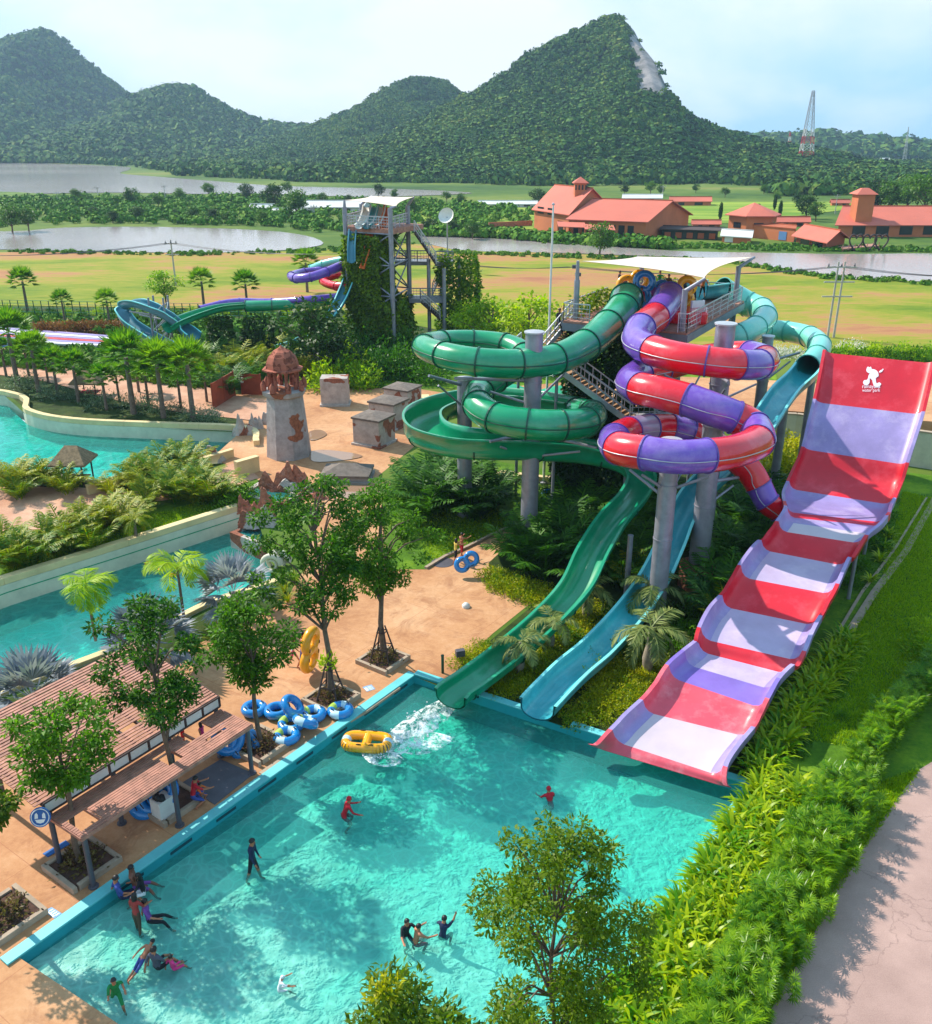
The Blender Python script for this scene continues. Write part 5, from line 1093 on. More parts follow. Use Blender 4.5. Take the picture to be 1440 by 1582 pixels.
c = G(1335, 600, 2.56); mb = MB(); mb.prism([Vector(c[:2]) + Vector(q) for q in ((-3, -.7), (4, -.8), (4.2, .7), (-2.8, .9))], 2.552, 2.6); single('tarp', mb, 'steel_plate', 'grey sheet lying on the raised sandy yard', 'tarp')
# green shade net under the stairs
mb = MB(); o = len(mb.v); A, B, C, D_ = P(700, 618, 55), P(880, 640, 54), P(880, 600, 58), P(770, 596, 60)
for i in range(9):
    for j in range(9): u, v = i / 8, j / 8; p = A.lerp(B, u).lerp(D_.lerp(C, u), v); p.z += .25 * math.sin(u * 9) * math.cos(v * 7) - .5 * 16 * u * (1 - u) * v * (1 - v) * .25; mb.v.append(p)
for i in range(8):
    for j in range(8): mb.f.append([o + i * 9 + j, o + (i + 1) * 9 + j, o + (i + 1) * 9 + j + 1, o + i * 9 + j + 1]); mb.m.append(0); mb.sm.append(True)
sn = single('shade_net', mb, 'net_green', 'bright green shade net stretched behind the green loops', 'net'); md = sn.modifiers.new('t', 'SOLIDIFY'); md.thickness = .03
for q in (A, D_, C): pass
# brown panels behind the terrace
for (x0, y0, x1, y1, h, lb) in ((330, 633, 363, 612, 2.2, 'rust brown slatted panel fence seen at an angle beside the wave pool'), (374, 610, 404, 611, 1.9, 'rust brown panel with a small red and white notice')):
    a, b = G(x0, y0), G(x1, y1); t = T('panel_fence', lb, 'panel', ((a.x + b.x) / 2, (a.y + b.y) / 2, 0)); mb = MB(); wall_run(mb, a, b, .05, h, .06); mb.build('panel', 'rust_panel', t)
    for q in (a, (a + b) / 2, b): mb = MB(); mb.cyl((q.x, q.y + .1, 0), (q.x, q.y + .1, h + .05), .06, n=8); mb.build('post', 'rust_panel', t)
    if y0 == 610: mb = MB(); mb.box(((a.x + b.x) / 2 - .5, a.y - .02, 1.35), (.8, .02, .5)); q = mb.build('notice', 'sign_white', t); mb = MB(); mb.box(((a.x + b.x) / 2 - .5, a.y - .035, 1.38), (.66, .01, .25)); q2 = mb.build('notice_print', 'sign_red', t)
# thatched shelters
def hut(px, py, w, h, label):
    c = G(px, py); t = T('thatched_hut', label, 'hut', tuple(c), 'small thatched shelters by the wave pool'); mb = MB(); hw = w * .62; e = h * .62
    mb.add([c + Vector(v) for v in [(-hw, -hw, e), (hw, -hw, e), (hw, hw, e), (-hw, hw, e), (-hw * .35, 0, h), (hw * .35, 0, h), (-hw, -hw, e - .12), (hw, -hw, e - .12), (hw, hw, e - .12), (-hw, hw, e - .12)]], [(0, 1, 5, 4), (1, 2, 5), (2, 3, 4, 5), (3, 0, 4), (6, 7, 1, 0), (7, 8, 2, 1), (8, 9, 3, 2), (9, 6, 0, 3), (9, 8, 7, 6)]); mb.build('thatch_roof', 'thatch', t)
    for a in (-1, 1):
        for b in (-1, 1): mb = MB(); q = c + Vector((a * w * .42, b * w * .42, 0)); mb.cyl(q, q + Vector((0, 0, e)), .06, n=6); mb.build('post', 'wood_dark', t)
    mb = MB(); mb.box(c + Vector((0, 0, .4)), (w * .8, w * .6, .06)); mb.build('bench', 'cloth_red' if px > 130 else 'wood_dark', t)
hut(119, 746, 1.9, 2.6, 'thatched shelter on posts between areca palms at the wave pool near edge'); hut(140, 612, 2.0, 2.3, 'thatched shelter with red bench behind the wave pool wall')
# ------------------------------------------------------------------ far slide tower
TX = lambda px, Y: P(px, 500, Y).x
TY = 95.0
a = Vector((TX(541, TY), TY)); b_ = Vector((TX(610, TY - 3), TY - 3)); 
t = T('slide_tower', 'tall vine covered steel tower with white sail and stair flights far left', 'tower', ((a.x + b_.x) / 2, TY, 0)); topz = P(600, 350, TY).z
cs = [Vector((TX(541, 95), 95)), Vector((TX(608, 92), 92)), Vector((TX(634, 98), 98)), Vector((TX(566, 101), 101))]
for q, pz in zip(cs, (320, 322, 318, 315)): mb = MB(); mb.cyl(v3(q, 0), v3(q, P(600, pz, q.y).z), .24, n=10); mb.build('leg', 'grey_steel', t)
mb = MB(); mb.prism([cs[0], cs[1], cs[2] + Vector((1.6, 0)), cs[3]], topz - .5, topz); mb.build('deck', 'wood_red', t)
mb = MB()
for q, r in zip(cs, cs[1:] + cs[:1]):
    for z0 in np.arange(.4, topz - 3, 3.0): mb.cyl(v3(q, z0), v3(r, z0 + 3), .08, n=6); mb.cyl(v3(r, z0), v3(q, z0 + 3), .08, n=6); mb.cyl(v3(q, z0 + 3), v3(r, z0 + 3), .08, n=6)
mb.build('cross_bracing', 'grey_steel', t); mb = MB(); railing(mb, [v3(cs[3], topz), v3(cs[0], topz), v3(cs[1], topz), v3(cs[2], topz)], 1.1, 1.5, 3, .05); mb.build('railing', 'light_steel', t)
tips = [P(532, 309, 95), P(612, 319, 92), P(640, 304, 98), P(575, 303, 101)]; mb = MB()
for q, tp_, pz in zip(cs, tips, (320, 322, 318, 315)): mb = MB(); mb.cyl(v3(q, P(600, pz, q.y).z), tp_, .16, .1, 8); mb.build('mast_arm', 'grey_steel', t)
mb = MB(); sail(tips, -.2, mb); mb.build('shade_sail', 'shade_cloth', t)
# stair flights of the far tower, folding down to the right
def slab(mb, a, b, w, th=.12): d = Vector(w); mb.add([a, b, b + d, a + d, a - Vector((0, 0, th)), b - Vector((0, 0, th)), b + d - Vector((0, 0, th)), a + d - Vector((0, 0, th))], [(0, 1, 2, 3), (7, 6, 5, 4), (0, 4, 5, 1), (1, 5, 6, 2), (2, 6, 7, 3), (3, 7, 4, 0)])
for (p0, y0, p1, y1, yy) in ((640, 358, 674, 408, 96), (688, 408, 668, 455, 99), (650, 465, 680, 492, 96)):
    A, B = P(p0, y0, yy), P(p1, y1, yy); mb = MB(); slab(mb, A, B, (0, 1.8, 0), .25); n = 14
    for i in range(n): q = A.lerp(B, (i + .5) / n); mb.box(q + Vector((0, .9, .1)), (.3, 1.8, .05))
    mb.build('stair_flight', 'steel_plate' if yy > 97 else 'wood_dark', t); mb = MB(); railing(mb, [A, B], 1.1, 1.2, 2, .05); mb.build('stair_rail', 'light_steel', t)
for (px0, px1, py, yy) in ((632, 685, 462, 96), (672, 700, 405, 98), (610, 662, 404, 98)):
    A, B = P(px0, py, yy), P(px1, py, yy); mb = MB(); slab(mb, A, B, (0, 2.6, 0), .4); railing(mb, [A, B], 1.1, 1.4, 3, .05); mb.build('landing', 'steel_plate', t)
for px, yy, py in ((662, 97, 400), (686, 96, 415), (710, 99, 405)): mb = MB(); A = P(px, py, yy); mb.cyl((A.x, yy, 0), A, .2, n=8); mb.build('stair_column', 'grey_steel', t)
def far_tube(ctrl, mats, label, colors=None, flume=False, cat='water slide', rim=None):
    ph = path3(ctrl); t = T('flume' if flume else 'tube_slide', label, cat, tuple(Vector((ph[0][0].x, ph[0][0].y, 0)))); mb = MB()
    if flume: flume_mesh(mb, ph, wall=.5, rimslot=len(mats) - 1)
    else: tube_mesh(mb, ph, colors or [0], n=16)
    mb.build('trough' if flume else 'tube', mats, t)
    if not flume:
        mb = MB(); fr = frames([p for p, _ in ph]); [flange(mb, ph[i][0], fr[i][0], ph[i][1], .06, .05) for i in range(0, len(ph), 8)]; mb.build('joint_ring', rim or mats[0], t)['kind'] = 'stuff'
    return t
far_tube([(548, 408, 97, 14), (530, 410, 96, 14), (505, 420, 94, 14), (480, 428, 93, 14), (458, 430, 94, 14), (450, 426, 97, 12), (470, 420, 100, 11), (510, 416, 101, 11), (545, 412, 101, 11)], ['purple_tube'], 'purple tube loop left of the far vine tower', rim='purple_ring')
far_tube([(560, 405, 99, 12), (530, 402, 100, 12), (500, 408, 101, 12), (482, 415, 102, 12)], ['mint_tube'], 'pale blue tube piece above the purple loop of the far tower')
far_tube([(548, 420, 99, 13), (520, 424, 100, 13), (500, 434, 99, 13), (520, 442, 96, 13), (548, 440, 95, 13)], ['red_tube'], 'red tube bend below the purple loop of the far tower')
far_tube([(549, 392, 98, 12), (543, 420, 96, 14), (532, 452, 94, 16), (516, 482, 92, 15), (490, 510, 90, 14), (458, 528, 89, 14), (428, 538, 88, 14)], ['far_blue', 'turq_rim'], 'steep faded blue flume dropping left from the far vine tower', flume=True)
far_tube([(540, 458, 95, 13), (500, 466, 94, 14), (460, 470, 93, 15), (420, 472, 92, 16), (380, 473, 92, 17)], ['green_tube'], 'straight green tube running left over two vine clad pillars', rim='green_ring')
far_tube([(378, 472, 92, 17), (340, 476, 91, 18), (305, 486, 89, 20), (275, 498, 87, 22), (258, 508, 86, 22)], ['green_flume', 'green_tube'], 'open green flume curving down left of the vine pillars', flume=True)
far_tube([(540, 456, 96, 10), (480, 462, 92, 10), (420, 466, 94, 10), (370, 466, 94, 11), (340, 470, 93, 11), (310, 478, 92, 12)], ['purple_tube'], 'thin purple tube beside the straight green tube')
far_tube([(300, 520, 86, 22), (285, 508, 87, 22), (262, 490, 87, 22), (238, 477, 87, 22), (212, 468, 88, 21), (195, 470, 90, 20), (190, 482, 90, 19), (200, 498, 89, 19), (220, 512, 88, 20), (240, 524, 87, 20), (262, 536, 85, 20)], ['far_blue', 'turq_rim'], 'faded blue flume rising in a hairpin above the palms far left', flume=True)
t = T('slide_support', 'lattice steel support under the faded blue hairpin flume', 'support', (TX(245, 88), 88, 0)); mb = MB(); A = P(245, 468, 88)
for dx in (-.7, .7):
    for dy in (-.7, .7): mb.cyl((A.x + dx, 88 + dy, 0), (A.x + dx, 88 + dy, A.z + .6), .1, n=6)
mb.build('lattice_leg', 'grey_steel', t)['kind'] = 'stuff'; mb = MB()
for z in np.arange(0, A.z - 1, 1.3):
    for s in (-.7, .7): mb.cyl((A.x - .7, 88 + s, z), (A.x + .7, 88 + s, z + 1.3), .05, n=5); mb.cyl((A.x + s, 87.3, z), (A.x + s, 88.7, z + 1.3), .05, n=5)
for px, py in ((215, 480), (200, 475), (262, 500), (225, 508)): mb.cyl((A.x, 88, P(px, py, 88).z - .8), P(px, py + 6, 88.5), .08, n=6)
mb.build('lattice_brace', 'light_steel', t)['kind'] = 'stuff'
# orange and blue open racers on the far tower top
for px, m, lb in ((560, 'white_panel', 'white racing flume lane leaning on the far tower top'), (572, 'turq_flume', 'blue racing flume lane on the far tower top'), (583, 'white_panel', 'second white racing flume lane on the far tower top'), (593, 'cloth_orange', 'orange racing flume lane on the far tower top')):
    A, B = P(px + 8, 318, 97), P(px, 346, 94.5); far_tube([(px + 7, 318, 97, 10), (px + 5, 330, 96, 10), (px, 344, 94.5, 11), (px - 6, 350, 93, 11)], [m], lb, flume=True)
far_tube([(572, 352, 94.5, 8), (570, 370, 93.8, 8), (566, 392, 93.2, 8), (560, 415, 92.8, 8)], ['cloth_orange'], 'orange racing flume dropping down the front of the far vine tower', flume=True)
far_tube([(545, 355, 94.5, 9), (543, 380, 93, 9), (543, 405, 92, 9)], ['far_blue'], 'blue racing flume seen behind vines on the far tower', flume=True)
# multi lane mat racer, far left
A, B = G(-60, 520), G(196, 526); C = G(200, 545); t = T('racer_slide', 'low striped multi lane racer run behind the palms far left', 'water slide', (G(100, 530).x, G(100, 530).y, 0))
for k, m in enumerate(['slide_purple', 'white_panel', 'slide_purple', 'slide_red', 'slide_purple', 'white_panel']):
    y = k * 2.1; a, b = G(-80, 505 + y * 2.0), G(200, 527 + y * 1.3); a2, b2 = G(-80, 508.6 + y * 2.0), G(200, 529.2 + y * 1.3); mb = MB(); mb.prism([a, b, b2, a2], .3, .5); mb.build('lane', m, t)
mb = MB(); mb.prism([G(-80, 531), G(60, 538), G(100, 543), G(60, 541), G(-80, 535)], .1, .35); mb.build('runout', 'blue_mat', t)
# bamboo style green fence and hedge far left
a, b = G(8, 492), G(210, 498); t = T('mesh_fence', 'green mesh fence with posts far left behind the slides', 'fence', tuple(a)); mb = MB()
a, b = G(-120, 488), G(470, 500)
for i in range(50): q = a.lerp(b, i / 49); mb.cyl(q, q + Vector((0, 0, 2.2)), .06, n=6)
mb.build('posts', 'green_ring', t)['kind'] = 'stuff'; mb = MB(); [mb.bar(a + Vector((0, 0, h)), b + Vector((0, 0, h)), .04) for h in (.3, .8, 1.3, 1.8, 2.2)]; mb.build('wires', 'green_flume', t)['kind'] = 'stuff'
# ------------------------------------------------------------------ foliage builders
def nrm(a): return a / np.maximum(1e-6, np.linalg.norm(a, axis=-1, keepdims=True))
def leaf_quads(C, Dv, N, L, Wd, fold=.12):
    """pointed leaves: base, two sides, tip"""
    Dv = nrm(Dv); N = nrm(N - Dv * (N * Dv).sum(-1, keepdims=True)); S = np.cross(Dv, N); L = np.asarray(L).reshape(-1, 1); Wd = np.asarray(Wd).reshape(-1, 1)
    mid = C + Dv * L * .45; v = np.stack([C, mid + S * Wd * .5 + N * L * fold, C + Dv * L - N * L * fold * .6, mid - S * Wd * .5 + N * L * fold], 1)
    return v.reshape(-1, 3)
def quads_of(n): return np.arange(n * 4).reshape(-1, 4)
def ribbons(pts, sides, widths):
    """pts (n, k, 3): k points along each strap"""
    n, k, _ = pts.shape; w = widths[..., None] / 2; V = np.stack([pts - sides * w, pts + sides * w], 2).reshape(-1, 3)
    b = np.arange(n)[:, None] * (2 * k) + np.arange(k - 1)[None] * 2; q = np.stack([b, b + 1, b + 3, b + 2], -1).reshape(-1, 4); return V, q
def rnd(rs, n): return nrm(rs.randn(n, 3))
def crown_leaves(rs, cl, per, leaf, cr=.55, aspect=.45, droop=.3):
    out = []
    for c, s in cl:
        n = int(per * s * s); d = rnd(rs, n); d[:, 2] = d[:, 2] * .8 + .15; rad = cr * s * (rs.rand(n, 1) ** .45); C = c + d * rad * [1, 1, .75]
        out.append(leaf_quads(C, d * .9 + rs.randn(n, 3) * .55 - [0, 0, droop], rs.randn(n, 3) * .55 + [0, 0, 1] + d * .5, leaf * rs.uniform(.7, 1.25, n), leaf * aspect * rs.uniform(.8, 1.2, n)))
    return np.concatenate(out)
def make_tree(h, r, seed, ncl=50, per=80, leaf=.2, mat='leaf_tree', bark='bark', low=.42, cr=.55, tr=.09, top=None, zscale=1.0, lean=0, aspect=.45, name='broadleaf_tree', even=False):
    rs = np.random.RandomState(seed); tb = MB(); zc = h * (low + 1) / 2; rz = h * (1 - low) / 2 * zscale; tp = [Vector((lean * (z / h) ** 2 + .06 * math.sin(z * 1.7 + seed), .05 * math.cos(z * 1.9 + seed), z)) for z in np.linspace(0, h * .9, 9)]
    tb.sweep(tp, [tr * (1 - .8 * i / 8) + .012 for i in range(9)], 9); cl = []
    for k in range(ncl):
        d = rnd(rs, 1)[0]; rad = .45 + .55 * rs.rand() ** .6; wob = 1 + .24 * math.sin(3 * math.atan2(d[1], d[0]) + seed) + .15 * math.sin(5 * d[2] + seed)
        c = np.array([d[0] * r * rad * wob + lean * .6, d[1] * r * rad * wob, zc + d[2] * rz * rad]); s = rs.uniform(.7, 1.25); cl.append((c, s))
        if k % 2 == 0:
            zb = max(h * .25, min(h * .8, c[2] - .5 * np.hypot(c[0], c[1]) - .2)); i = int(zb / (h * .9) * 8); a = tp[min(8, i)]; b = Vector(c); m = a.lerp(b, .5) + Vector((0, 0, .12 * h * .3)); tb.sweep([a, m, b], [tr * .42, tr * .26, tr * .1], 5)
    V = crown_leaves(rs, cl, per, leaf, cr, aspect); t = T(name, 'x', 'tree'); link('trunk', tb.mesh('trunk', bark), t)
    link('crown', npmesh('crown', V, quads=quads_of(len(V) // 4), mats=(M[mat],)), t); return t
def fan_fronds(rs, n, R_, mat_w=.08, elev=(-.4, 1.3), K=15, stem=.5, wfan=2.4, fold=.1, droopy=.25):
    Vs = []; o = Vector
    for i in range(n):
        a = 2.4 * i + rs.rand() * .5; e = elev[0] + (elev[1] - elev[0]) * ((i + .5) / n) ** .8; d = np.array([math.cos(a) * math.cos(e), math.sin(a) * math.cos(e), math.sin(e)]); side = np.cross(d, [0, 0, 1]); side /= max(.05, np.linalg.norm(side)); up = np.cross(side, d)
        hub = d * R_ * stem; t = np.linspace(-wfan / 2, wfan / 2, K); dirs = np.outer(np.cos(t), d) + np.outer(np.sin(t), side) + np.outer(-.22 * np.abs(t) - droopy * .5, [0, 0, 1]) + up * .12
        L = R_ * (1 - stem) * (1 - .12 * np.abs(t)) * rs.uniform(.9, 1.08, K); Vs.append(leaf_quads(np.tile(hub, (K, 1)), dirs, np.tile(up, (K, 1)) + side * .3 * (np.arange(K) % 2 * 2 - 1)[:, None], L, L * mat_w * 2.2, .03))
        Vs.append(leaf_quads(np.zeros((1, 3)), d[None], up[None], [R_ * stem], [R_ * .03], 0))
    return np.concatenate(Vs)
def feather_fronds(rs, n, L, pairs=22, elev=(-.1, 1.25), arch=.9, ll=.32, lw=.045, base_r=.0, z0=0, droop=.35):
    Vs = []
    for i in range(n):
        a = 2.4 * i + rs.rand() * .6; e = elev[0] + (elev[1] - elev[0]) * rs.rand() if n > 11 else elev[0] + (elev[1] - elev[0]) * (i + .5) / n
        Lk = L * rs.uniform(.8, 1.1); h = np.array([math.cos(a), math.sin(a), 0]); P_ = []; p = h * base_r * rs.rand() + [0, 0, z0]; ee = e; ns = 9
        for k in range(ns + 1): P_.append(p.copy()); p = p + (h * math.cos(ee) + np.array([0, 0, math.sin(ee)])) * Lk / ns; ee -= arch * 1.9 / ns * (.5 + k / ns)
        P_ = np.array(P_); u = np.linspace(.12, 1, pairs); idx = u * ns; i0 = np.clip(idx.astype(int), 0, ns - 1); f = (idx - i0)[:, None]; Q = P_[i0] * (1 - f) + P_[i0 + 1] * f; tg = nrm(P_[i0 + 1] - P_[i0]); s = nrm(np.cross(tg, [0, 0, 1])); prof = np.sin(np.pi * np.clip(u * .88 + .1, 0, 1)) ** .6 * .95 + .08
        for sg in (-1, 1):
            dr = s * sg * .9 + tg * .75 - np.array([0, 0, droop]) + rs.randn(pairs, 3) * .1; Vs.append(leaf_quads(Q, dr, np.cross(dr, tg) * sg + [0, 0, .8], ll * L * .62 * prof, np.full(pairs, lw * L * .6), .02))
        w = .018 * L; V_ = []
        for k in range(ns): sd_ = nrm(np.cross(P_[k + 1] - P_[k], [0, 0, 1])); V_ += [P_[k] - sd_ * w, P_[k] + sd_ * w, P_[k + 1] + sd_ * w * .7, P_[k + 1] - sd_ * w * .7]
        Vs.append(np.array(V_))
    return np.concatenate(Vs)
def plant(name, cat, V, mat, trunk=None, tmat='palm_bark', part='foliage'):
    t = T(name, 'x', cat); link(part, npmesh(part, V, quads=quads_of(len(V) // 4), mats=(M[mat],)), t)
    if trunk: link('trunk', trunk.mesh('trunk', tmat), t)
    return t
def palm_trunk(h, r, r2=None, bulge=0, lean=.0):
    mb = MB(); n = 14; mb.sweep([(lean * (i / n) ** 2, 0, h * i / n) for i in range(n + 1)], [(r + (r2 or r) * 0) * (1 - .3 * i / n) * (1 + bulge * math.exp(-((i / n - .35) / .25) ** 2)) * (1 + .06 * (i % 2)) for i in range(n + 1)], 10); return mb
def shift(V, z, x=0): V = V.copy(); V[:, 2] += z; V[:, 0] += x; return V
def areca(seed, mat, L=2.3, n=20): rs = np.random.RandomState(seed); return plant('areca_palm', 'palm', feather_fronds(rs, n, L, 20, (.95, 1.55), .62, .42, .06, .45), mat)
def fanpalm(seed, h, R_, mat='leaf_fan', n=26, lean=0, r=.13): rs = np.random.RandomState(seed); return plant('fan_palm', 'palm', shift(fan_fronds(rs, n, R_), h, lean), mat, palm_trunk(h, r, lean=lean), part='crown')
def featherpalm(seed, h, L, mat, n=11, bulge=0, r=.1, elev=(-.35, 1.2), nm='feather_palm', pairs=26, ll=.5): rs = np.random.RandomState(seed); return plant(nm, 'palm', shift(feather_fronds(rs, n, L, pairs, elev, 1.05, ll, .06), h), mat, palm_trunk(h, r, bulge=bulge), part='crown', tmat='bark_pale' if bulge else 'palm_bark')
def strap_plant(seed, n=30, L=1.0, w=.075, mat='leaf_strap'):
    rs = np.random.RandomState(seed); a = rs.rand(n) * 6.28; e = rs.uniform(.75, 1.5, n); k = 5; Pp = np.zeros((n, k, 3)); ln = L * rs.uniform(.7, 1.15, n); h = np.stack([np.cos(a), np.sin(a), 0 * a], -1); p = h * .08 * rs.rand(n, 1); ee = e.copy()
    for i in range(k): Pp[:, i] = p; p = p + (h * np.cos(ee)[:, None] + np.array([0, 0, 1]) * np.sin(ee)[:, None]) * (ln / (k - 1))[:, None]; ee -= .24 + .12 * i
    sd_ = np.cross(h, [0, 0, 1])[:, None, :] * np.ones((1, k, 1)); V, q = ribbons(Pp, sd_, np.array([.7, 1, .95, .7, .08])[None] * w * np.ones((n, 1)))
    t = T('strap_leaf_plant', 'x', 'plant'); link('foliage', npmesh('foliage', V, quads=q, mats=(M[mat],)), t); return t
def rhapis(seed, nc=17, h=1.25, R_=.34, r=.55):
    rs = np.random.RandomState(seed); Vs = []
    for c in range(nc):
        b = rs.randn(2) * r * .55; hh = h * rs.uniform(.55, 1.1)
        for lv in range(4): V = fan_fronds(rs, 3, R_ * rs.uniform(.9, 1.25), .062, (-.2, 1.0), 10, .2, 3.0); Vs.append(V + [b[0], b[1], hh * (1 - .22 * lv)])
    return plant('lady_palm', 'plant', np.concatenate(Vs), 'leaf_rhapis')
def bush(seed, r, h, n, leaf, mat, name='shrub', aspect=.45):
    rs = np.random.RandomState(seed); d = rnd(rs, n); d[:, 2] = np.abs(d[:, 2]); ph = rs.rand(6) * 6.28; rad = (rs.rand(n, 1) ** .35) * (1 + .2 * np.sin(4 * np.arctan2(d[:, 1:2], d[:, 0:1]) + ph[0]) + .18 * np.sin(6 * d[:, 2:3] + ph[1]))
    C = d * rad * [r, r, h]; V = leaf_quads(C, d * .7 + rs.randn(n, 3) * .5 + [0, 0, .25], rs.randn(n, 3) * .5 + d * .6 + [0, 0, .6], leaf * rs.uniform(.7, 1.3, n), leaf * aspect * rs.uniform(.8, 1.2, n)); return plant(name, 'shrub', V, mat)
USED = set()
def put(proto, x, y, z=0, s=1.0, label=None, group=None, rz=None):
    rz = random.uniform(0, 6.28) if rz is None else rz
    if proto.name not in USED:
        USED.add(proto.name); proto.location = (x, y, z); proto.rotation_euler[2] = rz; proto.scale = (s, s, s) if not hasattr(s, '__len__') else s; tag(proto, label, None, group); return proto
    return dup(proto, (x, y, z), rz, s, label, group)
def putpx(proto, px, py, s=1.0, label=None, group=None, z=0, rz=None): g = G(px, py, z); return put(proto, g.x, g.y, z, s, label, group, rz)
random.seed(5)
# ------------------------------------------------------------------ trees standing in the pool deck planters
def deck_tree(base, topy, rpx, seed, label, ncl, **k):
    h = P(base.x / base.y * 0 + 720, topy, base.y).z; t = make_tree(h, rpx * (base.y * CP + 16 * SP) / F, seed, ncl, **k); t.location = base; tag(t, label, 'tree', 'young broadleaf trees along the pool deck'); return t
bA, bB, bC, b1, b2, bL = [c.copy() for c in TREEPOS]
g = G(262, 1172, 2.05); bB = Vector((g.x, g.y, 0))
deck_tree(bA + Vector((-.1, .1, .1)), 1084, 78, 3, 'young broadleaf tree growing through the left end of the pergola canopy', 40, per=95, leaf=.2, low=.52, cr=.36, lean=.15)
deck_tree(bB + Vector((0, 0, .1)), 938, 74, 5, 'taller broadleaf tree growing through the middle of the pergola canopy', 46, per=95, leaf=.19, low=.44, cr=.36, lean=-.25)
deck_tree(bC + Vector((0, 0, .1)), 922, 52, 8, 'dense narrow broadleaf tree at the right end of the pergola', 46, per=130, leaf=.19, low=.36, cr=.45, lean=0)
T1 = deck_tree(b1 + Vector((0, 0, .1)), 752, 84, 11, 'large dark broadleaf tree with tripod stakes behind the swim rings', 78, per=125, leaf=.19, low=.44, cr=.4, lean=-.35, zscale=1.1, tr=.12)
T2 = deck_tree(b2 + Vector((0, 0, .1)), 755, 66, 14, 'broadleaf tree with tripod stakes nearest the pool corner', 60, per=120, leaf=.19, low=.40, cr=.48, lean=.2, tr=.13)
t = make_tree(P(8, 1180, bL.y).z, .9, 17, 22, 90, .2, 'leaf_tree_olive', cr=.4, low=.5); t.location = bL + Vector((-.2, .2, .1)); tag(t, 'small olive leaved tree cut by the left edge of the picture', 'tree')
for c, lb in ((b1, 'tripod of timber stakes round the tree behind the swim rings'), (b2, 'tripod of timber stakes round the tree nearest the pool corner')):
    t = T('tree_stakes', lb, 'stakes', tuple(c), 'timber tree stakes'); 
    for k in range(4): a = k * 1.571 + .5; mb = MB(); mb.cyl(c + Vector((.62 * math.cos(a), .62 * math.sin(a), .1)), c + Vector((.14 * math.cos(a), .14 * math.sin(a), 1.75)), .04, .035, 7); mb.build('stake', 'wood_dark', t)
    for z, rr in ((.75, .46), (1.5, .24)):
        for k in range(4): a, b = k * 1.571 + .5, (k + 1) * 1.571 + .5; mb = MB(); mb.cyl(c + Vector((rr * math.cos(a), rr * math.sin(a), z)), c + Vector((rr * math.cos(b), rr * math.sin(b), z)), .028, n=6); mb.build('crossbar', 'wood_dark', t)
pl = bush(21, .75, .45, 400, .16, 'leaf_plant', 'planter_shrub')
for c, lb in ((b1, 'reddish low shrubs in the planter behind the swim rings'), (b2, 'reddish low shrubs in the planter nearest the pool corner'), (bL, 'low shrubs in the planter at the left edge'), (Vector(TREEPOS[2]), 'low shrubs in the planter beside the right pergola post'), (bA, 'dark low shrubs in the left pergola planter')): put(pl, c.x, c.y, .15, (.95, .95, .8), lb)
sp_ = bush(24, .35, .55, 160, .17, 'leaf_bright', 'sprout'); put(sp_, b1.x, b1.y - .25, 1.7, 1, 'bright green sprout on the trunk of the staked tree behind the swim rings')
# trees close to the camera at the bottom of the picture
x = P(862, 1560, 13.0).x; FT = make_tree(8.9, 1.5, 33, 90, 165, .125, 'leaf_tree_olive', 'bark', low=.36, cr=.34, tr=.07, zscale=1.1, aspect=.42, lean=-.25); FT.location = (x, 13.2, 0); tag(FT, 'large olive green tree with open crown in front of the pool, bottom right of centre', 'tree')
t = make_tree(P(600, 1523, 10).z, .75, 37, 30, 110, .15, 'leaf_tree_olive', low=.72, cr=.32, aspect=.35); t.location = (P(600, 1530, 10).x, 10, 0); tag(t, 'treetop with a yellow tip at the bottom edge of the pool', 'tree')
t = bush(38, .25, .3, 120, .12, 'leaf_yellow', 'tree_tip'); put(t, P(593, 1530, 10.0).x, 10.0, P(593, 1538, 10).z, 1, 'yellow new leaves on the treetop at the bottom edge')
t = make_tree(P(685, 1545, 9.6).z, .5, 39, 18, 110, .15, 'leaf_tree_olive', low=.75, cr=.3, aspect=.35); t.location = (P(680, 1545, 9.6).x, 9.6, 0); tag(t, 'smaller treetop left of the large olive tree at the bottom edge', 'tree')
# ------------------------------------------------------------------ palms by the pool and flumes
sil = [fanpalm(40 + k, .9 + .3 * k, 2.3, 'leaf_silver', 24, r=.22) for k in range(3)]
for p, (x, y, s, lb) in zip(sil, ((58, 1110, 1.0, 'silver fan palm at the left beside the pergola roof'), (235, 1030, 1.0, 'silver fan palm behind the middle pergola tree'), (365, 955, .92, 'silver fan palm next to the scroll carving'))): putpx(p, x, y, s, lb, 'silver fan palms on the near river bank')
yp = [featherpalm(50, 2.9, 1.5, 'leaf_bright', 12, r=.07, elev=(-.5, 1.2), ll=.75), featherpalm(51, 2.9, 1.55, 'leaf_bright', 12, r=.07, elev=(-.5, 1.2), ll=.75)]
putpx(yp[0], 148, 990, 1, 'slender bright yellow green palm in front of the river, left one'); putpx(yp[1], 286, 968, 1.05, 'slender bright yellow green palm in front of the river, right one')
bp = featherpalm(55, 1.7, 1.55, 'leaf_feather', 10, 1.0, .11, (-.55, .9), 'bottle_palm', 30)
for (x, y, s, lb) in ((803, 1043, .95, 'bottle palm nearest the pool between the green and turquoise flumes'), (850, 1005, .95, 'middle bottle palm between the green and turquoise flumes'), (905, 958, 1.0, 'furthest bottle palm between the green and turquoise flumes'), (1000, 1040, 1.3, 'wide bottle palm right of the turquoise flume'), (1003, 965, 1.2, 'dark palm at the foot of the nearest steel column')): putpx(bp, x, y, s, lb, 'bottle palms between the flumes')
ar = [areca(60 + k, 'leaf_areca') for k in range(3)]; ad = [areca(70 + k, 'leaf_areca_dark') for k in range(3)]
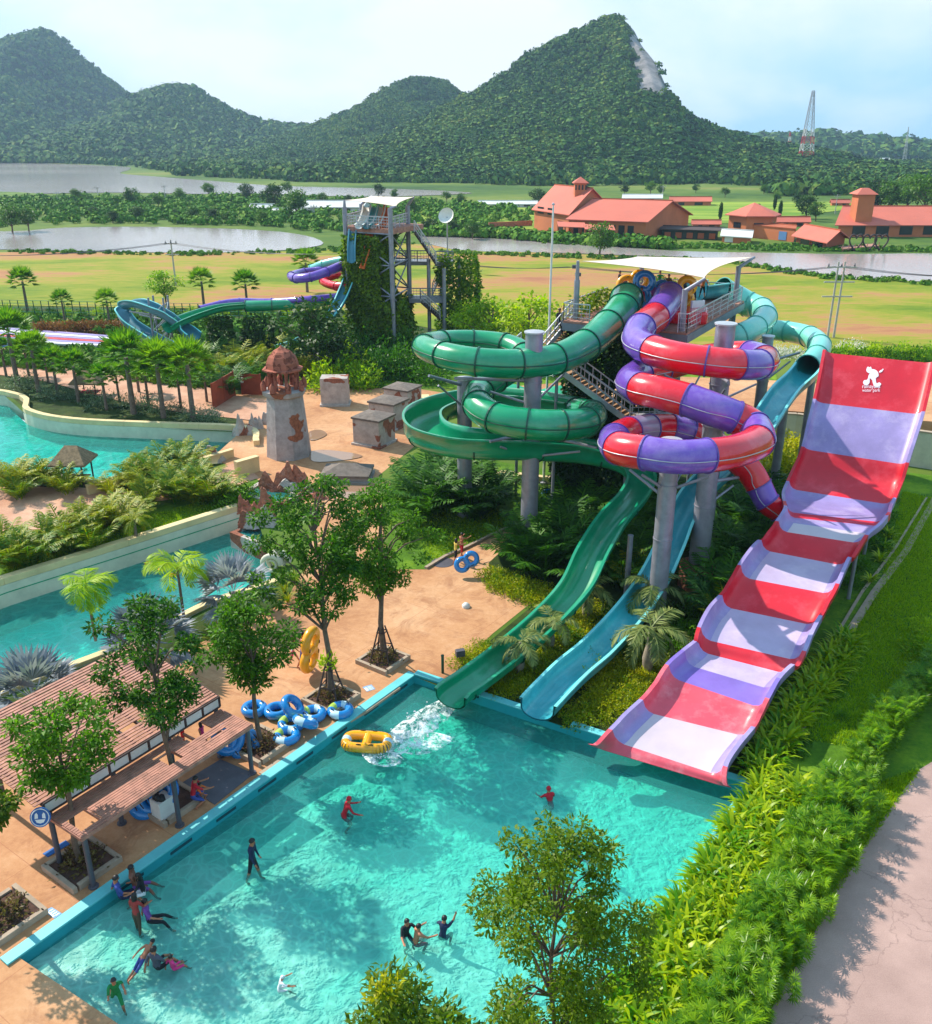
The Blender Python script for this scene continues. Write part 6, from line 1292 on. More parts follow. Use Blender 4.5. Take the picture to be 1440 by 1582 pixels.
WP = [(20, 745, 1.0), (48, 742, 1.0), (78, 742, .9), (105, 752, .9), (170, 752, .7), (205, 742, .9), (232, 732, 1.1), (262, 728, 1.1), (288, 718, 1.1), (30, 760, .8), (245, 756, 1.1), (275, 765, 1.1), (305, 768, 1.1), (330, 765, 1.1), (228, 775, .9), (300, 748, 1.0)]
for i, (x, y, s) in enumerate(WP): putpx(ar[i % 3], x, y + 10, s, 'yellow green areca palm clump between the wave pool and the pink path', 'areca palms by the wave pool')
for i, (x, y, s) in enumerate([(100, 830, 1.0), (128, 825, 1.0), (158, 815, 1.1), (180, 812, 1.0), (195, 802, .9), (20, 870, 1.0), (45, 868, 1.0), (75, 850, 1.0), (5, 850, 1.0), (140, 845, .9)]): putpx(ar[i % 3], x, y + 8, s, 'areca palm clump on the grass strip above the river channel', 'areca palms above the river channel')
putpx(featherpalm(58, 1.4, 1.3, 'leaf_areca', 11), 212, 838, 1, 'small single palm on the grass strip above the river channel')
DK = [(650, 795, 1.5), (672, 780, 1.6), (695, 778, 1.6), (735, 790, 1.5), (760, 775, 1.3), (665, 750, 1.4), (700, 752, 1.5), (740, 758, 1.3)]
for i, (x, y, s) in enumerate(DK): putpx(ad[i % 3], x, y + 12, s, 'dark green palm clump round the column left of the green loops', 'dark palms left of the green loops')
for i, (x, y, s) in enumerate([(815, 870, 1.3), (840, 880, 1.3), (868, 868, 1.4), (890, 850, 1.4), (850, 840, 1.5), (880, 815, 1.5), (905, 800, 1.4), (830, 850, 1.3)]): putpx(ad[(i + 1) % 3], x, y + 12, s, 'dark green palm clump between the tall column and the green flume', 'dark palms by the green flume')
for i, (x, y, s) in enumerate([(1110, 960, 1.2), (1120, 925, 1.3), (1135, 890, 1.4), (1150, 860, 1.4), (1170, 835, 1.4), (1190, 812, 1.3), (1160, 790, 1.5), (1140, 820, 1.5), (1110, 870, 1.3), (960, 900, 1.1), (975, 870, 1.2), (960, 840, 1.3), (985, 815, 1.4), (1030, 820, 1.2), (1000, 790, 1.3)]): putpx(ad[i % 3], x, y + 8, s, 'dark palm clump between the flumes and the striped slide', 'dark palms left of the striped slide')
for i, (x, y, s) in enumerate([(990, 905, .9), (1125, 960, .9), (1155, 770, .9)]): putpx(ar[i % 3], x, y + 8, s, 'yellowish areca palm among the dark palms behind the columns', 'yellowish arecas behind the columns')
# row of fan palms behind the wave pool
fp = [fanpalm(80 + k, 2.6, 1.5, 'leaf_fan', 30) for k in range(3)]
rowp = [(-20, 500, 600), (28, 492, 596), (60, 520, 606), (90, 540, 612), (122, 545, 622), (165, 565, 634), (207, 528, 640), (253, 540, 646), (299, 540, 650)]
for i, (x, ty, by) in enumerate(rowp[1:]): g = G(x, by); h = P(x, ty + 14, g.y).z; putpx(fp[i % 3], x, by, h / 2.9, nth(i, 8, 'fan palms in the row behind the wave pool wall'), 'fan palms behind the wave pool wall')
far_p = [(43, 432, 482, 'fan palm with dry skirt at the far left field edge'), (101, 462, 500, 'cropped bare headed palm left of the mesh fence'), (170, 462, 503, 'short dark palm by the mesh fence'), (316, 432, 480, 'fan palm standing on the field behind the blue flume'), (383, 436, 484, 'pale fan palm behind the vine pillars'), (475, 403, 452, 'fan palm behind the purple tube loop')]
for i, (x, ty, by, lb) in enumerate(far_p): g = G(x, by); h = P(x, ty, g.y).z; putpx(fp[i % 3], x, by, h / 2.75, lb, 'fan palms at the field edge')
# more fan palms filling the garden belt
for i, (x, y, s) in enumerate([(10, 560, 1.0), (45, 560, 1.0), (185, 600, .9), (230, 605, 1.0), (280, 610, 1.0), (75, 570, .9), (215, 585, 1.0), (320, 600, .9)]): putpx(fp[i % 3], x, y + 22, s, 'fan palm in the second rank behind the wave pool wall', 'second rank of fan palms')
for i, (x, y, s) in enumerate([(340, 575, 1.3), (365, 565, 1.3), (390, 560, 1.3), (350, 600, 1.2), (400, 585, 1.1), (325, 560, 1.3), (380, 580, 1.2), (420, 560, 1.1), (300, 565, 1.3), (265, 560, 1.2), (370, 540, 1.2), (330, 535, 1.2)]): putpx((ar + ad)[i % 6], x, y + 14, s * 1.15, 'palm clump in the garden left of the domed tower', 'palm clumps left of the domed tower')
# grey green oleander like shrubs along the wave pool wall
ol = [bush(90 + k, .9, 1.2, 420, .2, 'leaf_oleander', 'grey_shrub', .25) for k in range(2)]
for i, x in enumerate([30, 50, 75, 100, 125, 150, 175, 200, 225, 245, 268, 290, 312, 330]): putpx(ol[i % 2], x, 606 + (x - 30) * .14 + random.uniform(-4, 8) if x > 60 else 600, random.uniform(.8, 1.4), 'grey green shrub growing along the wave pool wall', 'grey green shrubs along the wave pool wall')
# ------------------------------------------------------------------ shrubs
bd = [bush(100 + k, 1.0, 1.1, 900, .17, 'leaf_areca_dark') for k in range(2)]; bb = [bush(104 + k, 1.0, 1.1, 800, .19, 'leaf_bright') for k in range(2)]; bm_ = [bush(108 + k, 1.0, 1.0, 800, .17, 'leaf_tree') for k in range(2)]; by_ = bush(112, 1.0, 1.1, 800, .18, 'leaf_yellow'); bx = [bush(114 + k, .75, .42, 700, .1, 'leaf_ixora', 'golden_shrub', .5) for k in range(3)]
def row(protos, lst, label, group, z=0):
    for i, (x, y, s) in enumerate(lst): putpx(protos[i % len(protos)], x, y, s, label, group, z)
row(bb, [(505, 600, 2.2), (525, 592, 2.4), (548, 588, 2.4), (560, 600, 1.8), (530, 570, 2.6), (500, 580, 1.8)], 'bright yellow green shrub mass in front of the far vine tower', 'bright shrubs before the far tower')
row(bd, [(585, 585, 2.4), (610, 580, 2.6), (635, 580, 2.4), (600, 560, 3), (640, 560, 2.6), (665, 590, 2), (560, 560, 2.6)], 'dark shrub mass at the foot of the far vine tower', 'dark shrubs before the far tower')
row(bm_, [(365, 782, 1.2), (350, 778, 1.1), (375, 770, 1.0), (340, 772, 1.2)], 'rounded green shrub next to the cascade', 'green shrubs next to the cascade')
row([by_], [(1205, 728, 1.6), (1215, 705, 1.7), (1225, 740, 1.2), (1195, 745, 1.2), (1240, 690, 1.0)], 'yellow flowering shrub behind the striped slide top', 'yellow shrubs left of the slide wall')
row(bm_, [(1260, 800, .8), (1330, 880, .7), (1345, 845, .9), (1355, 820, .9), (1365, 800, .8), (1315, 905, .6), (905, 1010, .7), (940, 960, .8), (880, 990, .7), (1040, 960, .9), (1060, 985, .9), (1075, 960, .9), (1080, 1000, .7), (1095, 975, .8), (955, 1010, .7), (1020, 1010, .8), (1045, 1015, .8)], 'low green shrub in the bed beside the striped slide', 'low green shrubs beside the striped slide')
hx = []
for i in range(16):                                   # clipped hedge block by the plaza
    u, v = (i % 8) / 7, i // 8; hx.append((762 + 78 * u - v * 8 + 14 * v, 893 + 30 * u + 14 * v - 2, 1.15))
row(bx, hx, 'section of the clipped green hedge in front of the dark palms', 'clipped hedge by the plaza'); 
beds = [[(738, 1062), (760, 1030), (800, 1000), (850, 960), (900, 985), (875, 1020), (840, 1055), (808, 1085)], [(870, 1110), (905, 1065), (950, 1020), (985, 1000), (1060, 1015), (1040, 1050), (985, 1095), (940, 1135)], [(820, 985), (860, 950), (905, 935), (935, 945), (900, 985), (850, 985)], [(690, 1060), (700, 1030), (735, 1000), (770, 985), (760, 1000), (720, 1040)]]
cnt = 0
for bi, bed in enumerate(beds):
    pl = [Vector(G(a, b)[:2]) for a, b in bed]; xs = [p.x for p in pl]; ys = [p.y for p in pl]; r2 = random.Random(bi); x = min(xs)
    while x < max(xs):
        y = min(ys)
        while y < max(ys):
            xx, yy = x + r2.uniform(-.2, .2), y + r2.uniform(-.2, .2)
            if inside(xx, yy, pl): put(bx[cnt % 3], xx, yy, .02, r2.uniform(.75, 1.15), ['golden green low shrub in the bed between the green and turquoise flumes', 'golden green low shrub in the bed left of the striped slide', 'golden green low shrub beyond the bottle palms', 'low shrub strip left of the green flume mouth'][bi], ['golden shrubs between the flumes', 'golden shrubs left of the striped slide', 'golden shrubs beyond the bottle palms', 'shrubs left of the green flume'][bi]); cnt += 1
            y += .72
        x += .72
# strap leaf rows and lady palm rows on the right
stp = [strap_plant(120 + k, 40, .88, .105) for k in range(4)]; lp = [rhapis(130 + k) for k in range(3)]
def belt(a, b, w0, w1, protos, step, label, group, s=(.9, 1.25), z=0):
    a, b = Vector(a[:2]), Vector(b[:2]); L = (b - a).length; d = (b - a) / L; n_ = Vector((d.y, -d.x)); q = 0; i = 0
    while q < L:
        f = q / L; w = w0 + (w1 - w0) * f; j = step * .3
        while j < w: put(protos[i % len(protos)], *(a + d * (q + random.uniform(-.15, .15)) + n_ * (j + random.uniform(-.12, .12))), z, random.uniform(*s), label, group); i += 1; j += step
        q += step
belt(PB + V2 * .35 - U * 1, PR + V2 * .45 + U * .8, 1.7, 2.2, stp, .5, 'yellow green strap leaf plant in the hedge along the right pool wall', 'strap leaf hedge along the pool')
belt(Vector(G(1150, 1190)[:2]), Vector(G(1300, 985)[:2]), 1.1, .7, stp, .55, 'yellow green strap leaf plant in the row beside the striped slide', 'strap leaf row beside the slide')
belt(PB + V2 * 2.1 - U * 1, Vector(G(1285, 1222)[:2]), 1.2, 1.5, lp, .7, 'dark lady palm clump in the row between strap leaf hedge and road', 'lady palms behind the strap leaf hedge', (.8, 1.05))
belt(Vector(G(1318, 1190)[:2]), Vector(G(1450, 1030)[:2]), .9, .9, lp, .8, 'lady palm clump in the separate row between lawn and road', 'lady palms beside the lawn', (.85, 1.1))
row(stp, [(1365, 850, 1), (1372, 830, .9), (1358, 868, .9), (1345, 900, .8)], 'strap leaf plant at the foot of the upper striped slide', 'strap plants at the slide foot')
row(bb, [(1425, 1010, .9), (1432, 985, .8)], 'bright shrub at the right edge above the lady palms', 'bright shrubs at the right edge')
row(bm_, [(1290, 1075, .35), (1300, 1060, .3), (1230, 1165, .4), (1240, 1145, .35), (1300, 1110, .3)], 'small weed on the lawn next to the stone channel', 'weeds on the lawn')
row(lp, [(1175, 815, 1.2), (1150, 850, 1.3), (1190, 790, 1.2), (1130, 870, 1.2)], 'dark broad shrub under the red tube end', 'dark shrubs under the red tube end')
# flowering hedge behind the slide top and yard
row([bm_[0], bb[0]], [(1285 + 22 * k, 560 - (k % 2) * 3, 1.7) for k in range(8)], 'hedge shrub behind the top of the striped slide', 'hedge behind the slide top', 0)
wf = bush(140, 1.0, 1.0, 260, .16, 'petal_white', 'white_blossom'); row([wf], [(1200, 548, 1.3), (1225, 552, 1.5), (1300, 545, 1.4), (1320, 540, 1.3), (1180, 552, 1.1), (1248, 560, 1.2)], 'white flowering shrub behind the mint tube', 'white flowering shrubs')
# grass tufts near the camera: short blades over the lawns
rs = np.random.RandomState(150)
def blades(name, polys, n, L, mat, label):
    Cs = []
    for pl, k in zip(polys, n):
        xs = [p[0] for p in pl]; ys = [p[1] for p in pl]; c = 0
        while c < k:
            x, y = rs.uniform(min(xs), max(xs)), rs.uniform(min(ys), max(ys))
            if inside(x, y, pl): Cs.append((x, y, .0)); c += 1
    C = np.array(Cs); m = len(C); C = np.repeat(C, 3, 0) + np.concatenate([rs.randn(m * 3, 2) * .05, np.zeros((m * 3, 1))], 1); k = len(C)
    V = leaf_quads(C, rs.randn(k, 3) * .45 + [0, 0, 1], rs.randn(k, 3), L * rs.uniform(.5, 1.3, k), np.full(k, L * .22)); o = link(name, npmesh(name, V, quads=quads_of(k), mats=(M[mat],))); tag(o, label, 'grass', None, 'stuff')
g1 = gp([(1395, 760), (1440, 770), (1440, 1010), (1330, 1160), (1240, 1140), (1310, 985), (1360, 910)]); g2 = gp([(1310, 1230), (1420, 1190), (1320, 1330), (1250, 1450), (1180, 1580), (1060, 1600), (1200, 1400)])
blades('grass', [g1, g2], [16000, 11000], .15, 'leaf_bright', 'short grass blades on the right lawn and road verge')
blades('grass', [gp([(660, 870), (640, 790), (700, 760), (800, 800), (785, 815), (722, 845)]), gp([(8, 895), (200, 836), (372, 780), (340, 768), (200, 805), (8, 860)])], [3000, 5000], .14, 'leaf_strap', 'short grass blades on the garden lawn and river bank')
tf_ = strap_plant(155, 60, 1.2, .03, 'leaf_bright'); row([tf_], [(95, 858, 1.0), (110, 855, 1.1), (125, 850, .9), (140, 842, .9)], 'bright tall grass tuft on the river bank', 'grass tufts on the river bank')
wt_ = strap_plant(156, 50, .8, .03, 'leaf_areca'); row([wt_], [(440, 915, 1.2), (455, 900, 1.1), (445, 930, 1.0), (330, 990, 1.2), (350, 975, 1.1), (300, 1010, 1.2), (190, 1040, 1.2), (110, 1100, 1.2), (60, 1110, 1.2), (30, 1120, 1.2)], 'tall wispy grass on the near river bank', 'wispy grass on the near river bank')
# ------------------------------------------------------------------ climbing vines
def vines(name, boxes, n, leaf, mat, label, seed=1):
    """leaves hanging over the faces of upright boxes (corner list, z0, z1)"""
    rs = np.random.RandomState(seed); Cs = []; Ns = []
    per = [sum((Vector(p[(i + 1) % len(p)]) - Vector(p[i])).length for i in range(len(p))) * (z1 - z0) for p, z0, z1 in boxes]
    for (p, z0, z1), a in zip(boxes, per):
        k = int(n * a / sum(per)); cen = sum((Vector(q) for q in p), Vector((0, 0))) / len(p)
        for _ in range(k):
            i = rs.randint(len(p)); A, B = Vector(p[i]), Vector(p[(i + 1) % len(p)]); u = rs.rand(); q = A.lerp(B, u); d = (B - A); nn = Vector((d.y, -d.x)).normalized(); nn = nn if nn.dot(q - cen) > 0 else -nn
            f = rs.rand() ** .9; z = z0 + (z1 - z0) * f; lump = .35 + .3 * math.sin(q.x * 1.3 + z * .9 + i) + .25 * math.sin(z * 2.1 + u * 9 + i)
            q = q + nn * lump * rs.rand(); Cs.append((q.x, q.y, z)); Ns.append((nn.x, nn.y, .4))
    C = np.array(Cs); N = np.array(Ns); k = len(C); V = leaf_quads(C, N * .6 + rs.randn(k, 3) * .5 - [0, 0, .5], N + rs.randn(k, 3) * .4, leaf * rs.uniform(.7, 1.3, k), leaf * .7 * rs.uniform(.8, 1.2, k))
    t = T(name, label, 'vine', tuple(C.mean(0) * [1, 1, 0])); t2 = link('foliage', npmesh('foliage', V, quads=quads_of(k), mats=(M[mat],)), t); t2.location = -t.location; return t
C0 = [Vector(c) for c in cs]; vines('climbing_vine', [([C0[0], C0[0].lerp(C0[1], .75), C0[3].lerp(C0[2], .6), C0[3]], 0, topz - .8)], 26000, .42, 'leaf_vine', 'green climbing vine covering the left half of the far tower', 3)
vines('climbing_vine', [([C0[0].lerp(C0[1], .6), C0[1], C0[2], C0[3].lerp(C0[2], .5)], 0, topz * .45)], 5000, .42, 'leaf_vine', 'thinner vine at the foot of the right half of the far tower', 4)
q = P(708, 395, 99); w = 1.6; vines('climbing_vine', [([Vector((q.x - w, 98)), Vector((q.x + w, 98)), Vector((q.x + w, 101)), Vector((q.x - w, 101))], 0, q.z)], 4500, .42, 'leaf_vine', 'column of bright vine right of the far tower stairs', 5)
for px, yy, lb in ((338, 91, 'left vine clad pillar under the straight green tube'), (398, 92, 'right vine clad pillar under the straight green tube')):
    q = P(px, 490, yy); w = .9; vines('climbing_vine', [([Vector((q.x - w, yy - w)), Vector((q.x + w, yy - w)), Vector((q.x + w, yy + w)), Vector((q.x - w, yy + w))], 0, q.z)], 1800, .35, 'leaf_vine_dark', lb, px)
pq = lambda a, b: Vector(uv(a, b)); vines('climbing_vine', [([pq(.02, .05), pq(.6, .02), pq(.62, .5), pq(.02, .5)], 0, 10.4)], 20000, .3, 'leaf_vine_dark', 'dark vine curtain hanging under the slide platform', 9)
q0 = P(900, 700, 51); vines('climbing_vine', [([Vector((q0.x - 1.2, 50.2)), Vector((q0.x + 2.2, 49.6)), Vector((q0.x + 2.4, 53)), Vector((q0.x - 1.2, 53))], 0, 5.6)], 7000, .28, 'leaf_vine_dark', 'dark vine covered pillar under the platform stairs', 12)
vines('climbing_vine', [([pq(-.02, .1), pq(-.02, .55)], DZ - .5, DZ + 1.1), ([pq(.02, 1), pq(.5, 1.0)], DZ, DZ + 1.2)], 900, .25, 'leaf_vine', 'bright vine creeping over the platform railing', 13)
# ------------------------------------------------------------------ middle distance trees
mt = [make_tree(5.0, 2.0, 160 + k, 34, 42, .42, 'leaf_far', low=.3, cr=.85, tr=.16, aspect=.6) for k in range(4)]
md_ = [make_tree(5.0, 2.1, 170 + k, 36, 42, .4, 'leaf_vine_dark', low=.22, cr=.85, tr=.16, aspect=.6) for k in range(2)]
mb_ = [make_tree(5.0, 2.2, 176 + k, 30, 42, .36, 'leaf_bright', low=.35, cr=.7, tr=.12, aspect=.5) for k in range(2)]
def tre(protos, lst, group):
    for i, (x, by, ty, lb) in enumerate(lst): g = G(x, by); h = P(x, ty, g.y).z; put(protos[i % len(protos)], g.x, g.y, 0, h / 5, lb, group)
tre(md_, [(488, 575, 458, 'dark round tree left of the far vine tower'), (510, 590, 510, 'lower dark tree between bright shrubs and the far tower')], 'dark trees by the far tower')
tre(mb_, [(258, 478, 420, 'loose bright tree on the field behind the hairpin flume'), (760, 560, 458, 'loose yellow green tree behind the upper green loop'), (815, 565, 458, 'yellow green tree by the flagpole'), (735, 545, 465, 'low yellow green tree right of the vine column')], 'loose yellow green trees')
tre(mt, [(926, 398, 345, 'lone spreading tree on the field in front of the orange buildings')], None)
FARL = [(205, 318, 290), (245, 322, 300), (278, 312, 292), (323, 305, 283), (380, 308, 282), (425, 325, 285), (458, 335, 293), (118, 312, 292), (20, 360, 318), (45, 358, 322), (215, 340, 318), (330, 345, 322), (350, 345, 326), (300, 340, 320), (405, 348, 326), (270, 338, 322), (145, 335, 318), (585, 305, 284), (610, 308, 292), (690, 312, 296), (712, 318, 300), (730, 370, 342), (665, 362, 335), (700, 365, 340), (640, 330, 305), (750, 362, 345), (445, 300, 282), (498, 318, 298), (540, 315, 300), (175, 345, 325)]
for i, (x, by, ty) in enumerate(FARL): g = G(x, by); h = P(x, ty, g.y).z; put((mt + md_)[i % 6], g.x, g.y, 0, (h / 5, h / 5, h / 5), nth(i, 99, 'x') if 0 else 'green tree in the scrub belt beyond the pond and canal', 'trees beyond the pond')
FARR = [(870, 300, 285), (905, 296, 278), (965, 300, 284), (1005, 300, 280), (1020, 302, 286), (1120, 305, 290), (1180, 300, 285), (1245, 338, 302), (1350, 330, 276), (1375, 332, 282), (1400, 330, 275), (1425, 335, 270), (1260, 342, 312), (1230, 318, 300), (830, 318, 290), (1200, 312, 298), (1330, 305, 288), (1290, 300, 286), (1075, 298, 284), (1405, 305, 285)]
for i, (x, by, ty) in enumerate(FARR): g = G(x, by); h = P(x, ty, g.y).z; put((mt + md_)[(i * 5) % 6], g.x, g.y, 0, h / 5, 'green tree near the orange roofed buildings', 'trees near the orange buildings')
cyp = plant('cypress_tree', 'tree', (lambda rs: leaf_quads((lambda d: d * [.55, .55, 2.4] * (rs.rand(900, 1) ** .4) + [0, 0, 2.5])(rnd(rs, 900)), rnd(rs, 900) * .4 + [0, 0, 1], rnd(rs, 900), np.full(900, .4), np.full(900, .18)))(np.random.RandomState(190)), 'leaf_vine_dark', part='crown')
for i, (x, by) in enumerate([(1112, 342), (1204, 338), (1170, 345), (1196, 326)]): putpx(cyp, x, by, 1.0, nth(i, 4, 'slim dark cypresses between the orange buildings') if i < 3 else 'slim dark cypress behind the hexagonal roofed building', 'cypresses between the orange buildings')
def scatter_poly(name, polys, n, smin, smax, mat, label, seed, sub=1, zoff=.3):
    rs = np.random.RandomState(seed); pts = []; sz = []
    for pl, k in zip(polys, n):
        q = gp(pl); xs = [p[0] for p in q]; ys = [p[1] for p in q]; c = 0
        while c < k:
            x, y = rs.uniform(min(xs), max(xs)), rs.uniform(min(ys), max(ys))
            if inside(x, y, q): s = rs.uniform(smin, smax); pts.append((x, y, s * zoff)); sz.append(s); c += 1
    return crowns(name, pts, sz, mat, label, sub, seed)
scatter_poly('scrub', [[(-100, 312), (120, 306), (420, 305), (560, 312), (680, 315), (820, 325), (830, 345), (700, 360), (560, 350), (500, 362), (440, 352), (250, 346), (100, 347), (8, 352), (-100, 355)], [(640, 358), (760, 363), (840, 370), (1040, 382), (1040, 386), (840, 375), (760, 368), (640, 365)]], [1500, 260], .9, 2.6, FOR2, 'low green scrub covering the land between lake and pond', 21, 2, .3)
scatter_poly('scrub', [[(8, 387), (300, 392), (500, 386), (560, 374), (640, 372), (640, 378), (540, 390), (300, 396), (8, 392)], [(680, 388), (860, 395), (1130, 404), (1250, 424), (1440, 438), (1440, 442), (1250, 430), (1120, 408), (860, 399), (680, 392)], [(840, 372), (1100, 378), (1440, 384), (1440, 390), (1180, 388), (1040, 384), (840, 378)]], [260, 260, 420], .35, .9, FOR2, 'low bank plants lining the pond and canal edges', 22, 1)
scatter_poly('far_wood', [[(-300, 246), (8, 247), (300, 252), (500, 262), (620, 268), (640, 280), (450, 276), (300, 268), (180, 256), (8, 250), (-300, 249)]], [700], 3, 6.5, FOR, 'dark far-off wood along the far lake shore', 23, 1)
scatter_poly('far_wood', [[(240, 262), (480, 262), (640, 276), (560, 284), (420, 278), (280, 272)], [(560, 262), (900, 270), (1160, 280), (1440, 272), (1440, 285), (1250, 292), (1100, 284), (880, 288), (700, 284)], [(1100, 258), (1440, 252), (1500, 262), (1440, 280), (1150, 278)], [(1180, 292), (1440, 292), (1440, 300), (1200, 303)]], [380, 900, 700, 160], 2.6, 6, FOR, 'far-off wood spreading across the plain before the hills', 24, 1)
scatter_poly('bushes', [[(-100, 490), (470, 492), (540, 520), (420, 545), (200, 520), (-100, 505)], [(-100, 560), (120, 575), (300, 600), (420, 600), (460, 560), (300, 545), (60, 540)]], [420, 420], .45, 1.1, FOR2, 'mixed low bushes filling the garden behind the wave pool', 25, 2)
bh = bush(141, 1, .7, 700, .2, 'leaf_brown', 'dry_shrub')
row([bh], [(65 + 18 * k, 515 - .4 * k, 1.6) for k in range(8)], 'dry brown hedge shrub along the far left racer run', 'dry hedge along the racer run')
row([bb[0], bm_[1]], [(8 + 24 * k, 487 + (k % 3), 1.0) for k in range(19)], 'green hedge shrub along the field edge far left', 'hedge along the left field edge')
row([bm_[0], bd[0], bb[1]], [(720 + 17 * k, 570 + (k % 3) * 4, 1.5) for k in range(11)], 'shrub in the garden belt behind the green loops', 'shrubs behind the green loops')
row([ar[0], ad[1], ar[2]], [(440 + 12 * k, 566 + (k % 4) * 6, 1.1) for k in range(6)] + [(420, 546, 1.1), (445, 550, 1.0), (470, 552, 1.0)], 'shrub behind the domed tower', 'shrubs behind the domed tower')

# ------------------------------------------------------------------ orange roofed buildings beyond the canal
def roofed(name, A, B, C, he, hr, label, cat='building', wall='orange_wall', roof='terracotta_far', over=.8, windows=(), hip=0, gable='orange_wall', tiles=True):
    """walls A-B (front) and B-C (side), ridge parallel to the front"""
    A, B, C = (Vector(q[:2]) for q in (A, B, C)); D_ = A + C - B; t = T(name, label, cat, ((A.x + C.x) / 2, (A.y + C.y) / 2, 0)); mb = MB(); mb.prism([A, B, C, D_], -.2, he)
    mL = (A + D_) / 2; mR = (B + C) / 2; mb.add([v3(B, he), v3(C, he), v3(mR, hr)], [(0, 1, 2)]); mb.add([v3(A, he), v3(D_, he), v3(mL, hr)], [(2, 1, 0)]); mb.build('wall', wall, t)
    f = (B - A).normalized() * over; s = (C - B).normalized() * over; k = over / (C - B).length * 2; dz = (hr - he) * k; mb = MB(); hp = (B - A) * hip
    e = [v3(A - f - s, he - dz), v3(B + f - s, he - dz), v3(C + f + s, he - dz), v3(D_ - f + s, he - dz)]; r = [v3(mL - f + hp, hr), v3(mR + f - hp, hr)]; up = Vector((0, 0, .18))
    mb.add([e[0], e[1], r[1], r[0], e[2], e[3]] + [q + up for q in (e[0], e[1], r[1], r[0], e[2], e[3])], [(3, 2, 1, 0), (5, 4, 2, 3), (6, 7, 8, 9), (9, 8, 10, 11), (0, 1, 7, 6), (4, 5, 11, 10), (1, 2, 8, 7), (2, 4, 10, 8), (3, 0, 6, 9), (5, 3, 9, 11)]); mb.build('roof', roof, t); mb = MB(); mb.bar(r[0] + up * 1.4, r[1] + up * 1.4, .3, .2); mb.build('ridge_cap', 'orange_wall_dark' if roof == 'terracotta_far' else roof, t)
    n_ = Vector(((B - A).y, -(B - A).x)).normalized(); n_ = n_ if n_.dot(C - B) < 0 else -n_
    for (u0, u1, z0, z1, m) in windows:
        a, b = A.lerp(B, u0) + n_ * .08, A.lerp(B, u1) + n_ * .08; mb = MB(); mb.add([v3(a, z0), v3(b, z0), v3(b, z1), v3(a, z1), v3(a - n_ * .1, z0), v3(b - n_ * .1, z0), v3(b - n_ * .1, z1), v3(a - n_ * .1, z1)], [(0, 1, 2, 3), (0, 4, 5, 1), (1, 5, 6, 2), (2, 6, 7, 3), (3, 7, 4, 0)]); mb.build('window', m, t)
    return t
A, B = G(880, 366), G(996, 371); C = G(1062, 358); he = P(994, 342, B.y).z; hr = P(1029, 311, (B.y + C.y) / 2).z
roofed('hall', A, B, C, he, hr, 'large orange hall with long terracotta gable roof beyond the canal', windows=[(.05 + .12 * k, .13 + .12 * k, .5, 3.0, 'dark_glass') for k in range(7)])
A2, B2 = G(825, 354), G(878, 364); C2 = B2 + (C - B) * .85; he2 = P(831, 322, A2.y).z; hr2 = P(863, 293, (A2.y + C2.y) / 2).z
roofed('hall', A2, B2, C2, he2, hr2 + .6, 'taller left wing of the orange hall with steep terracotta roof', windows=[(.1, .28, 4, 5.6, 'dark_glass'), (.4, .55, 4, 5.6, 'dark_glass'), (.7, .85, .3, 3, 'dark_glass')])
for (x0, x1, y0, lb) in ((862, 905, 352, 'low terracotta porch roof in front of the hall wings'), (903, 950, 356, 'low terracotta porch roof along the hall front')):
    a, b = G(x0, y0 + 16), G(x1, y0 + 18); t = T('porch', lb, 'porch', tuple(a), 'porches of the orange hall'); z = P(x0, y0 - 8, a.y).z; d = Vector((0, 3.5)); mb = MB(); mb.add([v3(a, z - .8), v3(b, z - .8), v3(Vector(b[:2]) + d, z), v3(Vector(a[:2]) + d, z), v3(a, z - .95), v3(b, z - .95), v3(Vector(b[:2]) + d, z - .15), v3(Vector(a[:2]) + d, z - .15)], [(0, 1, 2, 3), (7, 6, 5, 4), (0, 4, 5, 1), (1, 5, 6, 2), (3, 7, 4, 0)]); mb.build('roof', 'terracotta_far', t)
    for k in range(5): q = Vector(a[:2]).lerp(Vector(b[:2]), k / 4) + Vector((0, .2)); mb = MB(); mb.cyl(v3(q, 0), v3(q, z - .85), .14, n=6); mb.build('post', 'orange_wall_dark', t)
c = P(896, 300, 232); t = T('roof_tower', 'small square tower with pyramid roof behind the orange hall', 'tower', (c.x, c.y, 0)); mb = MB(); w = 1.4; h = P(896, 283, 232).z; mb.box((c.x, c.y, h / 2), (2 * w, 2 * w, h)); mb.build('wall', 'orange_wall', t)
for k in range(4): mb = MB(); mb.box((c.x - 1.2 + .8 * k, c.y - w - .03, h - .9), (.4, .1, 1.1)); mb.build('opening', 'dark_glass', t)
mb = MB(); mb.lathe((c.x, c.y, h), [(w * 1.85, 0), (w * 1.85, .15), (0, 1.5)], 4, False, rz=.785); mb.build('roof', 'terracotta_far', t)
# hexagonal building
c = P(1162, 348, 222); t = T('pavilion', 'hexagonal orange pavilion with pointed terracotta roof', 'pavilion', (c.x, c.y, 0)); h = P(1162, 333, 218).z; mb = MB(); mb.lathe((c.x, c.y, 0), [(5.6, -.1), (5.6, h)], 6, False); mb.build('wall', 'orange_wall', t); mb = MB(); mb.lathe((c.x, c.y, h), [(6.6, -.2), (6.6, 0), (0, 2.6)], 6, False); mb.build('roof', 'terracotta_far', t)
for k in range(3): a = -1.57 + (k - 1) * 1.047; mb = MB(); mb.box((c.x + 4.9 * math.cos(a), c.y + 4.9 * math.sin(a), h * .55), (.1, 2.2, 1.2), rz=a); mb.build('window', 'dark_glass', t)
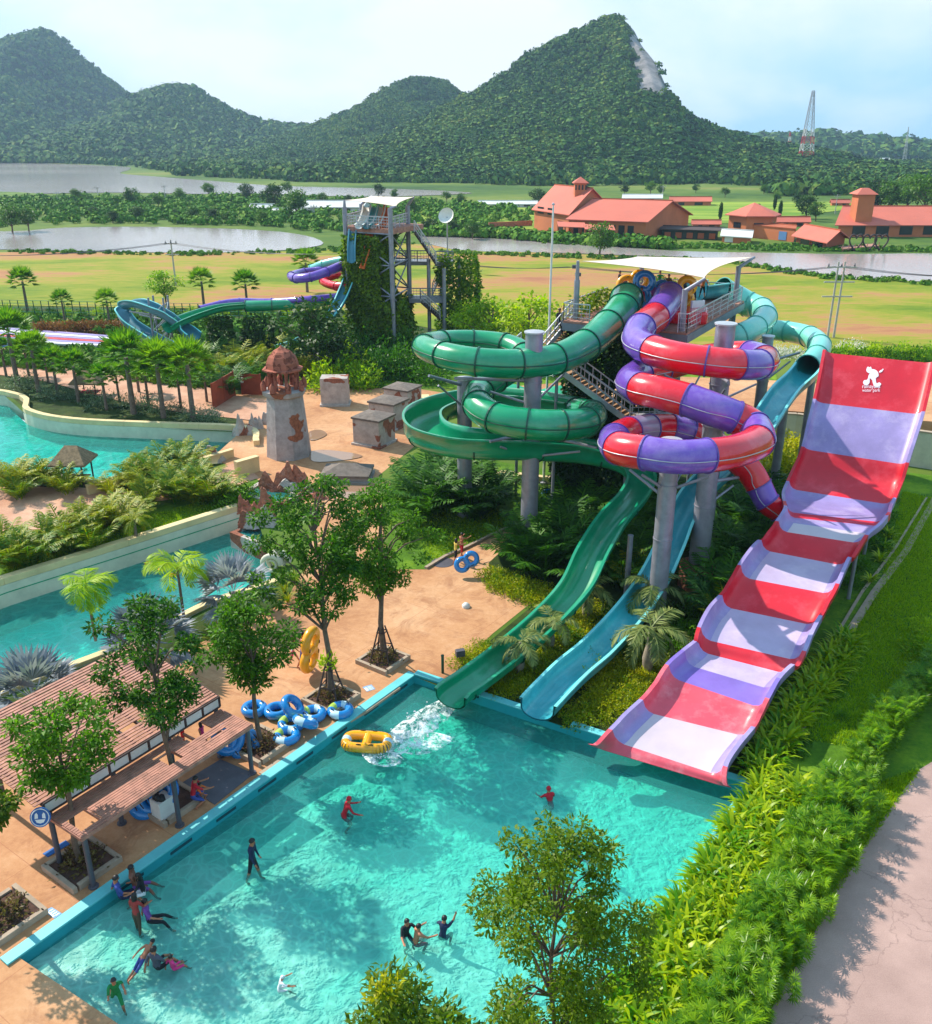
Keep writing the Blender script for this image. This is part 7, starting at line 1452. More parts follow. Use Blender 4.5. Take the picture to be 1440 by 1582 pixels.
# right hand long building
A, B = G(1293, 366), G(1440, 366); C = B + Vector((10, 20, 0)); roofed('long_house', A, B + Vector((20, 0, 0)), C + Vector((20, 0, 0)), P(1300, 347, A.y).z, P(1340, 320, A.y + 9).z, 'long orange building with terracotta roof at the right edge', windows=[(.08 + .13 * k, .15 + .13 * k, .5, 2.6, 'dark_glass') for k in range(6)])
c = P(1332, 320, 222); t = T('roof_tower', 'square orange tower with slanted roof above the long building', 'tower', (c.x, c.y, 0)); h = P(1332, 299, 222).z; mb = MB(); mb.box((c.x, c.y, h / 2), (3.8, 3.8, h)); mb.build('wall', 'orange_wall', t); mb = MB(); mb.add([(c.x + a, c.y + b, h + z) for a, b, z in ((-2.6, -2.4, -.1), (2.4, -2.4, -.1), (2.4, 2.4, -.1), (-2.6, 2.4, -.1), (-.8, -.3, 1.2), (.9, -.3, 1.2), (.9, .5, 1.2), (-.8, .5, 1.2))], [(3, 2, 1, 0), (0, 1, 5, 4), (1, 2, 6, 5), (2, 3, 7, 6), (3, 0, 4, 7), (4, 5, 6, 7)]); mb.build('roof', 'terracotta_far', t)
A, B = G(1230, 376), G(1275, 386); C = B + Vector((6.5, 7, 0)); roofed('open_house', A, B, C, P(1240, 362, A.y).z, P(1255, 348, A.y + 4).z, 'open sided house with broad terracotta roof by the canal bank', wall='orange_wall_dark', over=1.4, windows=[(.15, .45, .2, 1.8, 'dark_glass'), (.55, .9, .2, 1.8, 'dark_glass')])
A, B = G(1150, 366), G(1226, 374); roofed('flat_house', A, B, B + Vector((3, 8, 0)), P(1150, 347, A.y).z, P(1150, 346, A.y).z + .1, 'flat topped orange wall building between pavilion and open house', over=.2, roof='orange_wall_dark', windows=[(.7, .85, .2, 2, 'blue_roof')])
A, B = G(1115, 374), G(1158, 377); roofed('awning_shed', A, B, B + Vector((2, 6, 0)), P(1115, 364, A.y).z, P(1115, 357, A.y).z, 'low shed with white curved awning beside the flat orange building', wall='orange_wall', roof='white_roof', over=.5, windows=[(.1, .4, .1, 1.2, 'white_wall')])
A, B = G(1022, 368), G(1108, 371); roofed('dark_pavilion', A, B, B + Vector((2, 7, 0)), P(1022, 354, A.y).z, P(1022, 352, A.y).z, 'long dark open pavilion right of the orange hall', wall='dark_glass', roof='wood_dark', over=.6, windows=[(.05 + .2 * k, .16 + .2 * k, .2, 1.4, 'orange_wall_dark') for k in range(5)])
for (x0, x1, yb, yt, m, w, lb) in ((1070, 1112, 352, 341, 'terracotta_far', 'orange_wall', 'small terracotta roofed house between hall and pavilion'), (1200, 1250, 350, 336, 'terracotta_far', 'orange_wall', 'small terracotta roofed house right of the hexagonal pavilion'), (1035, 1098, 318, 305, 'terracotta_far', 'orange_wall', 'low red roofed shed behind the orange hall'), (962, 1022, 312, 301, 'white_roof', 'white_wall', 'low beige roofed shed behind the orange hall'),
    (738, 780, 320, 311, 'white_roof', 'white_wall', 'left low white sheds in the green plain'), (782, 828, 320, 311, 'white_roof', 'white_wall', 'right low white sheds in the green plain'), (386, 420, 328, 316, 'white_roof', 'wood_dark', 'dark hut with pale roof on the scrub land'), (468, 560, 330, 311, 'white_roof', 'white_wall', 'large white greenhouse roof left of the far tower'), (420, 466, 332, 323, 'white_roof', 'wood_dark', 'low pale shed left of the white greenhouse'),
    (1085, 1112, 281, 275, 'terracotta_far', 'white_wall', 'reddish village roof at the foot of the steep hill'), (1118, 1145, 281, 273, 'white_roof', 'white_wall', 'white village roof at the foot of the steep hill'), (1150, 1172, 282, 272, 'blue_roof', 'white_wall', 'blue village roof at the foot of the steep hill'), (1176, 1222, 283, 273, 'white_roof', 'wood_red', 'long grey pink village roof near the radio mast'), (1360, 1374, 250, 244, 'white_roof', 'cloth_pink', 'tiny pink and white house on the far right ridge'), (1285, 1312, 318, 309, 'terracotta_far', 'orange_wall', 'small red roof behind the long building tower')):
    A, B = G(x0, yb), G(x1, yb); L = (B - A).length; C = B + Vector((L * .1, min(12, L * .5), 0)); h = P(x0, yt, A.y + L * .2).z; roofed('shed', A, B, C, max(.5, h * .55), h, lb, 'building', wall=w, roof=m, over=.4, windows=[(.2, .35, .2, h * .45, 'dark_glass'), (.6, .8, .2, h * .45, 'dark_glass')])
for k, x in enumerate((1322, 1343, 1361)):
    c = P(x, 377, 190); t = T('heart_sculpture', nth(k, 3, 'three dark heart frames standing by the canal'), 'sculpture', (c.x, c.y, 0), 'heart frames by the canal'); mb = MB(); pts = []
    for i in range(33): a = 6.28318 * i / 32; pts.append((c.x + 1.35 * math.sin(a) ** 3, c.y, 1.8 + .11 * 1.1 * (13 * math.cos(a) - 5 * math.cos(2 * a) - 2 * math.cos(3 * a) - math.cos(4 * a))))
    mb.sweep(pts, .17, 8, caps=False); mb.build('heart_frame', 'wood_dark', t); mb = MB(); mb.cyl((c.x, c.y, 0), (c.x, c.y, .5), .15, n=8); mb.build('stand', 'wood_dark', t)
a, b = G(1302, 389), G(1358, 384); mb = MB(); mb.prism([a, b, b + Vector((.5, 4, 0)), a + Vector((.5, 4, 0))], .3, .6); [mb.cyl((a.x + (b.x - a.x) * k / 6, a.y + (b.y - a.y) * k / 6 + .3, -.1), (a.x + (b.x - a.x) * k / 6, a.y + (b.y - a.y) * k / 6 + .3, 1.3), .09, n=6) for k in range(7)]; single('jetty', mb, 'wood_red', 'low timber deck on the canal bank by the heart frames', 'jetty')
seg_wall((756, 352), (822, 349), 1.2, .5, 'brick_brown', 'long low brown wall left of the orange hall', cap='orange_wall_dark'); 
c = P(691, 345, 160); t = T('satellite_dish', 'pinkish white dish standing behind the canal', 'dish', (c.x, c.y, 0)); q = Vector((-.3, -.8, .45)).to_track_quat('Z', 'Y').to_matrix(); mb = MB(); z = P(691, 335, 160).z
pts = [(r_ , .35 * r_ * r_) for r_ in (0, .35, .7, 1.05, 1.35)]; n = 20
for r_, d in pts: mb.v += [Vector((c.x, c.y, z)) + q @ Vector((r_ * math.cos(6.28318 * i / n), r_ * math.sin(6.28318 * i / n), d)) for i in range(n)]
for k in range(4):
    for i in range(n): mb.f.append([k * n + i, k * n + (i + 1) % n, (k + 1) * n + (i + 1) % n, (k + 1) * n + i]); mb.m.append(0); mb.sm.append(True)
mb.build('dish', 'white_panel', t); mb = MB(); mb.cyl((c.x, c.y, 0), (c.x, c.y, z), .12, n=8); mb.build('stand', 'grey_steel', t)
# masts, utility poles, water tank
def mast(px, pb, pt, Y, w, label, bands=9, split=1.0):
    b_ = P(px[0], pb, Y); tp = P(px[1], pt, Y); h = tp.z; t = T('radio_mast', label, 'mast', (b_.x, Y, 0)); n = bands
    for k in range(n):
        z0, z1 = h * k / n, h * (k + 1) / n; w0, w1 = w * (1 - .86 * k / n), w * (1 - .86 * (k + 1) / n); mb = MB(); x0 = b_.x + (tp.x - b_.x) * k / n; x1 = b_.x + (tp.x - b_.x) * (k + 1) / n
        cs_ = lambda x, w_, z: [Vector((x - w_, Y - w_, z)), Vector((x + w_, Y - w_, z)), Vector((x + w_, Y + w_, z)), Vector((x - w_, Y + w_, z))]; a, b = cs_(x0, w0, z0), cs_(x1, w1, z1)
        for i in range(4): j = (i + 1) % 4; mb.bar(a[i], b[i], w * .07 + .05); mb.bar(a[i], b[j], w * .03 + .04); mb.bar(a[j], b[i], w * .03 + .04); mb.bar(b[i], b[j], w * .03 + .04)
        mb.build('lattice_section', ('mast_red' if k % 2 == 0 else 'mast_white') if k / n < split else 'light_steel', t)
mast((1243, 1257), 262, 140, 640, 4.6, 'tall red and white lattice radio mast on the right', 11, .5); mast((1219, 1221), 246, 204, 900, 2.6, 'smaller red and white mast left of the tall one', 7, 1); mast((1400, 1404), 232, 196, 1000, 1.6, 'thin grey antenna mast far right', 5, 0)
c = P(1306, 268, 620); t = T('water_tank', 'pale blue water tank on a stalk in the far village', 'water tank', (c.x, 620, 0)); zt = P(1306, 251, 620).z; mb = MB(); mb.lathe((c.x, 620, 0), [(1.2, 0), (1.0, zt * .6), (3.2, zt * .7), (3.2, zt * .95), (0, zt)], 12, False); mb.build('tank', 'blue_roof', t)
def upole(px, pb, pt, label, arms=2, wide=0):
    b_ = G(px, pb); h = P(px, pt, b_.y).z; t = T('utility_pole', label, 'utility pole', tuple(b_), 'utility poles'); 
    for dx in ((-.35, .35) if wide else (0,)): mb = MB(); mb.cyl((b_.x + dx, b_.y, 0), (b_.x + dx, b_.y, h), .15, .1, 8); mb.build('pole', 'concrete_pole', t)
    for k in range(arms): mb = MB(); mb.box((b_.x, b_.y - .1, h - .6 - k * 1.6), (3.4 if wide else 2.0, .14, .14)); mb.build('crossarm', 'concrete_pole', t)
    for dx in (-.8, 0, .8): mb = MB(); mb.lathe((b_.x + dx * (1.8 if wide else 1), b_.y - .1, h - .53), [(.07, 0), (.1, .1), (.05, .2), (.08, .3), (0, .34)], 8); mb.build('insulator', 'dark_steel', t)
    return Vector((b_.x, b_.y, h - .5))
UP = [upole(272, 442, 370, 'single concrete utility pole on the field behind the hairpin flume'), upole(1283, 522, 404, 'double concrete utility pole on the field behind the mint tube', 3, 1), upole(1290, 330, 300, 'thin pole near the long orange building', 1), upole(153, 312, 288, 'utility pole on the scrub land far left', 1), upole(256, 312, 286, 'utility pole left of the lake shore trees', 1), upole(335, 308, 285, 'utility pole between the two lake shore trees', 1), upole(90, 316, 296, 'leftmost utility pole on the scrub land', 1), upole(432, 312, 292, 'utility pole right of the lake shore trees', 1), upole(486, 336, 316, 'thin pole in front of the white greenhouse', 1), upole(1023, 310, 286, 'thin pole behind the orange hall', 1)]
far = [P(-150, 392, 130), UP[0], P(600, 388, 118), P(888, 412, 112), UP[1], P(1700, 420, 104)]
t = T('power_line', 'thin dark power lines strung across the field', 'power line', tuple(v3(UP[0], 0)))
for o in (-.8, 0, .8):
    for a, b in zip(far[:-1], far[1:]):
        mb = MB(); pts = [a.lerp(b, i / 12) + Vector((o, 0, -.9 * 4 * (i / 12) * (1 - i / 12))) for i in range(13)]; mb.sweep(pts, .03, 4); mb.build('wire', 'dark_steel', t)
# splash, floats
wsm = NT('white_water'); b = wsm.bsdf(.5, .4); b.inputs['Base Color'].default_value = (.86, .93, .95, 1); trp = wsm.n('ShaderNodeBsdfTransparent'); mx = wsm.n('ShaderNodeMixShader')
wsm.l(wsm.ramp(wsm.noise(2.4, 7, .75), [(.44, (0, 0, 0)), (.62, (.95, .95, .95))]), mx.inputs[0]); wsm.l(trp.outputs[0], mx.inputs[1]); wsm.l(b.outputs[0], mx.inputs[2]); wsm.surf(mx.outputs[0])
def foam(name, pxs, z, label, bumpy=.08, drops=0, seed=1):
    rs2 = random.Random(seed); pl = smoothpoly(gp(pxs, z), 4); cen = sum(pl, Vector((0, 0))) / len(pl); mb = MB(); o = 0; n = len(pl); mb.v = [Vector((cen.x, cen.y, z + bumpy * 1.6))]
    for f in (.35, .7, 1): mb.v += [Vector((*(cen + (q - cen) * f), z + (bumpy * (1.2 - f) * (1 + rs2.uniform(-.5, .8)) if f < 1 else .008))) for q in pl]
    for i in range(n): mb.f.append([0, 1 + i, 1 + (i + 1) % n]); mb.m.append(0); mb.sm.append(True)
    for r_ in range(2):
        for i in range(n): a = 1 + r_ * n; mb.f.append([a + i, a + n + i, a + n + (i + 1) % n, a + (i + 1) % n]); mb.m.append(0); mb.sm.append(True)
    ob = link(name, mb.mesh(name, wsm.m)); tag(ob, label, 'foam', None, 'stuff')
    if drops:
        v, f = (lambda bm: (bmesh.ops.create_icosphere(bm, subdivisions=1, radius=1), bm.verts.ensure_lookup_table(), ([q.co.copy() for q in bm.verts], [[q.index for q in t_.verts] for t_ in bm.faces]))[2])(bmesh.new()); mb = MB()
        for _ in range(drops): q = rs2.choice(pl); p = cen + (q - cen) * rs2.uniform(0, 1.1); r_ = rs2.uniform(.01, .035); c = Vector((p.x, p.y, z + rs2.uniform(0, .35) ** 1.6)); mb.add([c + w_ * r_ for w_ in v], f)
        tag(link('spray', mb.mesh('spray', M['logo_white'])), 'white spray drops above the splash', 'spray', None, 'stuff')
foam('splash', [(686, 1080), (708, 1084), (694, 1108), (668, 1132), (640, 1158), (602, 1166), (588, 1150), (612, 1122), (650, 1096)], WZ + .01, 'white splash where the green flume meets the pool', .22, 260, 3)
foam('foam', [(560, 1160), (600, 1160), (625, 1175), (600, 1185), (570, 1178)], WZ + .012, 'thin foam trail below the yellow tube', .03, 30, 4)
foam('foam', [(600, 1135), (640, 1128), (700, 1140), (660, 1165), (615, 1160)], WZ + .011, 'spreading foam beside the yellow tube', .03, 40, 5)
def flt(px, py, z, label, m='yellow_vinyl'): c = G(px, py, z); mb = MB(); mb.torus(c, .16, .06, 16, 8); single('float', mb, m, label, 'float', 'small floats on the channel')
for k, (x, y) in enumerate([(209, 861), (229, 870), (250, 879), (267, 888)]): flt(x, y, -1.1, nth(k, 4, 'small yellow floats on the lower channel'))
# ------------------------------------------------------------------ people
from mathutils import kdtree
BN = [('torso', 'pel', 'wai'), ('torso', 'wai', 'che'), ('torso', 'che', 'nk'), ('torso', 'che', 'sL'), ('torso', 'che', 'sR'), ('head', 'nk', 'hd'), ('head', 'hd', 'tp'), ('uparm', 'sL', 'eL'), ('uparm', 'sR', 'eR'), ('forearm', 'eL', 'wL'), ('forearm', 'eR', 'wR'), ('hand', 'wL', 'pL'), ('hand', 'wR', 'pR'), ('pelvis', 'pel', 'hL'), ('pelvis', 'pel', 'hR'), ('thigh', 'hL', 'kL'), ('thigh', 'hR', 'kR'), ('shin', 'kL', 'aL'), ('shin', 'kR', 'aR'), ('foot', 'aL', 'tL'), ('foot', 'aR', 'tR')]
RAD = dict(pel=(.13, .105), wai=(.115, .09), che=(.14, .1), nk=(.052, .052), hd=(.085, .095), tp=(.075, .085), sL=(.062, .062), sR=(.062, .062), eL=(.042, .042), eR=(.042, .042), wL=(.028, .028), wR=(.028, .028), pL=(.038, .02), pR=(.038, .02), hL=(.088, .088), hR=(.088, .088), kL=(.058, .058), kR=(.058, .058), aL=(.038, .038), aR=(.038, .038), tL=(.034, .024), tR=(.034, .024))
def pose(lean=0, tw=0, head=0, L=(0, 0), Rg=(0, 0), aL=(0, 12), aR=(0, 12), eL=15, eR=15, outL=4, outR=4):
    """L, Rg: thigh forward, knee bend; aL, aR: arm forward, arm out; degrees"""
    r = R; J = {}; J['pel'] = Vector((0, 0, .93)); sp_d = Vector((0, math.sin(r(lean)), math.cos(r(lean)))); J['wai'] = J['pel'] + sp_d * .17; J['che'] = J['pel'] + sp_d * .40; J['nk'] = J['pel'] + sp_d * .56; hdd = Vector((0, math.sin(r(lean * .5 + head)), math.cos(r(lean * .5 + head)))); J['hd'] = J['nk'] + hdd * .10 + Vector((0, .02, 0)); J['tp'] = J['hd'] + hdd * .11
    for s, k in ((-1, 'L'), (1, 'R')):
        J['s' + k] = J['pel'] + sp_d * .49 + Vector((s * .175, 0, 0)); a, o = (aL, aR)[k == 'R']; e = (eL, eR)[k == 'R']; d = lambda x, o2: Vector((s * math.sin(r(o2)), math.sin(r(x)) * math.cos(r(o2)), -math.cos(r(x)) * math.cos(r(o2))))
        J['e' + k] = J['s' + k] + d(a, o) * .28; J['w' + k] = J['e' + k] + d(a + e, o * .5) * .25; J['p' + k] = J['w' + k] + d(a + e + 8, o * .4) * .07; J['fd' + k] = d(a + e + 20, o * .3)
        J['h' + k] = J['pel'] + Vector((s * .085, 0, -.05)); t_, kn = (L, Rg)[k == 'R']; oo = (outL, outR)[k == 'R']; J['k' + k] = J['h' + k] + d(t_, oo) * .43; J['a' + k] = J['k' + k] + d(t_ - kn, oo) * .41; J['t' + k] = J['a' + k] + Vector((s * .02, .15 * math.cos(r(min(80, abs(t_ - kn)))), -.04 - .12 * (abs(t_ - kn) > 60)))
    return J
def person(J, loc, rz, cloth, label, group=None, hgt=1.68, tilt=0, roll=0, skin='skin', hair='short', haircol='hair', ground=True, cap=None):
    s = hgt / 1.70; m = Matrix.Rotation(R(roll), 3, 'Y') @ Matrix.Rotation(R(tilt), 3, 'X'); Q = {k: m @ v for k, v in J.items()}; off = Vector((Q['pel'].x, Q['pel'].y, 0)) if tilt else Vector(); Q = {k: (v if k.startswith('fd') else v - off) for k, v in Q.items()}; zmin = min(v.z for k, v in Q.items() if k[0] in 'atkp' and len(k) == 2) - .03 if ground else 0
    for k in Q:
        if not k.startswith('fd'): Q[k] = (Q[k] - Vector((0, 0, zmin))) * s
    names = list(RAD); idx = {k: i for i, k in enumerate(names)}; vs = [Q[k] for k in names]; es = [(idx[a], idx[b]) for _, a, b in BN]; rad = [(RAD[k][0] * s, RAD[k][1] * s) for k in names]
    for k, sg in (('L', -1), ('R', 1)):
        fd = Q['fd' + k].normalized(); arm = (Q['w' + k] - Q['e' + k]).normalized(); sd_ = fd.cross(Vector((0, 0, 1))); sd_ = sd_.normalized() if sd_.length > .1 else Vector((0, 1, 0)); p = Q['p' + k]
        for q, (off, ln) in enumerate(((-.026, .065), (-.009, .076), (.009, .072), (.025, .056))):
            b = p + sd_ * off * s + fd * .012 * s; c1 = b + fd * ln * .5 * s; c2 = c1 + (fd * .8 + arm.cross(sd_) * .5 * sg).normalized() * ln * .5 * s; i0 = len(vs); vs += [b, c1, c2]; rad += [(.0095 * s,) * 2, (.0085 * s,) * 2, (.006 * s,) * 2]; es += [(idx['p' + k], i0), (i0, i0 + 1), (i0 + 1, i0 + 2)]
        b = Q['w' + k].lerp(p, .4) - sd_ * .034 * s; i0 = len(vs); vs += [b, b - sd_ * .018 * s + fd * .03 * s]; rad += [(.011 * s,) * 2, (.007 * s,) * 2]; es += [(idx['w' + k], i0), (i0, i0 + 1)]
    me = bpy.data.meshes.new('tmp'); me.from_pydata([tuple(v) for v in vs], es, []); ob = bpy.data.objects.new('tmp', me); COL.objects.link(ob)
    sk = ob.modifiers.new('s', 'SKIN'); 
    for i, d in enumerate(me.skin_vertices[0].data): d.radius = rad[i]; d.use_root = (i == idx['pel'])
    sb = ob.modifiers.new('u', 'SUBSURF'); sb.levels = 1; bpy.context.view_layer.update(); out = bpy.data.meshes.new_from_object(ob.evaluated_get(bpy.context.evaluated_depsgraph_get())); bpy.data.objects.remove(ob); bpy.data.meshes.remove(me)
    mats = [M[skin]]; slot = {}
    for k in cloth.values():
        if k not in slot: slot[k] = len(mats); mats.append(M[k])
    out.materials.clear(); [out.materials.append(q) for q in mats]
    segs = [(tg, Q[a], Q[b]) for tg, a, b in BN]; 
    def near(p):
        best = (9, 'torso')
        for tg, a, b in segs:
            ab = b - a; u = max(0, min(1, (p - a).dot(ab) / max(1e-9, ab.length_squared))); d = (p - a - ab * u).length
            if d < best[0]: best = (d, tg)
        return best[1]
    for pg_ in out.polygons: tg = near(pg_.center); pg_.material_index = slot[cloth[tg]] if tg in cloth else 0; pg_.use_smooth = True
    t = T('person', label, 'person', tuple(loc), group, rz); out.name = 'body'
    body = link('body', out, t); hd = Q['hd'].lerp(Q['tp'], .45); up = (Q['tp'] - Q['hd']).normalized(); fwd = m @ Vector((0, 1, 0)); fwd = (fwd - up * fwd.dot(up)).normalized(); sd_ = fwd.cross(up); B3 = Matrix((sd_, fwd, up)).transposed()
    # face: eyes, nose, mouth and ears
    hc = hd
    mb = MB(); [mb.lathe(hc + B3 @ Vector((e * .034, .082, .012)) * s, [(0, -.010 * s), (.011 * s, 0), (0, .010 * s)], 8) for e in (-1, 1)]; link('eyes', mb.mesh('eyes', 'hair'), t)
    mb = MB(); mb.add([hc + B3 @ Vector(v) * s for v in ((-.012, .084, .01), (.012, .084, .01), (.017, .082, -.028), (-.017, .082, -.028), (0, .112, -.02))], [(0, 1, 4), (1, 2, 4), (2, 3, 4), (3, 0, 4)]); link('nose', mb.mesh('nose', skin), t)
    mb = MB(); mb.box(hc + B3 @ Vector((0, .078, -.052)) * s, (.045 * s, .016 * s, .012 * s), rot=B3); link('mouth', mb.mesh('mouth', 'lips'), t)
    for e in (-1, 1): mb = MB(); mb.lathe(hc + B3 @ Vector((e * .086, .0, -.005)) * s, [(0, -.028 * s), (.013 * s, -.01 * s), (.014 * s, .012 * s), (0, .028 * s)], 7); link('ear', mb.mesh('ear', skin), t)
    if hair:
        mb = MB(); n, k2 = 14, 7; R1 = .098 * s; lowc = {'short': .15, 'long': -1.0, 'hood': -1.0}[hair]
        for i in range(k2 + 1):
            f = i / k2
            for j in range(n):
                a = 6.28318 * j / n; front = max(0, math.sin(a)); lim = 1.75 - .75 * front if hair != 'long' else 2.1 - 1.1 * front; th = f * lim; rr = R1 * math.sin(th) * (1.02); v = Vector((rr * math.cos(a) * .95, rr * math.sin(a) * 1.05 - .008 * s, R1 * 1.12 * math.cos(th) + .008 * s)); 
                if hair == 'long' and f > .6: v.z -= (f - .6) * .36 * s * (1 - front); v.y -= .02 * s * (f - .6)
                mb.v.append(hc + B3 @ v)
        for i in range(k2):
            for j in range(n): mb.f.append([i * n + j, (i + 1) * n + j, (i + 1) * n + (j + 1) % n, i * n + (j + 1) % n]); mb.m.append(0); mb.sm.append(True)
        nm = 'hood' if haircol.startswith('cloth') else 'hair'; link(nm, mb.mesh(nm, haircol), t)
    return t
SH = lambda a, b, long=False, pants=False: {**({'torso': a, 'uparm': a} if a else {}), **({'forearm': a} if long and a else {}), **({'pelvis': b, 'thigh': b} if b else {}), **({'shin': b} if pants and b else {})}
WALK = pose(5, L=(28, 8), Rg=(-18, 22), aL=(-20, 10), aR=(22, 10)); STAND = pose(0, aL=(6, 8), aR=(2, 8)); SIT = pose(8, L=(85, 80), Rg=(78, 70), aL=(35, 15), aR=(40, 15), eL=35, eR=30); SITF = pose(-8, L=(84, 40), Rg=(86, 55), aL=(-22, 14), aR=(25, 8), eL=8, eR=45, outL=8, outR=10, head=10)
RUN = pose(18, L=(48, 60), Rg=(-32, 50), aL=(-35, 12), aR=(30, 12), eL=70, eR=85); WADE = pose(20, L=(25, 20), Rg=(-8, 14), aL=(35, 14), aR=(20, 14), eL=35, eR=30, head=-8); PRONE = pose(0, L=(-6, 15), Rg=(8, 6), aL=(150, 20), aR=(60, 25), eL=10, eR=60, head=-35); HOLD = pose(3, L=(18, 6), Rg=(-14, 12), aL=(62, 14), aR=(70, 10), eL=38, eR=30); KNEEL = pose(15, L=(95, 125), Rg=(60, 120), aL=(50, 20), aR=(55, 20), eL=30, eR=35)
CRO = pose(24, L=(62, 95), Rg=(40, 85), aL=(38, 16), aR=(24, 18), eL=35, eR=40, head=-10); SQ = pose(14, L=(88, 120), Rg=(80, 115), aL=(45, 30), aR=(55, 24), eL=30, eR=35, head=-6)
def at(px, py, z=0): return G(px, py, z)
def pool(px, py, dz=0): g = G(px, py, -.7); fz = floorz(g); g = G(px, py, fz); g.z = floorz(g) + dz; return g
person(CRO, pool(532, 1284), R(-70), SH('cloth_red', 'cloth_red', True), 'lifeguard wading in red vest and red hood in mid pool', hgt=1.6, hair='hood', haircol='cloth_red')
person(pose(4, L=(14, 4), Rg=(-10, 8), aL=(4, 6), aR=(10, 6), head=8), pool(393, 1362), R(-100), SH('cloth_navy', 'cloth_black', True), 'man in dark wetsuit top and shorts walking in the shallow pool', hgt=1.68)
person(CRO, pool(850, 1270), R(20), SH('cloth_red', 'cloth_black'), 'lifeguard in red shirt and red hood wading near the striped slide', hgt=1.55, hair='hood', haircol='cloth_red')
person(PRONE, pool(896, 1352, .35), R(100), SH('cloth_navy', 'cloth_navy', True), 'swimmer in dark clothes floating low left of the white shirted one', 'swimmers near the large olive tree', tilt=-60, ground=False, hgt=1.55)
person(CRO, pool(908, 1345), R(200), SH('cloth_white', 'cloth_white'), 'swimmer in pale shirt beside a floating dark clothed swimmer', 'swimmers near the large olive tree', hgt=1.5)
person(pose(6, aL=(20, 15), aR=(75, 25), eR=40), pool(911, 1462), R(30), SH('cloth_white', 'cloth_black'), 'person in white shirt standing behind the large olive tree crown', hgt=1.55)
person(SQ, pool(627, 1462), R(-150), SH('cloth_black', 'cloth_black'), 'boy in dark shirt standing left in the group of three swimmers', 'three swimmers at the bottom of the pool', hgt=1.5)
person(SQ, pool(642, 1474), R(-60), {'pelvis': 'cloth_red', 'thigh': 'cloth_red'}, 'bare chested boy in red shorts in the middle of three swimmers', 'three swimmers at the bottom of the pool', hgt=1.4)
person(pose(10, L=(88, 120), Rg=(80, 115), aL=(30, 30), aR=(150, 25), eR=20), pool(684, 1466), R(-30), SH('cloth_navy', 'cloth_black'), 'boy in dark blue shirt raising one arm beside two swimmers', 'three swimmers at the bottom of the pool', hgt=1.5)
person(pose(20, L=(85, 20), Rg=(75, 30), aL=(60, 30), aR=(70, 35), eL=20, eR=15), pool(432, 1540), R(-70), SH('cloth_white', 'cloth_white'), 'small child with white cap sitting in the shallow water', hgt=.95, hair='short', haircol='cloth_white')
person(RUN, pool(184, 1560), R(-150), SH('cloth_green', 'cloth_green'), 'child in green shirt and shorts running at the beach end', hgt=1.4)
person(pose(-10, L=(20, 10), Rg=(5, 20), aL=(-20, 10), aR=(20, 10), head=-10), pool(224, 1508, .08), R(-35), {'pelvis': 'cloth_blue', 'thigh': 'cloth_blue'}, 'child in blue trunks lying on the beach end floor', 'three bathers seen from behind', tilt=-62, hgt=1.2)
person(SITF, pool(247, 1512), R(-20), SH('cloth_grey', 'cloth_black'), 'woman in grey shirt sitting in the shallows seen from behind', 'three bathers seen from behind', hgt=1.6)
person(SITF, pool(270, 1508), R(-40), SH('cloth_pink', 'cloth_pink'), 'little girl in pink swimsuit sitting beside the woman in grey', 'three bathers seen from behind', hgt=1.05)
person(SITF, pool(190, 1402), R(-60), SH('cloth_blue', 'cloth_navy'), 'man in blue printed shirt reclining against the pool wall', 'family by the pool wall', hgt=1.65)
person(SITF, pool(213, 1386), R(-80), {'pelvis': 'cloth_violet', 'thigh': 'cloth_violet'}, 'bare chested man sitting against the pool wall', 'family by the pool wall', hgt=1.65, skin='skin_dark')
person(SIT, pool(226, 1398), R(100), SH('cloth_black', 'cloth_white'), 'person in black top and white trousers sitting before the bare chested man', 'family by the pool wall', hgt=1.5, hair='long')
person(pose(4, L=(8, 4), Rg=(-6, 8), aL=(5, 12), aR=(25, 10), eR=50), pool(216, 1445), R(-20), SH('cloth_brick', 'cloth_brown', False, True), 'woman in brick red shirt and patterned leggings standing in the shallows', 'family by the pool wall', hgt=1.5, hair='long')
person(SITF, pool(234, 1438), R(-75), SH('cloth_violet', 'cloth_black', False, True), 'person in striped shirt and black trousers sitting in the shallows', 'family by the pool wall', hgt=1.6)
person(KNEEL, at(300, 1248), R(-60), SH('cloth_red', 'cloth_blue'), 'adult in red shirt crouching beside the white box under the pergola', 'people under the pergola', hgt=1.6)
person(KNEEL, at(308, 1240), R(-100), SH('cloth_orange', 'cloth_blue'), 'child in orange red top crouching behind the adult in red', 'people under the pergola', hgt=1.1)
person(WALK, at(316, 1158), R(70), {'torso': 'cloth_pink', 'pelvis': 'cloth_pink'}, 'child in pink swimsuit walking seen through the gap in the canopy', 'people seen through the canopy gap', hgt=1.2, hair='long')
person(STAND, at(285, 1155), R(100), SH('cloth_red', 'cloth_red'), 'person in red with orange shawl seen through the canopy gap', 'people seen through the canopy gap', hgt=1.4, hair='long')
person(WALK, at(454, 1026), R(-70), {'torso': 'cloth_white', 'pelvis': 'cloth_pink', 'thigh': 'cloth_pink'}, 'girl in white top and pink shorts walking on the plaza', hgt=1.3, hair='long')
person(HOLD, at(469, 1030), R(-75), {'pelvis': 'cloth_blue', 'thigh': 'cloth_blue'}, 'bare chested man holding the yellow two-hole tube', hgt=1.65)
person(HOLD, at(704, 870), R(-60), {'torso': 'cloth_yellow', 'pelvis': 'cloth_black', 'thigh': 'cloth_black'}, 'left child in yellow top carrying the blue two-hole tube', 'two children with the blue tube', hgt=1.4, hair='long')
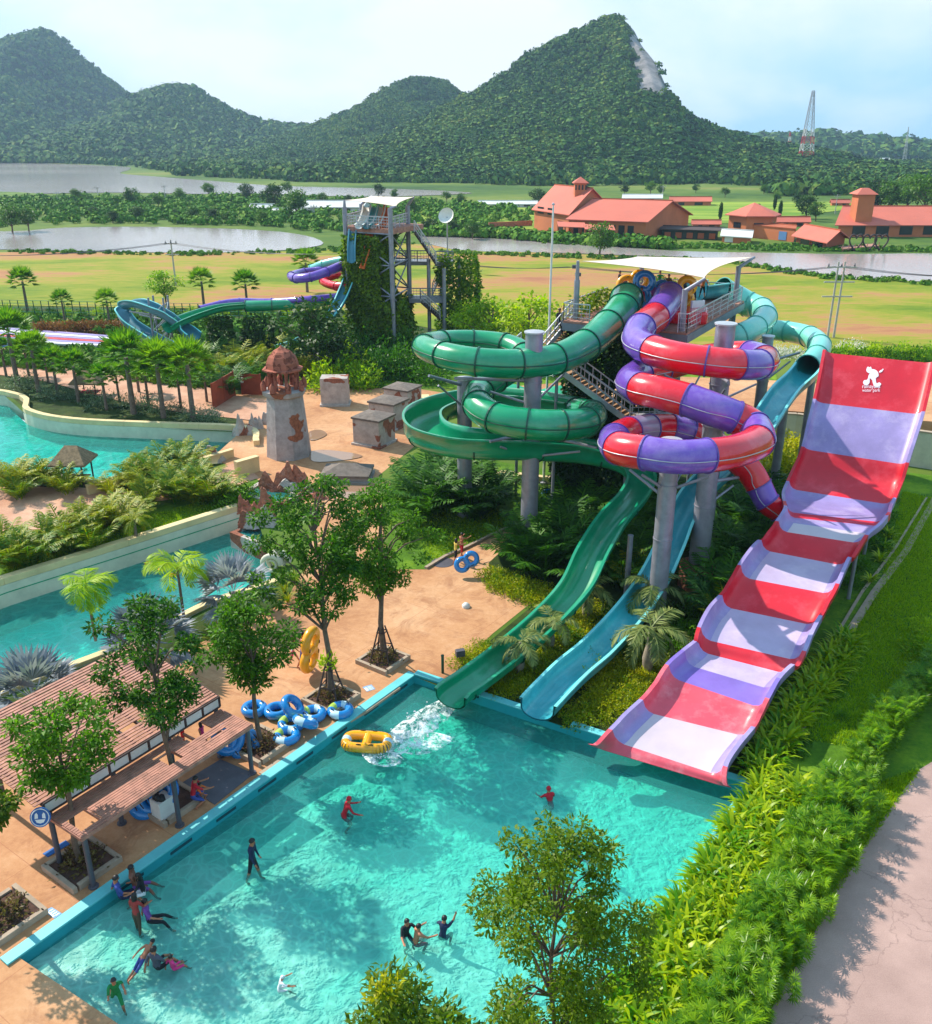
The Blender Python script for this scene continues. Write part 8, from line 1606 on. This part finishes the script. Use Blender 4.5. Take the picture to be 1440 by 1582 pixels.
person(HOLD, at(713, 862), R(-40), {'pelvis': 'cloth_red', 'thigh': 'cloth_red'}, 'bare chested right child carrying the blue two-hole tube', 'two children with the blue tube', hgt=1.45)
plt = [((955, 452), 64, -90, 'cloth_black', 'man in black shirt standing behind the left platform railing'), ((975, 462), 58, 150, 'cloth_navy', 'child before the orange tube on the platform'), ((990, 466), 56.3, 200, 'cloth_red', 'lifeguard in red and white at the green tube entrance'), ((1008, 458), 58, 180, 'cloth_violet', 'person in violet right of the blue tube on the platform'), ((1023, 460), 58, 170, 'cloth_blue', 'person in blue bending at the purple tube entrance'), ((1030, 462), 57, 180, 'cloth_red', 'person in red at the purple tube entrance'), ((1032, 447), 62, 180, 'cloth_brown', 'person standing behind the purple tube entrance'), ((1057, 447), 62, 200, 'cloth_navy', 'person behind the orange tube on the platform'), ((1046, 452), 60, 190, 'cloth_yellow', 'person in yellow beside the orange tube on the platform'), ((963, 455), 61, 170, 'cloth_grey', 'person in grey left of the orange tube on the platform'), ((999, 450), 61, 160, 'cloth_white', 'person in white behind the blue tubes on the platform'), ((1040, 462), 56.5, 190, 'cloth_navy', 'person in navy sitting at the purple tube entrance'), ((1072, 450), 60, 180, 'cloth_pink', 'child in pink right of the orange tube on the platform'), ((1018, 444), 64, 180, 'cloth_green', 'person in green at the back of the platform crowd'), ((1085, 452), 62, 180, 'cloth_orange', 'person in orange near the mint tube entrance')]
for (p, Y, rz, c, lb) in plt: q = P(p[0], p[1], Y); person([STAND, HOLD, WADE][int(p[0]) % 3], (q.x, Y, DZ), R(rz), SH(c, 'cloth_black'), lb, 'people waiting on the slide platform', hgt=1.6 if p[0] != 975 else 1.25)
q = s0.lerp(s1, .62); person(WALK, (q.x + .3, q.y + .55, q.z + .1), R(200), SH('cloth_black', 'cloth_black', True, True), 'lifeguard in black climbing the platform stairs', hgt=1.65, skin='skin_dark')
for k, (x, y) in enumerate([(112, 640), (126, 642)]): g = G(x, y + 12, -.9); person(WADE, (g.x, g.y, -2.1), R(160), SH('cloth_white', 'cloth_black'), ('left' if k == 0 else 'right') + ' of the two distant swimmers by the wave pool wall', 'distant swimmers in the wave pool', hgt=1.6)
# red entry shells of the purple tube and platform gear
t = T('entry_shell', 'red fibreglass start shell where the purple tube leaves the platform', 'slide entry', (*P(1052, 478, 53.5)[:2], DZ)); c = P(1052, 476, 53.6); mb = MB(); d = (P2 - P1).normalized()
mb.prism([Vector(c[:2]) + Vector(q) for q in ((-1.7, -.3), (1.4, -.9), (1.9, 1.2), (-1.2, 1.8))], DZ + .01, DZ + .75); mb.build('shell', 'red_tube', t, bevel=.15)
c = P(1078, 470, 54.5); mb = MB(); mb.box((c.x, c.y, DZ + .6), (.9, .15, 1.1), rz=.4); single('notice_board', mb, 'sign_white', 'white notice board at the platform railing right of the red shell', 'sign')
